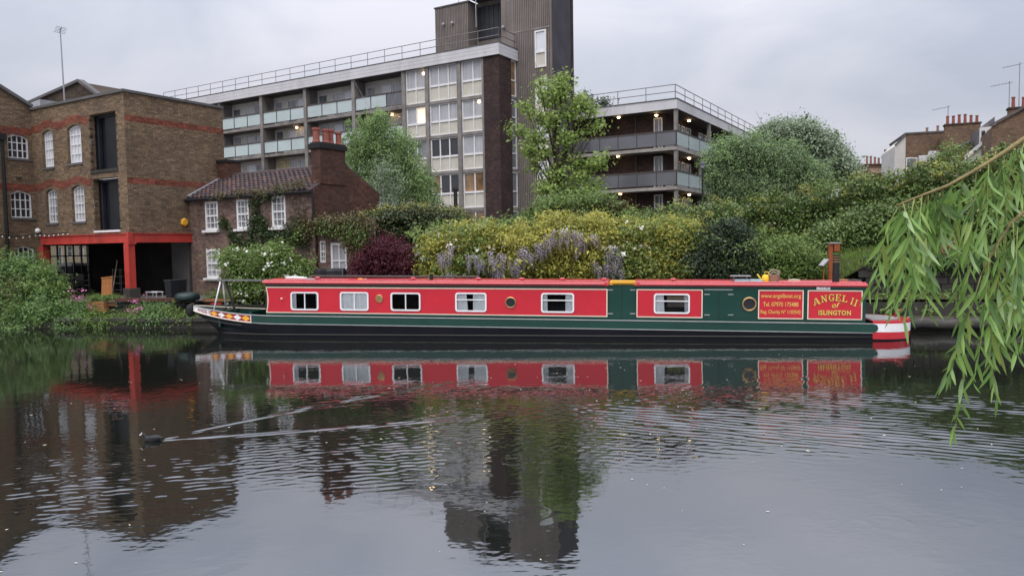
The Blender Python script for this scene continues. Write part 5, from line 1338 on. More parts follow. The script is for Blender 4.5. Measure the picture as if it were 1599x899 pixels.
    lad = MB(); xl_, zl_ = L(794, 22, yt); lad.tube([(xl_ - .2, yt - .12, zl_ - 1.1), (xl_ - .2, yt - .12, zt)], .02, 5); lad.tube([(xl_ + .2, yt - .12, zl_ - 1.1), (xl_ + .2, yt - .12, zt)], .02, 5)
    for k in range(7): lad.tube([(xl_ - .2, yt - .12, zl_ - 1 + k * .3), (xl_ + .2, yt - .12, zl_ - 1 + k * .3)], .014, 5)
    lad.build('roof_ladder', MATS['rail_grey'], R)
    mp = MB(); x, z = L(743.5, 39, yt - .3); mp.tube([(x, yt - .3, z - .2), (x, yt - .3, z + 2.9)], .035, 6); mp.build('vent_pipe', MATS['lead'], R)
    return yt1, xt1
FYT, FXT = flats_block()

WO = at(1056, 170, 51.5)
WING = Frame((WO.x, WO.y, 0), -31.2)
def flats_wing():
    R = thing('flats_wing', 'low right wing of flats with dark glass balconies and small lamps', 'flats', WING.M)
    L = lambda u, v, y=0: WING.L(u, v, y)
    S = lambda u, v, x=0: WING.S(u, v, x)
    xl = L(893, 200, 1.2)[0]; ztop, zf = L(1052, 155)[1], L(1052, 170)[1]
    zs = [L(1052, 229)[1], L(1052, 291)[1]]; zs.append(zs[1] - (zs[0] - zs[1]))
    D = S(1181, 205, 0)[0]
    # set-back brick wall with a white corner window, side wall with doors
    back = 1.35
    w = MB(); w.quad((xl, back, .7), (-1.3, back, .7), (-1.3, back, zf), (xl, back, zf)); w.quad((-1.3, back, .7), (-1.3, D, .7), (-1.3, D, zf), (-1.3, back, zf)); w.quad((-1.3, D, .7), (xl, D, .7), (xl, D, zf), (-1.3, D, zf))
    w.build('brick_wall', MATS['wing_brick'], R, fix=False)
    rf = MB(); rf.box(xl, -.02, .02, D, zf + .003, ztop - .02); rf.box(xl, .1, -.1, D + .1, ztop, ztop + .06); rf.build('flat_roof', MATS['coping'], R)
    q = MB(); q.box(xl, .06, -.06, .015, zf, ztop - .002); q.build('fascia', MATS['fascia_white'], R)
    for k in range(3): h = (ztop - zf) / 3; m = MB(); m.box(-.015, .06, .016, D, zf + h * k + .006, zf + h * (k + 1) - .006); m.build('fascia_board', MATS['fascia_white'], R)
    railing('roof_railing', R, [(xl, .1, ztop + .06), (-.1, .1, ztop + .06), (-.1, D, ztop + .06)], .95, 2.0, MATS['rail_grey'], .03)
    for z in zs:
        m = MB(); m.box(xl, .02, -.05, back + .02, z - .22, z); m.box(-1.32, .02, back + .021, D, z - .22, z); m.build('floor_slab', MATS['pale_concrete'], R)
    ycol = [0.05] + [S(u, 200)[0] for u in (1108, 1142, 1163)]
    for y in ycol + [D - .2]:
        m = MB(); m.box(-.2, -.001, y, y + .35, .7, zf - .003); m.build('column', MATS['concrete'], R)
    # balcony fronts: panels between brown posts
    fr = [(xl + (0 - xl) * k / 6) for k in range(7)]
    levs = [zs[0], zs[1], zs[2]]
    for li, z in enumerate(levs):
        b = MB(); b.box(xl, -.0, -.04, .03, z + 1.02, z + 1.12); b.box(xl, 0, -.02, .02, z + .1, z + .13)
        for x in fr[1:]: b.box(x - .04, x, -.035, .025, z, z + (1.02 if li < 2 else 1.02))
        B = b.build('balcony', MATS['brown_steel'], R)
        for a, c in zip(fr[:-1], fr[1:]):
            g = MB(); g.box(a + .01, c - .05, -.012, .006, z + .135, z + 1.015); g.build('glass_panel', MATS['smoked_glass' if li < 2 else 'dark_smoked_glass'], B)
        b = MB(); ys = [.03]
        for y0, y1 in zip(ycol, ycol[1:] + [D - .2]): ys += [y0 + (y1 - y0) * q / 3 for q in (1, 2, 3)]
        b.box(-.04, .03, .031, D, z + 1.02, z + 1.12)
        for y in ys: b.box(-.035, .025, y, y + .05, z, z + 1.02)
        B = b.build('balcony', MATS['brown_steel'], R)
        for a, c in zip(ys[:-1], ys[1:]): g = MB(); g.box(-.012, .006, a + .055, c - .005, z + .13, z + 1.015); g.build('glass_panel', MATS['frosted_glass' if li < 2 else 'dark_smoked_glass'], B)
        ztop_l = zf if li == 0 else zs[li - 1] - .22
        # white windows near the corner and along the side
        for (x0, x1) in ((-2.1, -1.45),):
            m = MB(); t = .09
            for a in ((x0, x1, z, z + t), (x0, x1, z + 2.2, z + 2.2 + t), (x0, x0 + t, z + t, z + 2.2), (x1 - t, x1, z + t, z + 2.2), (x0 + .55 * (x1 - x0), x0 + .55 * (x1 - x0) + .06, z + t, z + 2.2)): m.box(a[0], a[1], back - .08, back - .004, a[2], a[3])
            o = m.build('window', MATS['frame_white'], R); p = MB(); p.quad((x0, back - .02, z), (x1, back - .02, z), (x1, back - .02, z + 2.2), (x0, back - .02, z + 2.2)); p.build('pane', MATS['pane_grey'], o, fix=False)
        for k, (y0, y1) in enumerate(zip(ycol, ycol[1:] + [D - .2])):
            for f0, f1, zz in ((.2, .38, .95), (.44, .60, .95), (.66, .86, .05)):
                if k == 0: f0, f1 = f0 * .7 + .3, f1 * .7 + .3
                ya, yb = y0 + (y1 - y0) * f0, y0 + (y1 - y0) * f1; m = MB(); x = -1.3
                for a in ((ya, yb, z + zz, z + zz + .09), (ya, yb, z + 2.05, z + 2.14), (ya, ya + .09, z + zz, z + 2.05), (yb - .09, yb, z + zz, z + 2.05)): m.box(x + .004, x + .08, a[0], a[1], a[2], a[3])
                o = m.build('window', MATS['frame_white'], R); p = MB(); p.quad((x + .02, ya, z + zz), (x + .02, yb, z + zz), (x + .02, yb, z + 2.1), (x + .02, ya, z + 2.1)); p.build('pane', MATS['pane_dark' if zz < .5 else 'pane_grey'], o, fix=False)
        pn = MB(); pn.box(-1.298, -1.28, back + .1, D, z + .0, z + .9); pn.build('lower_panel', MATS['pale_render'], R)
        zl = ztop_l - .05
        lamp(R, L(966, 181, .55)[0] if li == 0 else L(965 if li == 1 else 968, 240, .55)[0], .55, zl)
        lamp(R, -.75, S(1076, 190, -.75)[0], zl); 
        if li == 0: lamp(R, -1.7, .75, zl - .1); lamp(R, -.75, S(1144, 207, -.75)[0], zl)
    m = MB(); x = L(993, 200, back)[0]; m.box(x - .05, x + .05, back - .06, back - .002, .7, zf - .01); m.build('wall_joint', MATS['brown_steel'], R)
flats_wing()
# ------------------------------------------------------------------ terrace of old houses far on the right
def terrace_houses():
    def chimney_row(R, x0, x1, y, z, h, n, pot, w=.55, par=None):
        m = MB(); m.box(x0, x1, y - w / 2, y + w / 2, z - 1.4, z + h); c = m.build('chimney', MATS['terrace_brick'], R)
        m = MB(); m.box(x0 - .08, x1 + .08, y - w / 2 - .08, y + w / 2 + .08, z + h, z + h + .14); m.build('chimney_cap', MATS['dark_stock_brick'], c)
        rr = random.Random(int(x0 * 100) + n); P = None
        for k in range(n):
            ph = .75
            if P is None: q = MB(); q.lathe((0, 0, 0), [(.15, 0), (.13, .1), (.11, ph * .85), (.14, ph * .88), (.14, ph)], 10); P = q.build('chimney_pot', MATS[pot], c); o = P
            else: o = link_copy(P, c)
            o.matrix_local = Matrix.Translation((x0 + (x1 - x0) * (k + .5) / n, y + rr.uniform(-.05, .05), z + h + .14)) @ Matrix.Diagonal((1, 1, rr.uniform(.8, 1.3), 1))
        return c
    def aerial(label, u, v0, v1, Y, lean):
        a, b = at(u, v1, Y), at(u, v0, Y); T = thing('roof_aerial', label, 'aerial', Matrix.Translation(a), 'television aerials on the terrace'); h = b.z - a.z
        m = MB(); m.tube([(0, 0, -.6), (0, 0, h)], .035, 6); m.build('mast', MATS['antenna_metal'], T)
        m = MB(); m.tube([(.15, 0, h - .1), (-1.4 * lean, .1, h - .1 - .28)], .022, 5)
        for k in range(7): q = k / 6; x = .1 - (1.4 * lean + .1) * q; m.tube([(x, -.28 + .08 * q, h - .1 - .28 * q * .95), (x, .28 - .08 * q, h - .1 - .28 * q * .95)], .012, 4)
        m.build('yagi', MATS['antenna_metal'], T)
    def house(name, label, u0, u1, vt, Y, ang, depth=8.0):
        a, b = at(u0, vt, Y), at(u1, vt, Y)
        Fm = Frame((a.x, a.y, 0), ang); wd = Fm.L(u1, vt)[0]
        R = thing(name, label, 'house', Fm.M)
        return R, Fm, wd, a.z
    # farthest: brick house ends with a row of pots
    R, Fm, w, z = house('terrace_house', 'farthest small brick house end with a row of chimney pots', 1354, 1397, 268, 84, -6)
    m = MB(); m.box(0, w, 0, 9, 0, z - .2); m.prism_x([(0, z - .2), (9, z - .2), (4.5, z + 1.3)], w * .25, w); m.build('wall', MATS['terrace_brick'], R); chimney_row(R, w * .22, w * .8, 2.5, z + .35, .55, 4, 'terracotta_pale'); chimney_row(R, w * .82, w * .98, 2.0, z + 1.0, .7, 1, 'terracotta_pale')
    # tall narrow house with a pale side wall
    R, Fm, w, z = house('terrace_house', 'tall brick house with a pale rendered side wall and two buff pots', 1414, 1476, 210, 74, -18)
    ys = Fm.S(1396, 226, 0)[0]
    m = MB(); m.box(.02, w, 0, 9, 0, z); m.build('wall', MATS['terrace_brick'], R)
    xs_ = at(1396, 226, 74); m = MB(); x0 = Fm.L(1396.5, 220, .3)[0]; m.prism([(x0, 0), (.018, 0), (.018, z - .12), (x0, z - 1.1)], .0, 8); m.build('pale_side_wall', MATS['pale_render'], R)
    m = MB(); m.box(-.05, w + .05, -.08, 9.05, z, z + .16); m.beam((x0, -.04, z - 1.0), (0, -.04, z - .05), .2, .12); m.build('parapet', MATS['coping'], R)
    for k, u in enumerate((1420, 1427)):
        x, zz = Fm.L(u, 262); q = MB(); q.box(x - .3, x + .3, -.04, .05, zz - 1.0, zz + 1.0); o = q.build('window', MATS['frame_white'], R); q = MB(); q.box(x - .22, x + .22, -.05, -.041, zz - .9, zz + .9); q.build('pane', MATS['pane_grey'], o)
    chimney_row(R, Fm.L(1445, 200, 3)[0], Fm.L(1450, 200, 3)[0], 3.0, z - .1, .2, 1, 'terracotta_pale', .4); chimney_row(R, Fm.L(1462, 200, 3)[0], Fm.L(1467, 200, 3)[0], 3.0, z - .1, .2, 1, 'terracotta_pale', .4)
    q = MB(); x, zz = Fm.L(1478.5, 240, -.4); q.tube([(x, -.4, 1), (x, -.4, zz + 2.2)], .06, 6); q.build('drainpipe', MATS['frame_white'], R)
    # middle: wide chimney breast with six pots
    R, Fm, w, z = house('terrace_house', 'brick house with a broad chimney breast and six red pots', 1474, 1532, 205, 70, -22)
    m = MB(); m.box(0, w, 0, 8, 0, z - .3); m.build('wall', MATS['terrace_brick'], R); chimney_row(R, .1, w - .05, .4, z - .25, .75, 6, 'terracotta', .9)
    m = MB(); m.beam((w * .1, -.06, z - 3.4), (w * .95, -.06, z - 1.4), .1, .1); m.build('lead_line', MATS['coping'], R)
    m = MB(); x0, z0 = Fm.L(1433, 262, -2.6); x1, z1 = Fm.L(1462, 247, -2.6); m.prism([(x0, 0), (x1 + 2.6, 0), (x1 + 2.6, z1 + 1.3), (x1, z1), (x0, z0)], -3, -.02); m.build('rear_extension', MATS['terrace_brick'], R)
    m = MB(); m.beam((x0 - .1, -3.05, z0 + .1), (x1 + 2.6, -3.05, z1 + 1.35), .4, .16); m.build('extension_roof', MATS['slate'], R)
    for u, v in ((1443, 250), (1458, 243)): x, zz = Fm.L(u, v, -3.2); m = MB(); m.box(x - .45, x + .45, -3.3, -3.1, zz - .25, zz + .4); m.build('roof_light', MATS['fascia_white'], R, bevel=.03)
    # white dormered house, then the near brick one
    R, Fm, w, z = house('terrace_house', 'house with a white parapet and a dormer window in its slate roof', 1508, 1552, 236, 64, -24)
    m = MB(); m.prism([(0, 0), (w, 0), (w, z + 1.2), (0, z - .7)], 0, 6); m.build('wall', MATS['house_white'], R)
    m = MB(); m.prism([(w * .5, z - .4), (w + .2, z + .3), (w + .2, z + 2.9), (w * .5, z + 1.9)], 1.2, 5); m.build('slate_roof', MATS['slate'], R)
    m = MB(); m.box(w * .55, w * .98, .7, 2, z + .2, z + 2.0); dm = m.build('dormer', MATS['house_white'], R)
    for f in (.6, .8): m = MB(); m.box(w * f, w * (f + .13), .66, .695, z + .5, z + 1.7); m.build('pane', MATS['pane_dark'], dm)
    m = MB(); m.beam((-.1, -.1, z - .55), (w, -.1, z + 1.35), .3, .22); m.build('white_cornice', MATS['frame_white'], R)
    R, Fm, w, z = house('terrace_house', 'nearest brick house at the end with two red pots and sloping parapet', 1549, 1720, 200, 58, -26)
    m = MB(); m.prism([(0, 0), (w, 0), (w, z + 5), (2.6, z + 1.6), (0, z + .1)], 0, 7); m.build('wall', MATS['terrace_brick'], R)
    m = MB(); m.beam((-.1, -.06, z + .2), (2.6, -.06, z + 1.7), .3, .16); m.build('coping', MATS['coping'], R)
    x0, z0 = Fm.L(1574, 176, 2.5); m = MB(); m.prism([(x0 - .5, z - 1), (w, z - 1), (w, z0 + .3), (x0 + .2, z0 + .1), (x0, z0 - .2), (x0 - .5, z0 - .5)], 2.4, 7); m.build('upper_wall', MATS['terrace_brick'], R)
    chimney_row(R, x0 + .05, x0 + 2.1, 2.9, z0 - .1, .35, 3, 'terracotta', .8)
    aerial('small aerial above the six red chimney pots', 1480, 165, 200, 70.5, 1)
    aerial('tallest aerial leaning over the white dormered house', 1575, 127, 200, 60, 1)
    aerial('rightmost aerial rising beside the red pots at the edge', 1591, 98, 165, 60, .9)
terrace_houses()
# ------------------------------------------------------------------ planting
def blob(u, v, Y, pw, ph, dep=None):
    p = at(u, v, Y); k = Y / F_PX
    return (p.x, p.y, p.z, pw * k, dep if dep else pw * k * .8, ph * k)
def plant(name, label, cat, base, blobs, n, size, mat, group=None, stem=None, stem_mat='bark', leafname='foliage', limb=None, mix=None, **kw):
    base = Vector((sum(b[0] for b in blobs) / len(blobs), sum(b[1] for b in blobs) / len(blobs), Vector(base).z))
    R = thing(name, label, cat, Matrix.Translation(base), group)
    rel = [(b[0] - base.x, b[1] - base.y, b[2] - base.z) + tuple(b[3:]) for b in blobs]
    o = foliage(leafname, R, rel, n, size, MATS[mat], **kw)
    if mix: foliage('foliage', R, [(b[0] + RNG.normal() * .1, b[1] - .08, b[2] + RNG.normal() * .1, b[3] * 1.06, b[4] * 1.05, b[5] * 1.08) for b in rel], int(n * mix[1]), size * 1.1, MATS[mix[0]], aspect=.45, clump=.17, per=26, fill=.8, droop=.2)
    if cat in ('shrub', 'bush', 'hedge', 'tree') and n > 6000:      # stray shoots that break the outline
        sp = []
        for k in range(26):
            b = rel[int(RNG.integers(0, len(rel)))]; a = RNG.random() * 6.28; el = .35 + .9 * RNG.random(); q = np.array([math.cos(a) * math.cos(el), math.sin(a) * math.cos(el), math.sin(el)])
            h_ = .5 * b[5] * (.25 + .5 * RNG.random()); sp.append((b[0] + q[0] * b[3] * 1.05, b[1] + q[1] * b[4] * 1.05, b[2] + q[2] * b[5] * 1.05 + h_ * .5, h_ * .4, h_ * .4, h_))
        foliage('shoots', R, sp, int(n * .045), size, MATS[mat], aspect=kw.get('aspect', .45), clump=.05, per=6, fill=.1, tint_bias=.15, kind='stuff')
    if stem: crown_limbs(R, (0, 0, 0), rel, stem, MATS[stem_mat], limb, name='trunk' if cat == 'tree' else 'stem')
    return R, rel
def flowers(R, rel, n, size, mat, name='flower', clump=.05, per=5, fill=.95, grow=1.04):
    bl_ = [(b[0], b[1], b[2], b[3] * grow, b[4] * grow, b[5] * grow) for b in rel]
    o = foliage(name, R, bl_, n, size, MATS[mat], aspect=.9, clump=clump, per=per, fill=fill, flat=.2); o['kind'] = 'stuff'; return o
def gbase(u, v, z=TERR_Z): return on_z(u, v, z)
def qp(u, v, ly): x, z = QUAY.L(u, v, ly); return QUAY.P((x, ly, z))
def qblob(u, v, ly, pw, ph, dep=.4):
    p = qp(u, v, ly); k = p.y / F_PX; return (p.x, p.y, p.z, pw * k, dep, ph * k)
def qbase(u, ly, z): 
    x, _ = QUAY.L(u, 480, ly); return QUAY.P((x, ly, z))

# 1. the big shrub at the left end of the ledge
bb = [qblob(u, v, ly, a, b, .7) for u, v, ly, a, b in ((8, 435, 1.4, 36, 38), (45, 428, 1.5, 34, 30), (72, 452, 1.1, 26, 34), (20, 480, .7, 36, 34), (60, 490, .5, 34, 28), (80, 478, .5, 16, 24), (-30, 450, 1.2, 40, 55), (30, 512, .25, 34, 14))]
plant('bushy_shrub', 'big bushy green shrub leaning over the water at the left edge', 'shrub', qbase(30, .9, LEDGE_Z), bb, 26000, .12, 'leaf_buddleia', mix=('leaf_grass', .2), stem=.05, aspect=.32, clump=.16, droop=.25, per=16)
plant('brown_shrub', 'brownish fading shrub among the leaves of the big left shrub', 'shrub', qbase(14, .6, LEDGE_Z), [qblob(12, 470, .45, 22, 30, .35), qblob(26, 450, .55, 14, 18, .3)], 1500, .08, 'leaf_creeper', stem=.03, aspect=.35)
# 2. clumps of low plants along the ledge
low = [(118, 492, .55, 26, 18, 3000, 'leaf_buddleia', 'leafy clump beside the big shrub with pink flowers above it', 1), (152, 500, .35, 20, 14, 1100, 'leaf_grass', 'pale grassy clump just below the stacked wooden planter', 0), (182, 498, .45, 18, 10, 800, 'leaf_grass', 'thin grass clump right of the stacked wooden planter', 0), (212, 493, .5, 14, 14, 700, 'leaf_shrub', 'small dark leafed clump carrying pink flowers near the ledge middle', 1), (240, 494, .5, 30, 15, 4200, 'leaf_buddleia', 'widest leafy clump on the ledge below the dark undercroft', 1), (268, 490, .55, 14, 12, 700, 'leaf_shrub', 'rounded green clump between the widest clump and the bow', 0), (293, 496, .5, 16, 8, 700, 'leaf_grass', 'bright grassy clump right next to the narrowboat bow', 0), (100, 512, .15, 18, 10, 700, 'leaf_buddleia', 'trailing clump hanging low over the dark stone edge', 0)]
for u, v, ly, a, b, n, mt, lb, fl in low:
    R, rel = plant('ledge_plant', lb, 'plant', qbase(u, ly, LEDGE_Z - .03), [qblob(u, v - b * .3, ly, a, b * 1.25, .35), qblob(u + a * .4, v + b * .4, ly - .35, a * .7, b * .8, .25), qblob(u - a * .5, v + b * .3, ly - .25, a * .7, b * .9, .3)], int(n * 1.3), .10, mt, group='low plants on the canal ledge', aspect=.3, clump=.10, fill=.1, droop=.2)
    if fl: flowers(R, [(r[0], r[1], r[2] + r[5] * .6) + r[3:] for r in rel], 70, .06, 'petal_pink', clump=.06, per=9)
pk = [(100, 470, .9), (115, 466, 1.0), (126, 464, .9), (203, 486, .5)]
for k, (u, v, ly) in enumerate(pk):
    R, rel = plant('valerian', ('pink valerian spire nearest the big left shrub', 'pink valerian spire in front of the stacked black chairs', 'pink valerian spire just left of the wooden planter', 'pink valerian spires standing alone above the ledge middle')[k], 'flower', qbase(u, ly, LEDGE_Z), [qblob(u, v + 9, ly, 6, 9, .15)], 120, .07, 'leaf_shrub', group='pink valerian on the ledge', aspect=.3)
    flowers(R, [(r[0], r[1], r[2] + r[5] * .8, r[3] * .9, r[4] * .8, r[5] * .6) for r in rel], 110, .045, 'petal_pink', clump=.04, per=12, fill=.2)
# 3. white rose bush by the cottage
Y = 26.2
bb = [blob(u, v, Y, a, b, .7) for u, v, a, b in ((372, 425, 22, 28), (405, 412, 26, 26), (440, 415, 30, 26), (470, 428, 22, 22), (395, 450, 34, 26), (440, 455, 40, 26), (360, 402, 14, 12), (430, 392, 16, 14), (480, 450, 18, 20))]
R, rel = plant('rose_bush', 'spreading green rose bush with white blooms in front of the cottage', 'bush', gbase(415, 486), bb, 18000, .10, 'leaf_shrub', mix=('leaf_grass', .15), stem=.035, aspect=.5, clump=.15, fill=.3)
flowers(R, rel, 420, .10, 'petal_white', clump=.06, per=4, grow=1.14)
# 4. purple maple
Y = 25.6
bb = [blob(u, v, Y, a, b, .8) for u, v, a, b in ((602, 394, 34, 26), (575, 410, 26, 24), (630, 408, 24, 28), (600, 420, 44, 30), (640, 432, 18, 26), (565, 432, 20, 24))]
plant('purple_maple', 'rounded dark purple maple behind the boat roof', 'tree', gbase(602, 490), bb, 30000, .085, 'leaf_purple', stem=.06, aspect=.35, clump=.10, droop=.35, fill=.3, tint_bias=-.05)
# 5. the flowering mass: yellow shrub, wisteria, climbing rose
bb = [blob(u, v, 25.6, a, b, .9) for u, v, a, b in ((685, 385, 30, 22), (720, 370, 36, 22), (760, 380, 30, 24), (700, 410, 40, 26), (745, 405, 34, 30), (672, 420, 20, 24), (760, 360, 22, 14), (700, 432, 40, 20))]
R, rel = plant('yellow_shrub', 'yellow green shrub with white blossom beside the purple maple', 'shrub', gbase(715, 490), bb, 20000, .11, 'leaf_yellow', mix=('leaf_shrub', .38), stem=.04, aspect=.4, clump=.14, droop=.2, per=18)
flowers(R, rel[:4], 420, .11, 'petal_white', clump=.08, per=7, grow=1.16)
bb = [blob(u, v, 25.4, a, b, .9) for u, v, a, b in ((800, 385, 36, 24), (845, 375, 40, 26), (890, 365, 40, 28), (880, 395, 44, 30), (830, 410, 44, 28), (920, 400, 34, 34), (880, 420, 50, 24), (790, 420, 34, 24), (940, 370, 30, 24), (870, 348, 26, 14), (930, 345, 22, 12))]
WR, rel = plant('wisteria', 'sprawling wisteria with hanging lilac racemes above the middle of the boat', 'shrub', gbase(865, 490), bb, 34000, .11, 'leaf_wisteria', mix=('leaf_yellow', .2), stem=.05, aspect=.36, clump=.13, droop=.45, per=18)
foliage('foliage', WR, [(b[0], b[1] + .25, b[2] - .1, b[3] * .95, b[4], b[5] * .95) for b in rel], 5000, .09, MATS['leaf_shrub'], aspect=.45, clump=.22, per=40)
m = MB(); rr = random.Random(8)
for k in range(22):                              # one raceme: small petals round a hanging stalk
    f = k / 21; a = k * 2.4; r = .075 * (1 - f) ** .7 + .01; c = Vector((r * math.cos(a), r * math.sin(a), -.36 * f)); s = .045 * (1 - .5 * f)
    m.add([c + Vector((-s, 0, 0)), c + Vector((0, -s, s * .4)), c + Vector((s, 0, 0)), c + Vector((0, s, s * .5))], [(0, 1, 2, 3)])
m.tube([(0, 0, .06), (0, 0, -.3)], .004, 4)
RP = None
pts = [(735, 408), (742, 412), (752, 410), (800, 418), (790, 414), (806, 412), (832, 400), (812, 393), (822, 388), (836, 384), (846, 379), (853, 372), (861, 368), (869, 362), (877, 358), (884, 362), (893, 360), (899, 364), (905, 370), (890, 372), (868, 374), (855, 385), (842, 392), (828, 396), (700, 389), (706, 393), (738, 394), (745, 398), (764, 396), (772, 400), (782, 399), (790, 400), (683, 396), (690, 402), (958, 388), (964, 394), (952, 395), (945, 410), (956, 412), (965, 415), (970, 404), (934, 412), (768, 412), (778, 415), (690, 408), (900, 383), (910, 378), (924, 365), (928, 370), (775, 425), (785, 430), (690, 428), (700, 432), (812, 404), (800, 408), (940, 420), (955, 424), (968, 426)]
bw = WR.location.copy()
for u, v in pts:
    for q in range(2):
        p = at(u + rr.uniform(-6, 6), v + rr.uniform(-5, 5), 24.35 + rr.uniform(-.1, .15)) - bw
        if RP is None: RP = m.build('flower_raceme', MATS['petal_lilac'], WR, fix=False); RP.data.attributes.new('tint', 'FLOAT', 'POINT').data.foreach_set('value', [rr.random() for _ in RP.data.vertices]); o = RP
        else: o = link_copy(RP, WR)
        o.matrix_local = Matrix.Translation(p) @ Matrix.Rotation(rr.uniform(0, 6), 4, 'Z') @ Matrix.Rotation(rr.uniform(-.2, .2), 4, 'X') @ Matrix.Scale(rr.uniform(.85, 1.4), 4)
bb = [blob(u, v, 25.3, a, b, .8) for u, v, a, b in ((975, 380, 32, 26), (995, 400, 24, 30), (970, 410, 30, 26), (990, 358, 24, 18), (1005, 425, 22, 22))]
R, rel = plant('climbing_rose', 'green climbing rose dotted white at the right end of the wisteria', 'shrub', gbase(985, 490), bb, 14000, .10, 'leaf_wisteria', mix=('leaf_shrub', .4), stem=.035, aspect=.5, clump=.15)
flowers(R, rel, 220, .115, 'petal_white', clump=.06, per=5, grow=1.14)
bb = [blob(u, v, 25.8, a, b, .9) for u, v, a, b in ((1040, 365, 30, 24), (1065, 385, 36, 28), (1030, 400, 26, 30), (1075, 360, 26, 16), (1050, 420, 40, 22))]
plant('golden_shrub', 'golden leaved shrub left of the dark evergreen behind the boat', 'shrub', gbase(1050, 490), bb, 18000, .10, 'leaf_yellow', mix=('leaf_shrub', .3), stem=.04, aspect=.5, clump=.15, tint_bias=-.05)
bb = [blob(u, v, 25.2, a, b, .9) for u, v, a, b in ((1115, 380, 34, 32), (1150, 390, 34, 34), (1090, 410, 34, 28), (1130, 420, 50, 26), (1165, 415, 24, 28), (1140, 360, 22, 16))]
plant('dark_evergreen', 'dark rounded evergreen bush behind the stern half of the boat', 'bush', gbase(1125, 490), bb, 26000, .09, 'leaf_dark', mix=('leaf_ivy', .08), stem=.05, aspect=.5, clump=.13, fill=.3)
bb = [blob(u, v, 25.2, a, b, .7) for u, v, a, b in ((1195, 400, 24, 26), (1230, 395, 26, 24), (1255, 412, 26, 24), (1210, 425, 34, 20), (1275, 425, 20, 16))]
plant('leafy_shrub', 'light green leafy shrub between dark evergreen and wooden post', 'shrub', gbase(1225, 488), bb, 14000, .10, 'leaf_shrub', stem=.03, mix=('leaf_grass', .25), aspect=.4, clump=.15)
bb = [blob(u, v, 25.0, a, b, .4) for u, v, a, b in ((1190, 372, 8, 22), (1205, 380, 8, 22), (1178, 390, 7, 16), (1216, 392, 7, 14))]
plant('young_sapling', 'upright young sapling with sparse shoots in front of the hedge', 'tree', gbase(1196, 488), bb, 500, .11, 'leaf_shrub', stem=.025, aspect=.4, clump=.12, fill=.05)
# 6. ivy on the cottage, along the garden wall, and the overgrown wall behind the maple
ci = COTT
def wall_leaves(name, parent, F_, pts, n, size, mat, y=-.05, th=.10, **kw):
    bl_ = []
    for u, v, a, b in pts:
        x, z = F_.L(u, v, y); Yw = F_.P((x, y, z)).y; k = Yw / F_PX; bl_.append((x, y, z, a * k * 1.1, th, b * k))
    return foliage(name, parent, bl_, n, size, MATS[mat], clump=.12, fill=.2, **kw)
R = thing('wall_ivy', 'dark ivy strands climbing between the cottage windows', 'ivy', COTT.M)
wall_leaves('foliage', R, COTT, [(398, 318, 8, 14), (405, 335, 9, 14), (412, 352, 9, 14), (415, 370, 10, 16), (420, 310, 12, 6), (440, 300, 16, 4), (352, 352, 8, 8), (362, 366, 10, 10), (372, 372, 10, 8), (365, 384, 8, 8), (395, 375, 12, 10), (408, 388, 14, 8), (430, 372, 14, 12), (455, 372, 16, 14), (475, 375, 12, 18), (470, 352, 8, 8), (402, 345, 14, 20), (395, 362, 12, 14), (425, 362, 12, 12), (448, 362, 12, 14), (460, 350, 8, 10), (348, 345, 6, 8), (380, 380, 12, 8)], 8000, .085, 'leaf_ivy_dark')
mb = MB(); rr = random.Random(5)
for pl in (((405, 395), (412, 360), (402, 325), (420, 308)), ((372, 400), (366, 375), (350, 350)), ((450, 395), (460, 365), (472, 345))):
    P = [Vector((COTT.L(u, v, -.03)[0], -.03, COTT.L(u, v, -.03)[1])) for u, v in pl]; mb.tube(P, [.03, .024, .018, .01][:len(P)], 6)
mb.build('stem', MATS['bark'], R, smooth=True)
R = thing('gutter_creeper', 'yellowish creeper growing along the cottage gutter and tiles', 'creeper', COTT.M)
wall_leaves('foliage', R, COTT, [(345, 305, 14, 3), (375, 302, 14, 4), (400, 299, 12, 3), (428, 295, 14, 4), (450, 290, 12, 5), (470, 287, 12, 4), (412, 302, 10, 4)], 1500, .075, 'leaf_creeper', y=-.28, th=.16)
R = thing('dry_creeper', 'sparse brown creeper on the pale brick right of the top window', 'creeper', COTT.M)
wall_leaves('foliage', R, COTT, [(462, 312, 8, 10), (472, 325, 6, 12), (466, 335, 10, 8)], 420, .07, 'leaf_dry', y=-.04, th=.05)
R = thing('garden_wall_ivy', 'brown green creeper spilling over the low wall right of the cottage', 'creeper', COTT.M)
wall_leaves('foliage', R, COTT, [(475, 352, 14, 14), (495, 350, 16, 14), (515, 352, 18, 18), (535, 355, 18, 20), (555, 352, 16, 22), (572, 350, 14, 18), (480, 370, 10, 8), (548, 378, 10, 16), (560, 390, 12, 22)], 7000, .085, 'leaf_creeper', y=-.05, th=.22, droop=.5)
wall_leaves('foliage', R, COTT, [(510, 358, 24, 10), (545, 360, 20, 18), (565, 370, 14, 24), (470, 365, 14, 12)], 3200, .085, 'leaf_ivy', y=-.12, th=.2, droop=.4)
Y = 28.5
bb = [blob(u, v, Y, a, b, .8) for u, v, a, b in ((585, 350, 20, 18), (610, 338, 22, 14), (640, 334, 26, 14), (670, 336, 26, 14), (700, 340, 24, 14), (715, 350, 16, 16), (610, 360, 30, 20), (650, 358, 36, 24), (690, 362, 34, 24), (600, 390, 30, 24), (660, 392, 40, 26), (700, 395, 30, 26)) ]
R, rel = plant('overgrown_wall', 'dark mound of ivy over a garden wall behind the purple maple', 'hedge', gbase(650, 465), bb, 26000, .11, 'leaf_ivy_dark', aspect=.55, clump=.16, droop=.3, fill=.5)
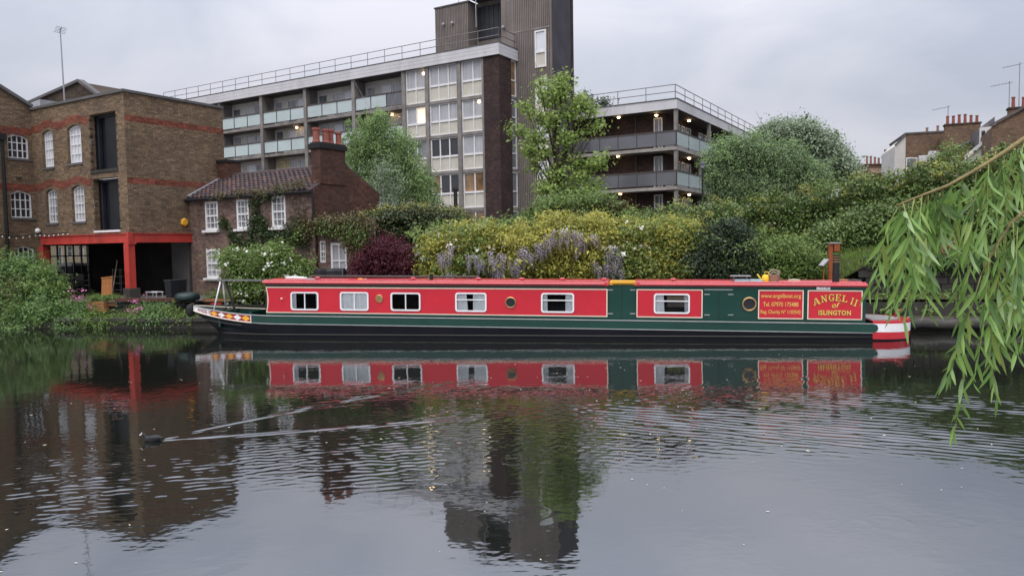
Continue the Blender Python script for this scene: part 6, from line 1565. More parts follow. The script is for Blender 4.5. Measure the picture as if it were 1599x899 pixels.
foliage('dry_foliage', R, [(b[0], b[1] - .1, b[2], b[3], b[4], b[5]) for b in rel[:9]], 5000, .10, MATS['leaf_creeper'], aspect=.5, clump=.2, droop=.5, fill=.85)
foliage('top_foliage', R, [(b[0], b[1], b[2] + b[5] * .75, b[3] * .95, b[4], b[5] * .3) for b in rel[:6]], 2600, .09, MATS['leaf_wisteria'], aspect=.5, clump=.1)
w = MB(); a, b = at(572, 460, Y + .5), at(722, 460, Y + .5); base = R.location.copy(); w.box(a.x - base.x, b.x - base.x, a.y - base.y, a.y - base.y + .3, -.2, 2.4); w.build('wall', MATS['dark_stock_brick'], R)
# 7. trees behind
Y = 36.0
tr = [(846, 140, 12, 16), (876, 135, 12, 18), (862, 155, 18, 14), (818, 163, 16, 10), (835, 178, 16, 12), (905, 163, 14, 14), (922, 175, 14, 12), (890, 180, 18, 12), (862, 190, 20, 14), (812, 205, 14, 8), (835, 215, 20, 12), (885, 215, 22, 14), (918, 205, 12, 10), (850, 240, 24, 12), (825, 235, 10, 7), (892, 250, 22, 12), (922, 255, 18, 8), (940, 250, 10, 6), (835, 262, 14, 8), (868, 270, 22, 12), (905, 278, 24, 12), (930, 292, 12, 8), (880, 298, 24, 12), (850, 295, 16, 10), (915, 305, 20, 12), (842, 128, 8, 8), (880, 120, 6, 6), (800, 200, 8, 4), (935, 195, 6, 5)]
bb = [blob(u, v, Y, a, b, .45 + .3 * (k % 3)) for k, (u, v, a, b) in enumerate(tr)]
base = gbase(872, 440); base.y = Y; base.x = at(872, 400, Y).x
R = thing('young_sycamore', 'young yellow green sycamore with dark trunk before the flats tower', 'tree', Matrix.Translation(base))
rel = [(b[0] - base.x, b[1] - base.y, b[2] - base.z) + tuple(b[3:]) for b in bb]
foliage('crown', R, rel, 7200, .17, MATS['leaf_sycamore'], aspect=.62, clump=.22, per=11, droop=.35, fill=.1)
mb = MB(); rr = random.Random(12); top = at(866, 150, Y) - base; fk = at(868, 300, Y) - base
mb.tube([(0, 0, 0), fk, at(870, 240, Y) - base, at(868, 190, Y) - base, top], [.17, .14, .10, .065, .02], 8)
mb.tube([fk + Vector((.08, 0, -.6)), at(882, 260, Y + .2) - base, at(888, 200, Y + .3) - base, at(880, 128, Y + .2) - base], [.11, .09, .06, .015], 8)
for b in rel:
    c = Vector(b[:3]); k = max(.5, c.z * .62 - 0.2); st = Vector((top.x * k / top.z, 0, k)) if k < top.z else top * .8
    md = st.lerp(c, .55) + Vector((0, 0, -.12)); mb.tube([st, md, c, c + (c - md) * .5], [.045, .03, .018, .006], 5)
mb.build('trunk', MATS['bark'], R, smooth=True)
bb = [blob(u, v, 33.0, a, b, .9) for u, v, a, b in ((860, 322, 24, 16), (890, 318, 28, 16), (925, 312, 26, 14), (850, 345, 30, 16), (900, 340, 40, 20), (945, 325, 22, 14), (830, 345, 18, 14), (960, 345, 30, 18), (800, 352, 22, 10))]
plant('elder_bush', 'reddish green elder bush around the foot of the sycamore', 'bush', gbase(890, 440), bb, 14000, .14, 'leaf_shrub', stem=.05, aspect=.5, clump=.2)
bb = [blob(u, v, 32.5, a, b, .5) for u, v, a, b in ((935, 318, 22, 10), (895, 328, 20, 8), (960, 320, 18, 8))]
plant('coppery_creeper', 'coppery young growth on top of the elder bush', 'creeper', gbase(930, 440), bb, 1300, .10, 'leaf_creeper', aspect=.5, clump=.15)
Y = 41.0
bb = [blob(u, v, Y, a, b, 1.0) for u, v, a, b in ((585, 192, 26, 18), (575, 215, 34, 26), (615, 220, 36, 28), (560, 240, 26, 28), (600, 255, 44, 30), (640, 255, 32, 28), (655, 285, 32, 26), (620, 290, 44, 26), (575, 280, 30, 24), (665, 305, 24, 18), (595, 180, 12, 10))]
base = at(612, 400, Y); base.z = TERR_Z
plant('birch', 'soft green weeping birch in front of the flats balconies', 'tree', base, bb, 38000, .12, 'leaf_birch', stem=.10, stem_mat='pale_bark', aspect=.45, clump=.20, droop=.6, fill=.3, strands=.35, per=16)
Y = 39.5
bb = [blob(u, v, Y, a, b, .7) for u, v, a, b in ((600, 260, 20, 24), (590, 285, 22, 22), (615, 285, 22, 26), (605, 312, 34, 16), (580, 305, 18, 16))]
base = at(600, 400, Y); base.z = TERR_Z
plant('silver_tree', 'small silvery white leaved tree within the birch greenery', 'tree', base, bb, 3600, .10, 'leaf_silver', stem=.07, stem_mat='pale_bark', aspect=.4, clump=.22, fill=.1)
Y = 47.0
bb = [blob(u, v, Y, a, b, 1.2) for u, v, a, b in ((1150, 222, 28, 14), (1130, 245, 34, 28), (1180, 235, 40, 26), (1225, 250, 44, 32), (1265, 275, 34, 30), (1140, 285, 40, 32), (1200, 285, 50, 32), (1255, 295, 36, 24), (1115, 265, 18, 30))]
base = at(1185, 400, Y); base.z = TERR_Z
plant('weeping_tree', 'feathery green weeping tree beside the right wing of the flats', 'tree', base, bb, 70000, .14, 'leaf_weeping', mix=('leaf_birch', .08), stem=.13, aspect=.4, clump=.24, droop=.6, fill=.35, strands=.4, per=16)
Y = 62.0
bb = [blob(u, v, Y, a, b, 2.0) for u, v, a, b in ((1215, 208, 26, 18), (1245, 205, 28, 18), (1265, 225, 34, 24), (1290, 240, 30, 26), (1300, 262, 30, 24), (1215, 240, 30, 26), (1250, 265, 44, 26), (1195, 215, 16, 14), (1318, 268, 16, 16))]
base = at(1265, 380, Y); base.z = TERR_Z
plant('grey_poplar', 'big rounded pale grey green tree behind the weeping tree', 'tree', base, bb, 42000, .24, 'leaf_silver', stem=.28, aspect=.5, clump=.36, fill=.4)
Y = 76.0
bb = [blob(u, v, Y, a, b, 1.5) for u, v, a, b in ((908, 156, 12, 10), (925, 164, 14, 8), (945, 160, 8, 6), (900, 172, 14, 10), (935, 172, 18, 8))]
base = at(920, 380, Y); base.z = TERR_Z
plant('distant_tree', 'small dark tree top showing above the flats wing roof', 'tree', base, bb, 1800, .22, 'leaf_dark', stem=.25, limb=0, aspect=.6, clump=.35, tint_bias=.35)
# 8. the long ivy hedge on the right
tops = [(930, 338, 43), (975, 330, 42), (1020, 325, 41), (1065, 323, 40), (1110, 318, 39), (1155, 312, 38), (1200, 308, 37), (1245, 301, 36), (1285, 292, 35), (1325, 284, 34), (1365, 276, 33), (1405, 268, 32), (1445, 262, 31), (1485, 256, 30), (1525, 248, 29), (1565, 241, 28), (1605, 232, 27), (1650, 226, 26), (1700, 220, 25)]
hb = []
for k, (u, v, Y) in enumerate(tops):
    for r in range(4):
        vv = v + 16 + r * 36 + (k % 3 - 1) * 5; hb.append(blob(u + (r % 2) * 14, vv, Y - r * .55, 30, 24 - (4 if r == 0 else 0), .9))
base = at(1300, 400, 34); base.z = TERR_Z
R, rel = plant('ivy_hedge', 'long tall ivy covered hedge bank rising towards the right', 'hedge', base, hb, 90000, .14, 'leaf_ivy', aspect=.6, clump=.2, droop=.3, fill=.5, per=20)
foliage('new_growth', R, [(b[0], b[1] - .2, b[2] + b[5] * .3, b[3], b[4], b[5]) for b in rel[::2]], 9000, .12, MATS['leaf_wisteria'], aspect=.5, clump=.16, fill=.8, per=22, tint_bias=-.15)
foliage('dry_foliage', R, [(b[0], b[1] - .2, b[2], b[3], b[4], b[5]) for b in rel[1::3]], 5000, .12, MATS['leaf_creeper'], aspect=.5, clump=.2, fill=.85, per=22)
base = R.location.copy(); w = MB(); P = [at(u, 400, Y + .7) - base for u, v, Y in tops]
for k, (a, b) in enumerate(zip(P[:-1], P[1:])):
    za = at(tops[k][0], tops[k][1] + 18, tops[k][2]).z - base.z
    w.prism_x([(0, 0)], 0, 0) if False else w.add([(a.x, a.y, -.5), (b.x, b.y, -.5), (b.x, b.y, za), (a.x, a.y, za), (a.x, a.y + .4, -.5), (b.x, b.y + .4, -.5), (b.x, b.y + .4, za), (a.x, a.y + .4, za)], [(0, 1, 2, 3), (5, 4, 7, 6), (3, 2, 6, 7)])
w.build('wall', MATS['dark_stock_brick'], R)
bb = [blob(u, v, Y, a, b, .6) for u, v, Y, a, b in ((1480, 235, 31, 10, 20), (1497, 238, 31, 9, 18), (1465, 248, 31.5, 10, 12), (1470, 262, 31, 14, 12), (1290, 290, 34, 22, 10))]
plant('hedge_sapling', 'taller leafy shoots sticking out of the hedge top below the houses', 'shrub', base + Vector((4.5, -3, 2)), bb, 1100, .13, 'leaf_shrub', aspect=.4, clump=.18, fill=.1)
# low hedge that closes the garden behind the shrubs
hb = [blob(u, 400 + (k % 2) * 20, 31.5, 34, 38, .8) for k, u in enumerate(range(735, 1130, 36))]
base = at(930, 440, 31.5); base.z = TERR_Z
plant('garden_hedge', 'dim green garden hedge behind the wisteria', 'hedge', base, hb, 9000, .13, 'leaf_ivy_dark', aspect=.5, clump=.2)

bb = [blob(u, v, 28.5, a, b, .6) for u, v, a, b in ((1300, 372, 22, 26), (1335, 360, 26, 30), (1370, 352, 26, 32), (1405, 345, 24, 30), (1275, 385, 18, 22))]
plant('ivy_mound', 'smooth mound of small leaved ivy bulging from the hedge above the grass', 'ivy', gbase(1340, 420), bb, 13000, .11, 'leaf_ivy', aspect=.6, clump=.16, fill=.6)
# 9. right bank: retaining wall, grass slope, low plants
def right_bank():
    x0, x1 = QUAY.L(1352, 430, 2.4)[0], 60
    xs = QUAY.L(1255, 430, 2.4)[0]
    R = thing('retaining_wall', 'dark mossy retaining wall behind the willow on the right bank', 'wall', QUAY.M)
    rr = random.Random(9); P = []
    m = MB(); m.box(x0, x1, 2.5, 2.9, .4, 1.72); m.build('wall_body', MATS['soot_black'], R)
    for k in range(3): q = MB(); q.box(.012, .47, -.05 + rr.uniform(-.015, .015), .1, .008, .21); P.append(q.build('stone', MATS['stone_quay'], R, bevel=.01))
    used = [0] * 3
    for r in range(5):
        for c in range(22):
            k = rr.randrange(3); o = P[k] if not used[k] else link_copy(P[k], R); used[k] = 1
            o.matrix_local = Matrix.Translation((x0 + c * .48 - (r % 2) * .2, 2.47 + rr.uniform(-.02, .02), .74 + r * .218))
    # slope
    nx, ny = 40, 12; V = []; Fc = []
    for j in range(ny + 1):
        for i in range(nx + 1):
            x = xs + (26 - xs) * i / nx; y = 2.75 + 4.6 * j / ny
            k = min(1, max(0, (x - xs) / (x0 + .3 - xs))); k = k * k * (3 - 2 * k)
            z = TERR_Z - .02 + (0.93 + 0.5 * (j / ny) ** .8) * k + .06 * math.sin(x * 1.7 + y) * k
            V.append((x, y, z)); 
    for j in range(ny):
        for i in range(nx): a = j * (nx + 1) + i; Fc.append((a, a + 1, a + nx + 2, a + nx + 1))
    m = MB(); m.add(V, Fc); o = m.build('grass_slope', MATS['earth'], None, smooth=True, fix=False); o.matrix_world = QUAY.M; o['kind'] = 'structure'
    Vn = np.array(V).reshape(ny + 1, nx + 1, 3); n = 22000
    fi, fj = RNG.random(n) * nx, RNG.random(n) ** 1.3 * ny; i, j = fi.astype(int), fj.astype(int); a, b = (fi - i)[:, None], (fj - j)[:, None]
    C = (Vn[j, i] * (1 - a) + Vn[j, np.minimum(i + 1, nx)] * a) * (1 - b) + (Vn[np.minimum(j + 1, ny), i] * (1 - a) + Vn[np.minimum(j + 1, ny), np.minimum(i + 1, nx)] * a) * b
    A = RNG.normal(size=(n, 3)) * .35 + np.array([0, -.25, 1.0]); A = unit(A) * (.05 + .07 * RNG.random(n))[:, None]; Bv = unit(np.cross(A, RNG.normal(size=(n, 3)))) * .014
    me = leaf_mesh('grass', C + A * .8, A, Bv, .35 + .5 * RNG.random(n), MATS['leaf_grass']); o = bpy.data.objects.new('grass', me); COL.objects.link(o); o.matrix_world = QUAY.M; tag(o, 'rough light green grass on the slope under the hedge', 'grass', kind='stuff')
    for u, v, a, b, lb in ((1385, 400, 26, 14, 'soft feathery clump on the slope directly right of the tall chimney'), (1340, 425, 24, 12, 'low feathery clump on the slope behind the boat stern roof'), (1430, 395, 26, 14, 'feathery clump on the slope behind the left willow strands')):
        plant('feathery_shrub', lb, 'shrub', qp(u, v + 12, 3.6), [qblob(u, v, 3.6, a, b, .5), qblob(u + 14, v + 6, 3.3, a * .7, b * .8, .4)], 2200, .07, 'leaf_grass', group='feathery clumps on the slope', aspect=.2, clump=.1, fill=.1)
    for u, v, a, b, n, lb in ((1375, 478, 22, 18, 1600, 'broad leafed green clump right behind the stern deck'), (1405, 472, 20, 16, 1300, 'broad leafed clump just right of the stern deck'), (1440, 476, 22, 14, 1400, 'broad leafed clump below the left willow strands'), (1475, 472, 14, 20, 500, 'spiky iris like clump against the dark retaining wall'), (1520, 478, 26, 14, 1500, 'broad leafed clump seen through the long willow strand'), (1575, 474, 26, 16, 1500, 'broad leafed clump at the right edge beyond the willow')):
        plant('bank_plant', lb, 'plant', qbase(u, 1.9, TERR_Z - .02), [qblob(u, v, 1.9, a, b, .4), qblob(u + a * .4, v + 5, 1.5, a * .8, b * .7, .3)], n, .13 if 'spiky' not in lb else .22, 'leaf_shrub', group='low plants under the retaining wall', aspect=.55 if 'spiky' not in lb else .12, clump=.1, fill=.1)
    m = MB(); P = [qp(u, v, -.12) for u, v in ((1418, 507), (1440, 503), (1475, 506), (1520, 504), (1600, 508), (1680, 508))]; m.tube(P, [.10, .13, .12, .13, .12, .12], 9); o = m.build('timber_fender', MATS['log_wood'], smooth=True); tag(o, 'long dark timber lying along the quay edge beyond the stern', 'timber')
    wb = [qblob(u, 404 + (k % 3) * 4, 2.4, 16, 9 + (k % 4) * 4, .22) for k, u in enumerate(range(1365, 1640, 17))]
    plant('wall_creeper', 'dark trailing creeper hanging over the mossy retaining wall', 'creeper', qbase(1480, 2.4, 1.7), wb, 7000, .09, 'leaf_ivy_dark', aspect=.5, clump=.12, droop=.6, fill=.2, mix=('leaf_grass', .12))
    for u, vt, vb, lb, Yp in ((1297, 379, 440, 'orange wooden post with a small box top behind the tall chimney', 24.0), (1474, 377, 420, 'orange wooden post with a small box top half hidden by willow', 25.0)):
        a = at(u, vt, Yp); b = at(u, vb, Yp); T = thing('nest_box_post', lb, 'post', Matrix.Translation((b.x, b.y, b.z - .4)), 'wooden posts on the slope'); h = a.z - b.z + .4
        m = MB(); m.box(-.075, .045, -.06, .06, 0, h); m.build('post', MATS['post_orange'], T, bevel=.008); m = MB(); m.box(.07, .26, -.1, .1, h - .28, h - .03); bx = m.build('box', MATS['post_orange'], T, bevel=.006); m = MB(); m.box(-.08, .28, -.12, .12, h - .028, h + .01); m.build('lid', MATS['lead'], bx)
    a = at(1287, 410, 23.6); T = thing('slate_sign', 'small grey angled board leaning beside the orange post', 'sign', Matrix.Translation((a.x, a.y, TERR_Z)) @ Matrix.Rotation(.25, 4, 'Z')); m = MB(); m.beam((-.12, 0, a.z - TERR_Z - .1), (.1, .02, a.z - TERR_Z + .1), .2, .04); m.build('board', MATS['lead'], T); m = MB(); m.tube([(0, .03, 0), (0, .03, a.z - TERR_Z)], .02, 6); m.build('stake', MATS['post_orange'], T)
right_bank()

# lamp posts
for u, vt, Y, lb, big in ((1097, 252, 44, 'slim black lamp post with a small lantern by the flats wing', 1), (711, 294, 34, 'short black post rising behind the overgrown wall', 0)):
    a = at(u, vt, Y); T = thing('lamp_post' if big else 'black_post', lb, 'lamp post' if big else 'post', Matrix.Translation((a.x, a.y, TERR_Z))); h = a.z - TERR_Z
    m = MB(); m.lathe((0, 0, 0), [(.11, 0), (.11, .6), (.07, .7), (.055, h - .45), (.07, h - .4)] if big else [(.10, 0), (.085, h - .12), (.11, h - .1), (.11, h)], 10); m.build('pole', MATS['black_paint'], T)
    if big: m = MB(); m.lathe((0, 0, h - .4), [(.07, 0), (.13, .08), (.15, .22)], 10); m.build('lantern', MATS['pane_white'], T); m = MB(); m.lathe((0, 0, h - .18), [(.28, 0), (.2, .08), (.05, .17)], 12); m.build('lantern_cap', MATS['black_paint'], T)
# ------------------------------------------------------------------ things on the terrace
def terrace_things():
    def T_(name, label, cat, u, v, rz=-.54, z=TERR_Z, group=None): p = on_z(u, v, z); return thing(name, label, cat, Matrix.Translation(p) @ Matrix.Rotation(rz, 4, 'Z'), group)
    # decking with its own boards in front of the undercroft
    D = thing('terrace_deck', 'grey boarded deck edge along the terrace above the ledge', 'deck', QUAY.M)
    xa, xb = QUAY.L(90, 480, 1.25)[0], QUAY.L(312, 480, 1.25)[0]; n = 26; P = None
    m = MB(); m.box(xa, xb, 1.15, 1.28, TERR_Z - .16, TERR_Z + .02); m.build('edge_beam', MATS['soot_black'], D)
    w = (xb - xa) / n
    for k in range(n):
        if P is None: m = MB(); m.box(.006, w - .006, 1.12, 4.2, TERR_Z + .0, TERR_Z + .035); P = m.build('plank', MATS['deck_grey'], D); o = P
        else: o = link_copy(P, D)
        o.matrix_local = Matrix.Translation((xa + k * w, 0, random.uniform(-.004, .004) + (.004 if k % 2 else 0)))
    # stacked wooden planter and the lower one beside it
    def planter(label, u0, u1, v0, v1, ly, tiers, n):
        (x0, z1), (x1, z0) = QUAY.L(u0, v0, ly), QUAY.L(u1, v1, ly); T = thing('wooden_planter', label, 'planter', QUAY.M @ Matrix.Translation((x0, ly, z0)), 'wooden planters on the terrace')
        w, h = x1 - x0, (z1 - z0) / tiers
        for t in range(tiers):
            in_ = .0 if t == 0 else .02
            for k in range(2):
                m = MB(); m.box(in_, w - in_, 0, .03, h * t + k * h / 2 + .004, h * t + (k + 1) * h / 2 - .004); m.build('plank', MATS['planter_wood'], T)
            for x in (in_, w - in_ - .03): m = MB(); m.box(x, x + .03, .032, .5, h * t + .004, h * (t + 1) - .004); m.build('end_board', MATS['planter_wood'], T)
        m = MB(); m.box(.035, w - .035, .035, .5, 0, h * tiers - .04); m.build('soil', MATS['earth'], T)
        foliage('foliage', T, [(w * .3, .2, h * tiers + .1, w * .36, .2, .16), (w * .75, .22, h * tiers + .06, w * .34, .2, .12)], n, .09, MATS['leaf_grass'], aspect=.25, clump=.08, fill=.1)
        return T
    planter('two tier wooden planter with green plants at the terrace edge', 134, 163, 470.5, 487, .95, 2, 900)
    planter('single wooden planter right behind the two tier one', 162, 183, 469.5, 478, 1.15, 1, 500)
    planter('long terracotta coloured planter with grass behind the bow', 317, 363, 466, 481, 1.5, 1, 900)
    # slatted wooden chair leaning on the wall
    T = T_('folding_chair', 'orange wooden slatted chair folded against the dark undercroft', 'chair', 166, 463, -.35)
    lean = Matrix.Rotation(-.18, 4, 'X') @ Matrix.Rotation(-.10, 4, 'Y')
    for x in (-.27, .24): m = MB(); m.box(x, x + .045, 0, .03, 0, .82); m.build('rail', MATS['chair_wood'], T, M=lean)
    P = None
    for k in range(6):
        if P is None: m = MB(); m.box(-.215, -.155, .004, .022, .06, .74); P = m.build('slat', MATS['chair_wood'], T, M=lean)
        else: o = link_copy(P, T, lean @ Matrix.Translation((k * .074, 0, 0)))
    for z in (.06, .76): m = MB(); m.box(-.3, .31, -.012, .036, z, z + .05); m.build('cross_rail', MATS['chair_wood'], T, M=lean)
    o = MB(); o.tube([(0, 0, 0), (.12, .3, 1.45)], .022, 6); s = o.build('broom_handle', MATS['rope']); s.matrix_world = Matrix.Translation(on_z(169, 462, TERR_Z) + Vector((.0, .3, 0))); tag(s, 'pale wooden stick leaning behind the slatted chair', 'stick')
    T = T_('wire_rack', 'dark wire shelf rack beside the red corner post', 'rack', 184, 460)
    for x in (-.3, .3):
        for y in (0, .3): m = MB(); m.tube([(x, y, 0), (x, y, 1.1)], .014, 5); m.build('leg', MATS['rail_grey'], T)
    for k in range(4):
        m = MB(); z = .2 + k * .28; m.tube([(-.3, 0, z), (.3, 0, z)], .012, 5); m.tube([(-.3, .3, z), (.3, .3, z)], .012, 5)
        for q in range(7): m.tube([(-.3 + q * .1, 0, z), (-.3 + q * .1, .3, z)], .007, 4)
        o = m.build('shelf', MATS['rail_grey'], T)
    # bins, covered table, bench
    for u, v, lb in ((270, 469, 'dark wheelie bin nearest the red corner post'), (281, 468, 'dark wheelie bin standing nearer the cottage wall')):
        T = T_('wheelie_bin', lb, 'bin', u, v, -.5, group='wheelie bins in the undercroft'); T.scale = (.6, .6, .72)
        m = MB(); m.add([(-.24, -.28, .08), (.24, -.28, .08), (.24, .28, .08), (-.24, .28, .08), (-.29, -.34, .98), (.29, -.34, .98), (.29, .34, .98), (-.29, .34, .98)], [(0, 3, 2, 1), (4, 5, 6, 7), (0, 1, 5, 4), (1, 2, 6, 5), (2, 3, 7, 6), (3, 0, 4, 7)]); m.build('body', MATS['tarpaulin'], T, bevel=.03)
        m = MB(); m.box(-.31, .31, -.37, .37, .985, 1.05); m.build('lid', MATS['dark_door'], T, bevel=.02)
        for x in (-.27, .27): m = MB(); m.tube([(x - .03, .25, .09), (x + .03, .25, .09)], .09, 10); m.build('wheel', MATS['soot_black'], T)
    T = T_('covered_table', 'dark green cover over a round table near the bow', 'table', 293, 472)
    m = MB(); m.lathe((0, 0, 0), [(.38, .08), (.42, .15), (.40, .26), (.33, .33), (.1, .37), (.01, .37)], 20); m.build('cover', MATS['green_drum'], T, smooth=True)
    for k in range(4): a = k * math.pi / 2 + .4; m = MB(); m.tube([(.25 * math.cos(a), .25 * math.sin(a), 0), (.25 * math.cos(a), .25 * math.sin(a), .3)], .03, 6); m.build('leg', MATS['soot_black'], T)
    T = T_('metal_bench', 'small pale metal stool frame before the dark undercroft', 'stool', 237, 466)
    m = MB(); m.tube([(-.36, 0, .24), (.36, 0, .24)], .022, 6); m.tube([(-.36, .25, .24), (.36, .25, .24)], .022, 6); m.build('seat_rail', MATS['fascia_white'], T)
    for x in (-.3, .3):
        for y in (0, .25): m = MB(); m.tube([(x, y, 0), (x, y, .24)], .018, 6); m.build('leg', MATS['lead'], T)
    rr = random.Random(6)
    T = T_('brick_edging', 'row of loose reddish bricks edging the terrace by the bins', 'bricks', 238, 472, math.radians(LINE_DEG)); P = None
    for k in range(16):
        if P is None: m = MB(); m.box(0, .2, 0, .1, 0, .12); P = m.build('brick', MATS['chimney_brick'], T, bevel=.008); o = P
        else: o = link_copy(P, T)
        o.matrix_local = TM(-1.5 + k * .19, rr.uniform(-.03, .03), .03, rr.uniform(-.2, .2))
    # stacked black chairs in the opening
    def chair(label, u, v, rz, dz=0):
        T = T_('black_chair', label, 'chair', u, v, rz, TERR_Z + .0, 'black garden chairs in the undercroft'); T.location.z += dz
        m = MB(); m.box(-.24, .24, -.24, .24, .42, .46); m.build('seat', MATS['black_paint'], T, bevel=.015)
        m = MB(); m.box(-.24, .24, .2, .24, .52, .92); m.build('backrest', MATS['black_paint'], T, bevel=.015)
        for x in (-.21, .21):
            m = MB(); m.tube([(x, -.2, 0), (x, -.2, .62)], .018, 6); m.build('leg', MATS['black_paint'], T); m = MB(); m.tube([(x, .26, 0), (x, .21, .9)], .018, 6); m.build('leg', MATS['black_paint'], T)
            m = MB(); m.box(x - .025, x + .025, -.22, .2, .62, .65); m.build('armrest', MATS['black_paint'], T)
        return T
    for k, (u, v, rz, lb) in enumerate(((104, 462, .2, 'black garden chair nearest the big shrub'), (118, 463, -.4, 'black garden chair in the middle of the black group'), (131, 462, -1.0, 'black garden chair nearest the wooden planter'))): chair(lb, u, v, rz)
    T = T_('black_table', 'black round table behind the black garden chairs', 'table', 116, 459, 0); m = MB(); m.lathe((0, 0, 0), [(.6, .72), (.6, .76), (.01, .765)], 20); m.build('top', MATS['black_paint'], T); m = MB(); m.lathe((0, 0, 0), [(.25, 0), (.06, .05), (.05, .72)], 12); m.build('pedestal', MATS['black_paint'], T)
    T = T_('covered_stack', 'black covered stack of furniture above the black table', 'cover', 116, 456.5, -.4); m = MB(); m.lathe((0, 0, 0), [(.62, 0), (.6, .6), (.66, 1.2), (.58, 1.32), (.1, 1.36)], 9); m.build('cover', MATS['tarpaulin'], T, bevel=.03)
    # black covers behind the boat
    for u, a, lb in ((502, .42, 'small black folded cover just left of the big black cover'), (522, .75, 'black tarpaulin cover with creases standing behind the boat roof')):
        p = at(u, 436, 25.2); T = thing('black_cover', lb, 'cover', Matrix.Translation((p.x, p.y, TERR_Z)), 'black covers behind the boat'); h = at(u, 419, 25.2).z - TERR_Z
        m = MB(); n = 12; V = []
        for z, s in ((0, 1.05), (h * .6, 1.0), (h * .93, .96), (h, .85)):
            for k in range(n): q = 2 * math.pi * k / n; r = (.5 + .06 * math.cos(q * 4 + z)) * a * s; V.append((r * math.cos(q) * 1.1, r * .7 * math.sin(q), z))
        Fc = [(r * n + k, r * n + (k + 1) % n, (r + 1) * n + (k + 1) % n, (r + 1) * n + k) for r in range(3) for k in range(n)] + [tuple(3 * n + k for k in range(n))]
        m.add(V, Fc); m.build('cover', MATS['tarpaulin'], T)
        m = MB(); m.tube([(.5 * a, -.36 * a, .02), (.45 * a, -.36 * a, h * .95)], .014, 5); m.build('edge_tape', MATS['rail_grey'], T)
    # red crates and white bottle by the bow
    for u, lb in ((335, 'red plastic crate left of its twin behind the bow'), (344, 'red plastic crate beside the white bottle')):
        p = qp(u, 481, 1.35); T = thing('red_crate', lb, 'crate', QUAY.M @ Matrix.Translation(QUAY.I @ p), 'red crates behind the bow')
        for z in (0, .09): m = MB(); m.box(-.1, .1, -.1, .1, z, z + .07); m.build('band', MATS['red_plastic'], T)
        m = MB(); m.box(-.09, .09, -.09, .09, 0, .18); m.build('body', MATS['red_plastic'], T)
    p = qp(356, 481, 1.35); T = thing('white_bottle', 'white plastic bottle standing next to the red crates', 'bottle', Matrix.Translation(p)); m = MB(); m.lathe((0, 0, 0), [(.06, 0), (.065, .14), (.03, .2), (.025, .23)], 10); m.build('body', MATS['boat_white'], T, smooth=True); m = MB(); m.lathe((0, 0, .23), [(.03, 0), (.03, .04)], 10); m.build('cap', MATS['blue_grey'], T)
    # green post by the cottage
    p = at(378, 440, 26.6); T = thing('green_post', 'green painted board with a white edge among the roses', 'post', Matrix.Translation((p.x, p.y, TERR_Z))); h = at(378, 406, 26.6).z - TERR_Z
    m = MB(); m.box(0, .28, 0, .04, 0, h); m.build('board', plain('board_green', (.02, .19, .09), .6, .1, 3), T); m = MB(); m.box(-.04, -.002, -.005, .045, 0, h + .1); m.build('white_edge', MATS['frame_white'], T)
    # fairy lights along the old pipe at the far left
    T = thing('string_lights', 'string of little white lights sagging along the left wing wall', 'lights', WARE.M)
    y0 = -3.2; m = MB(); P = [(-6.42, y0 + (3.1) * k / 12, WARE.S(0, 368, -6.42)[1] + .05 * math.cos(k * 1.05)) for k in range(13)]; P += [(-6.3 + k * .35, -.18, P[-1][2] + .02 * math.cos(k)) for k in range(8)]
    m.tube(P, .018, 5); m.build('cable', MATS['soot_black'], T)
    for k, q in enumerate(P):
        m = MB(); m.ball((q[0], q[1] - .02, q[2] - .06), .032, 8, 5); m.build('bulb', MATS['frame_white'], T, smooth=True)
terrace_things()

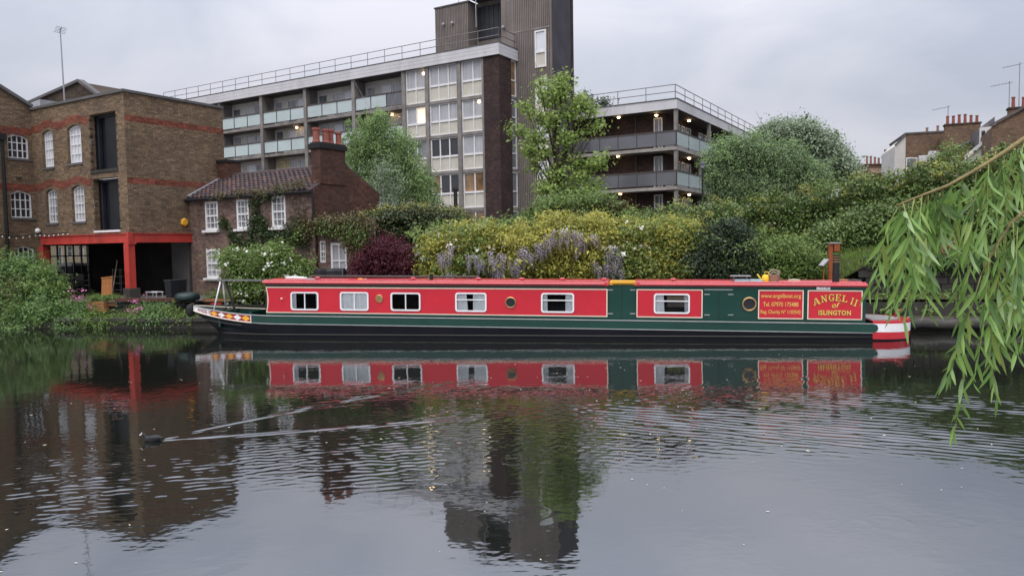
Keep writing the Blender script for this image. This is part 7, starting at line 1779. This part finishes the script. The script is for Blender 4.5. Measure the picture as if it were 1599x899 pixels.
# ------------------------------------------------------------------ the willow in the foreground, growing on the near bank
def willow():
    base = Vector((4.5, .7, .88))
    R = thing('weeping_willow', 'willow branch with long drooping leaves hanging in from the right edge', 'tree', Matrix.Translation(base))
    rr = random.Random(21)
    YW = 3.05
    def pt(u, v, Y): return at(u, v, Y) - base
    m = MB(); m.tube([(0, 0, 0), (-.05, .05, 1.5), (-.15, .2, 2.6), (-.2, .3, 3.6)], [.24, .19, .15, .1], 12)
    m.tube([(-.12, .15, 2.3), (-1.0, 1.4, 2.7), pt(1690, 160, YW)], [.09, .045, .0125], 8); m.tube([(-.1, .1, 1.8), (-1.1, 1.3, 2.0), pt(1690, 285, YW + .1)], [.08, .04, .010], 8)
    m.build('trunk', MATS['bark'], R, smooth=True)
    br1 = [(1690, 160), (1640, 193), (1599, 217), (1565, 240), (1530, 262), (1480, 290), (1445, 303), (1400, 321)]
    br2 = [(1690, 285), (1640, 308), (1599, 331), (1578, 349), (1560, 378), (1540, 412), (1528, 440)]
    for br, r0, r1, dY in ((br1, .0125, .004, 0), (br2, .010, .003, .1)):
        m = MB(); n = len(br); m.tube([pt(u, v, YW + dY) for u, v in br], [r0 + (r1 - r0) * k / (n - 1) for k in range(n)], 8); m.build('branch', MATS['willow_bark'], R, smooth=True)
    S = [[(1405, 319), (1388, 345), (1376, 395), (1368, 430), (1358, 452)], [(1418, 313), (1402, 360), (1388, 410), (1372, 440), (1368, 468)], [(1428, 309), (1418, 360), (1410, 420), (1400, 455), (1392, 478)],
         [(1440, 304), (1434, 370), (1424, 430), (1418, 470), (1412, 500)], [(1450, 301), (1447, 360), (1440, 420), (1444, 462), (1450, 488)], [(1462, 297), (1460, 340), (1455, 395), (1462, 420)], [(1470, 294), (1470, 330), (1466, 370)], [(1410, 317), (1420, 350), (1424, 395), (1432, 440)],
         [(1552, 250), (1538, 289), (1519, 311), (1503, 360), (1494, 445), (1491, 489), (1507, 534), (1505, 578), (1497, 640), (1488, 685)], [(1538, 286), (1530, 340), (1516, 390), (1508, 440), (1504, 500), (1492, 555), (1480, 588)], [(1532, 430), (1517, 480), (1503, 520), (1490, 560), (1472, 592)],
         [(1545, 402), (1540, 460), (1534, 515), (1527, 565), (1520, 598)], [(1558, 380), (1560, 440), (1555, 510), (1549, 575), (1556, 622)], [(1582, 347), (1586, 425), (1580, 500), (1590, 556)], [(1602, 330), (1602, 420), (1606, 490), (1598, 540)], [(1570, 362), (1575, 420), (1568, 480), (1566, 535)],
         [(1562, 244), (1566, 285), (1572, 330), (1570, 365)], [(1586, 226), (1592, 270), (1598, 320), (1610, 360)], [(1545, 254), (1550, 310), (1546, 352)], [(1590, 338), (1560, 352), (1525, 365), (1505, 385)], [(1560, 378), (1530, 395), (1508, 425), (1498, 450)], [(1625, 320), (1620, 400), (1614, 470), (1620, 540)], [(1536, 430), (1545, 480), (1548, 530)]]
    for k in range(9):
        u0 = 1408 + k * 8; S.append([(u0, 318 - k * 3), (u0 - 8 + rr.uniform(-6, 6), 360), (u0 - 16 + rr.uniform(-8, 8), 400 + rr.uniform(0, 30)), (u0 - 22 + rr.uniform(-8, 8), 430 + rr.uniform(0, 45))])
    for k in range(7):
        u0 = 1545 + k * 11; v0 = 395 - k * 10; S.append([(u0, v0), (u0 + rr.uniform(-4, 8), v0 + 60), (u0 + rr.uniform(-8, 8), v0 + 110), (u0 + rr.uniform(-12, 8), v0 + 150 + rr.uniform(0, 40))])
    for k in range(7):
        f = .12 + k / 7; u0 = 1470 + 135 * f; v0 = 296 - 82 * f; ln_ = rr.uniform(70, 170); S.append([(u0, v0), (u0 - 6 + rr.uniform(-5, 5), v0 + ln_ * .35), (u0 - 10 + rr.uniform(-8, 8), v0 + ln_ * .7), (u0 - 12 + rr.uniform(-12, 10), v0 + ln_)])
    tw = MB(); L = []
    for si, st in enumerate(S):
        Ys = YW + rr.uniform(-.2, .28) + (.1 if si > 9 else 0)
        P = [pt(u, v, Ys if k else YW) for k, (u, v) in enumerate(st)]
        fine = []
        for a, b in zip(P[:-1], P[1:]):
            n = max(2, int((b - a).length / .03))
            fine += [a.lerp(b, k / n) for k in range(n)]
        fine.append(P[-1])
        for _ in range(3): fine = [fine[0]] + [(fine[k - 1] + fine[k] * 2 + fine[k + 1]) / 4 for k in range(1, len(fine) - 1)] + [fine[-1]]
        tw_ = MB(); n = len(fine); tw_.tube(fine[::2] + [fine[-1]], [.0023 - .0012 * k / (n / 2) if k < n / 2 else .0013 for k in range(len(fine[::2]) + 1)], 5); tw_.build('twig', MATS['willow_twig'], R, smooth=True)
        d = 0; side = 1
        for k in range(2, n):
            d += (fine[k] - fine[k - 1]).length
            if d > .0155:
                d = rr.uniform(-.006, .006); t = (fine[k] - fine[k - 1]).normalized(); side = -side
                f = k / n; ln = rr.uniform(.06, .145) * (1.0 if f < .85 else .75)
                sw = rr.uniform(.1, .95) * side
                dr = (t * 1.0 + Vector((1, 0, 0)) * sw + Vector((0, 1, 0)) * rr.uniform(-.5, .5) + Vector((0, 0, -.35))).normalized()
                L.append((ln, fine[k].copy(), dr))
    # four leaf shapes: long, tapered, folded on the midrib and bent
    mats = [leaf_mat('leaf_willow_deep', (.075, .150, .045), (.13, .225, .065), .35, .4, .45), MATS['leaf_willow'], leaf_mat('leaf_willow_pale', (.17, .28, .10), (.28, .40, .17), .3, .4, .45), leaf_mat('leaf_willow_yellow', (.15, .22, .045), (.26, .34, .08), .4, .4, .45)]
    def leaf_geo(bend, wid, fold):
        V = []; Fc = []
        n = 6
        for k in range(n + 1):
            f = k / n; w = wid * (math.sin(math.pi * min(1, f * .96 + .04)) ** .8) * (1 - .35 * f) + (.0 if k else .01)
            c = Vector((0, bend * f * f, f)); V += [tuple(c + Vector((-w, fold * w, 0))), tuple(c), tuple(c + Vector((w, fold * w, 0)))]
        for k in range(n):
            a = k * 3; Fc += [(a, a + 1, a + 4, a + 3), (a + 1, a + 2, a + 5, a + 4)]
        return V, Fc
    G = [leaf_geo(.22, .085, .35), leaf_geo(-.18, .075, .45), leaf_geo(.36, .095, .3), leaf_geo(.04, .08, .5)]
    protos = []
    for g, mt in zip(G, mats):
        for mm in ((mt, mats[1]) if mt is not mats[1] else (mt,)):
            me = bpy.data.meshes.new('leaf'); me.from_pydata(g[0], [], g[1]); me.polygons.foreach_set('use_smooth', [True] * len(g[1])); me.materials.append(mm)
            a = me.attributes.new('tint', 'FLOAT', 'POINT'); a.data.foreach_set('value', [rr.uniform(.2, .8)] * len(g[0])); protos.append(me)
    L.sort(key=lambda q: -q[0])
    rest_v, rest_f, rest_t = [], [], []
    for k, (ln, p, dr) in enumerate(L):
        x = dr.cross(Vector((rr.uniform(-.45, .45), 1, rr.uniform(-.3, .3)))).normalized(); y = dr.cross(x)
        M = Matrix((x, y, dr)).transposed().to_4x4() @ Matrix.Scale(ln, 4); M.translation = p
        if k < 300:
            o = bpy.data.objects.new('leaf', rr.choice(protos)); COL.objects.link(o); o.parent = R; o.matrix_local = M
        else:
            g = rr.choice(G); o0 = len(rest_v); rest_v += [tuple(M @ Vector(v)) for v in g[0]]; rest_f += [tuple(i + o0 for i in f) for f in g[1]]; rest_t += [rr.uniform(.1, .9)] * len(g[0])
    if rest_v:
        me = bpy.data.meshes.new('foliage'); me.from_pydata(rest_v, [], rest_f); me.polygons.foreach_set('use_smooth', [True] * len(rest_f)); me.materials.append(MATS['leaf_willow'])
        a = me.attributes.new('tint', 'FLOAT', 'POINT'); a.data.foreach_set('value', rest_t)
        o = bpy.data.objects.new('foliage', me); COL.objects.link(o); o.parent = R; o['kind'] = 'stuff'
    print('willow leaves', len(L))
willow()
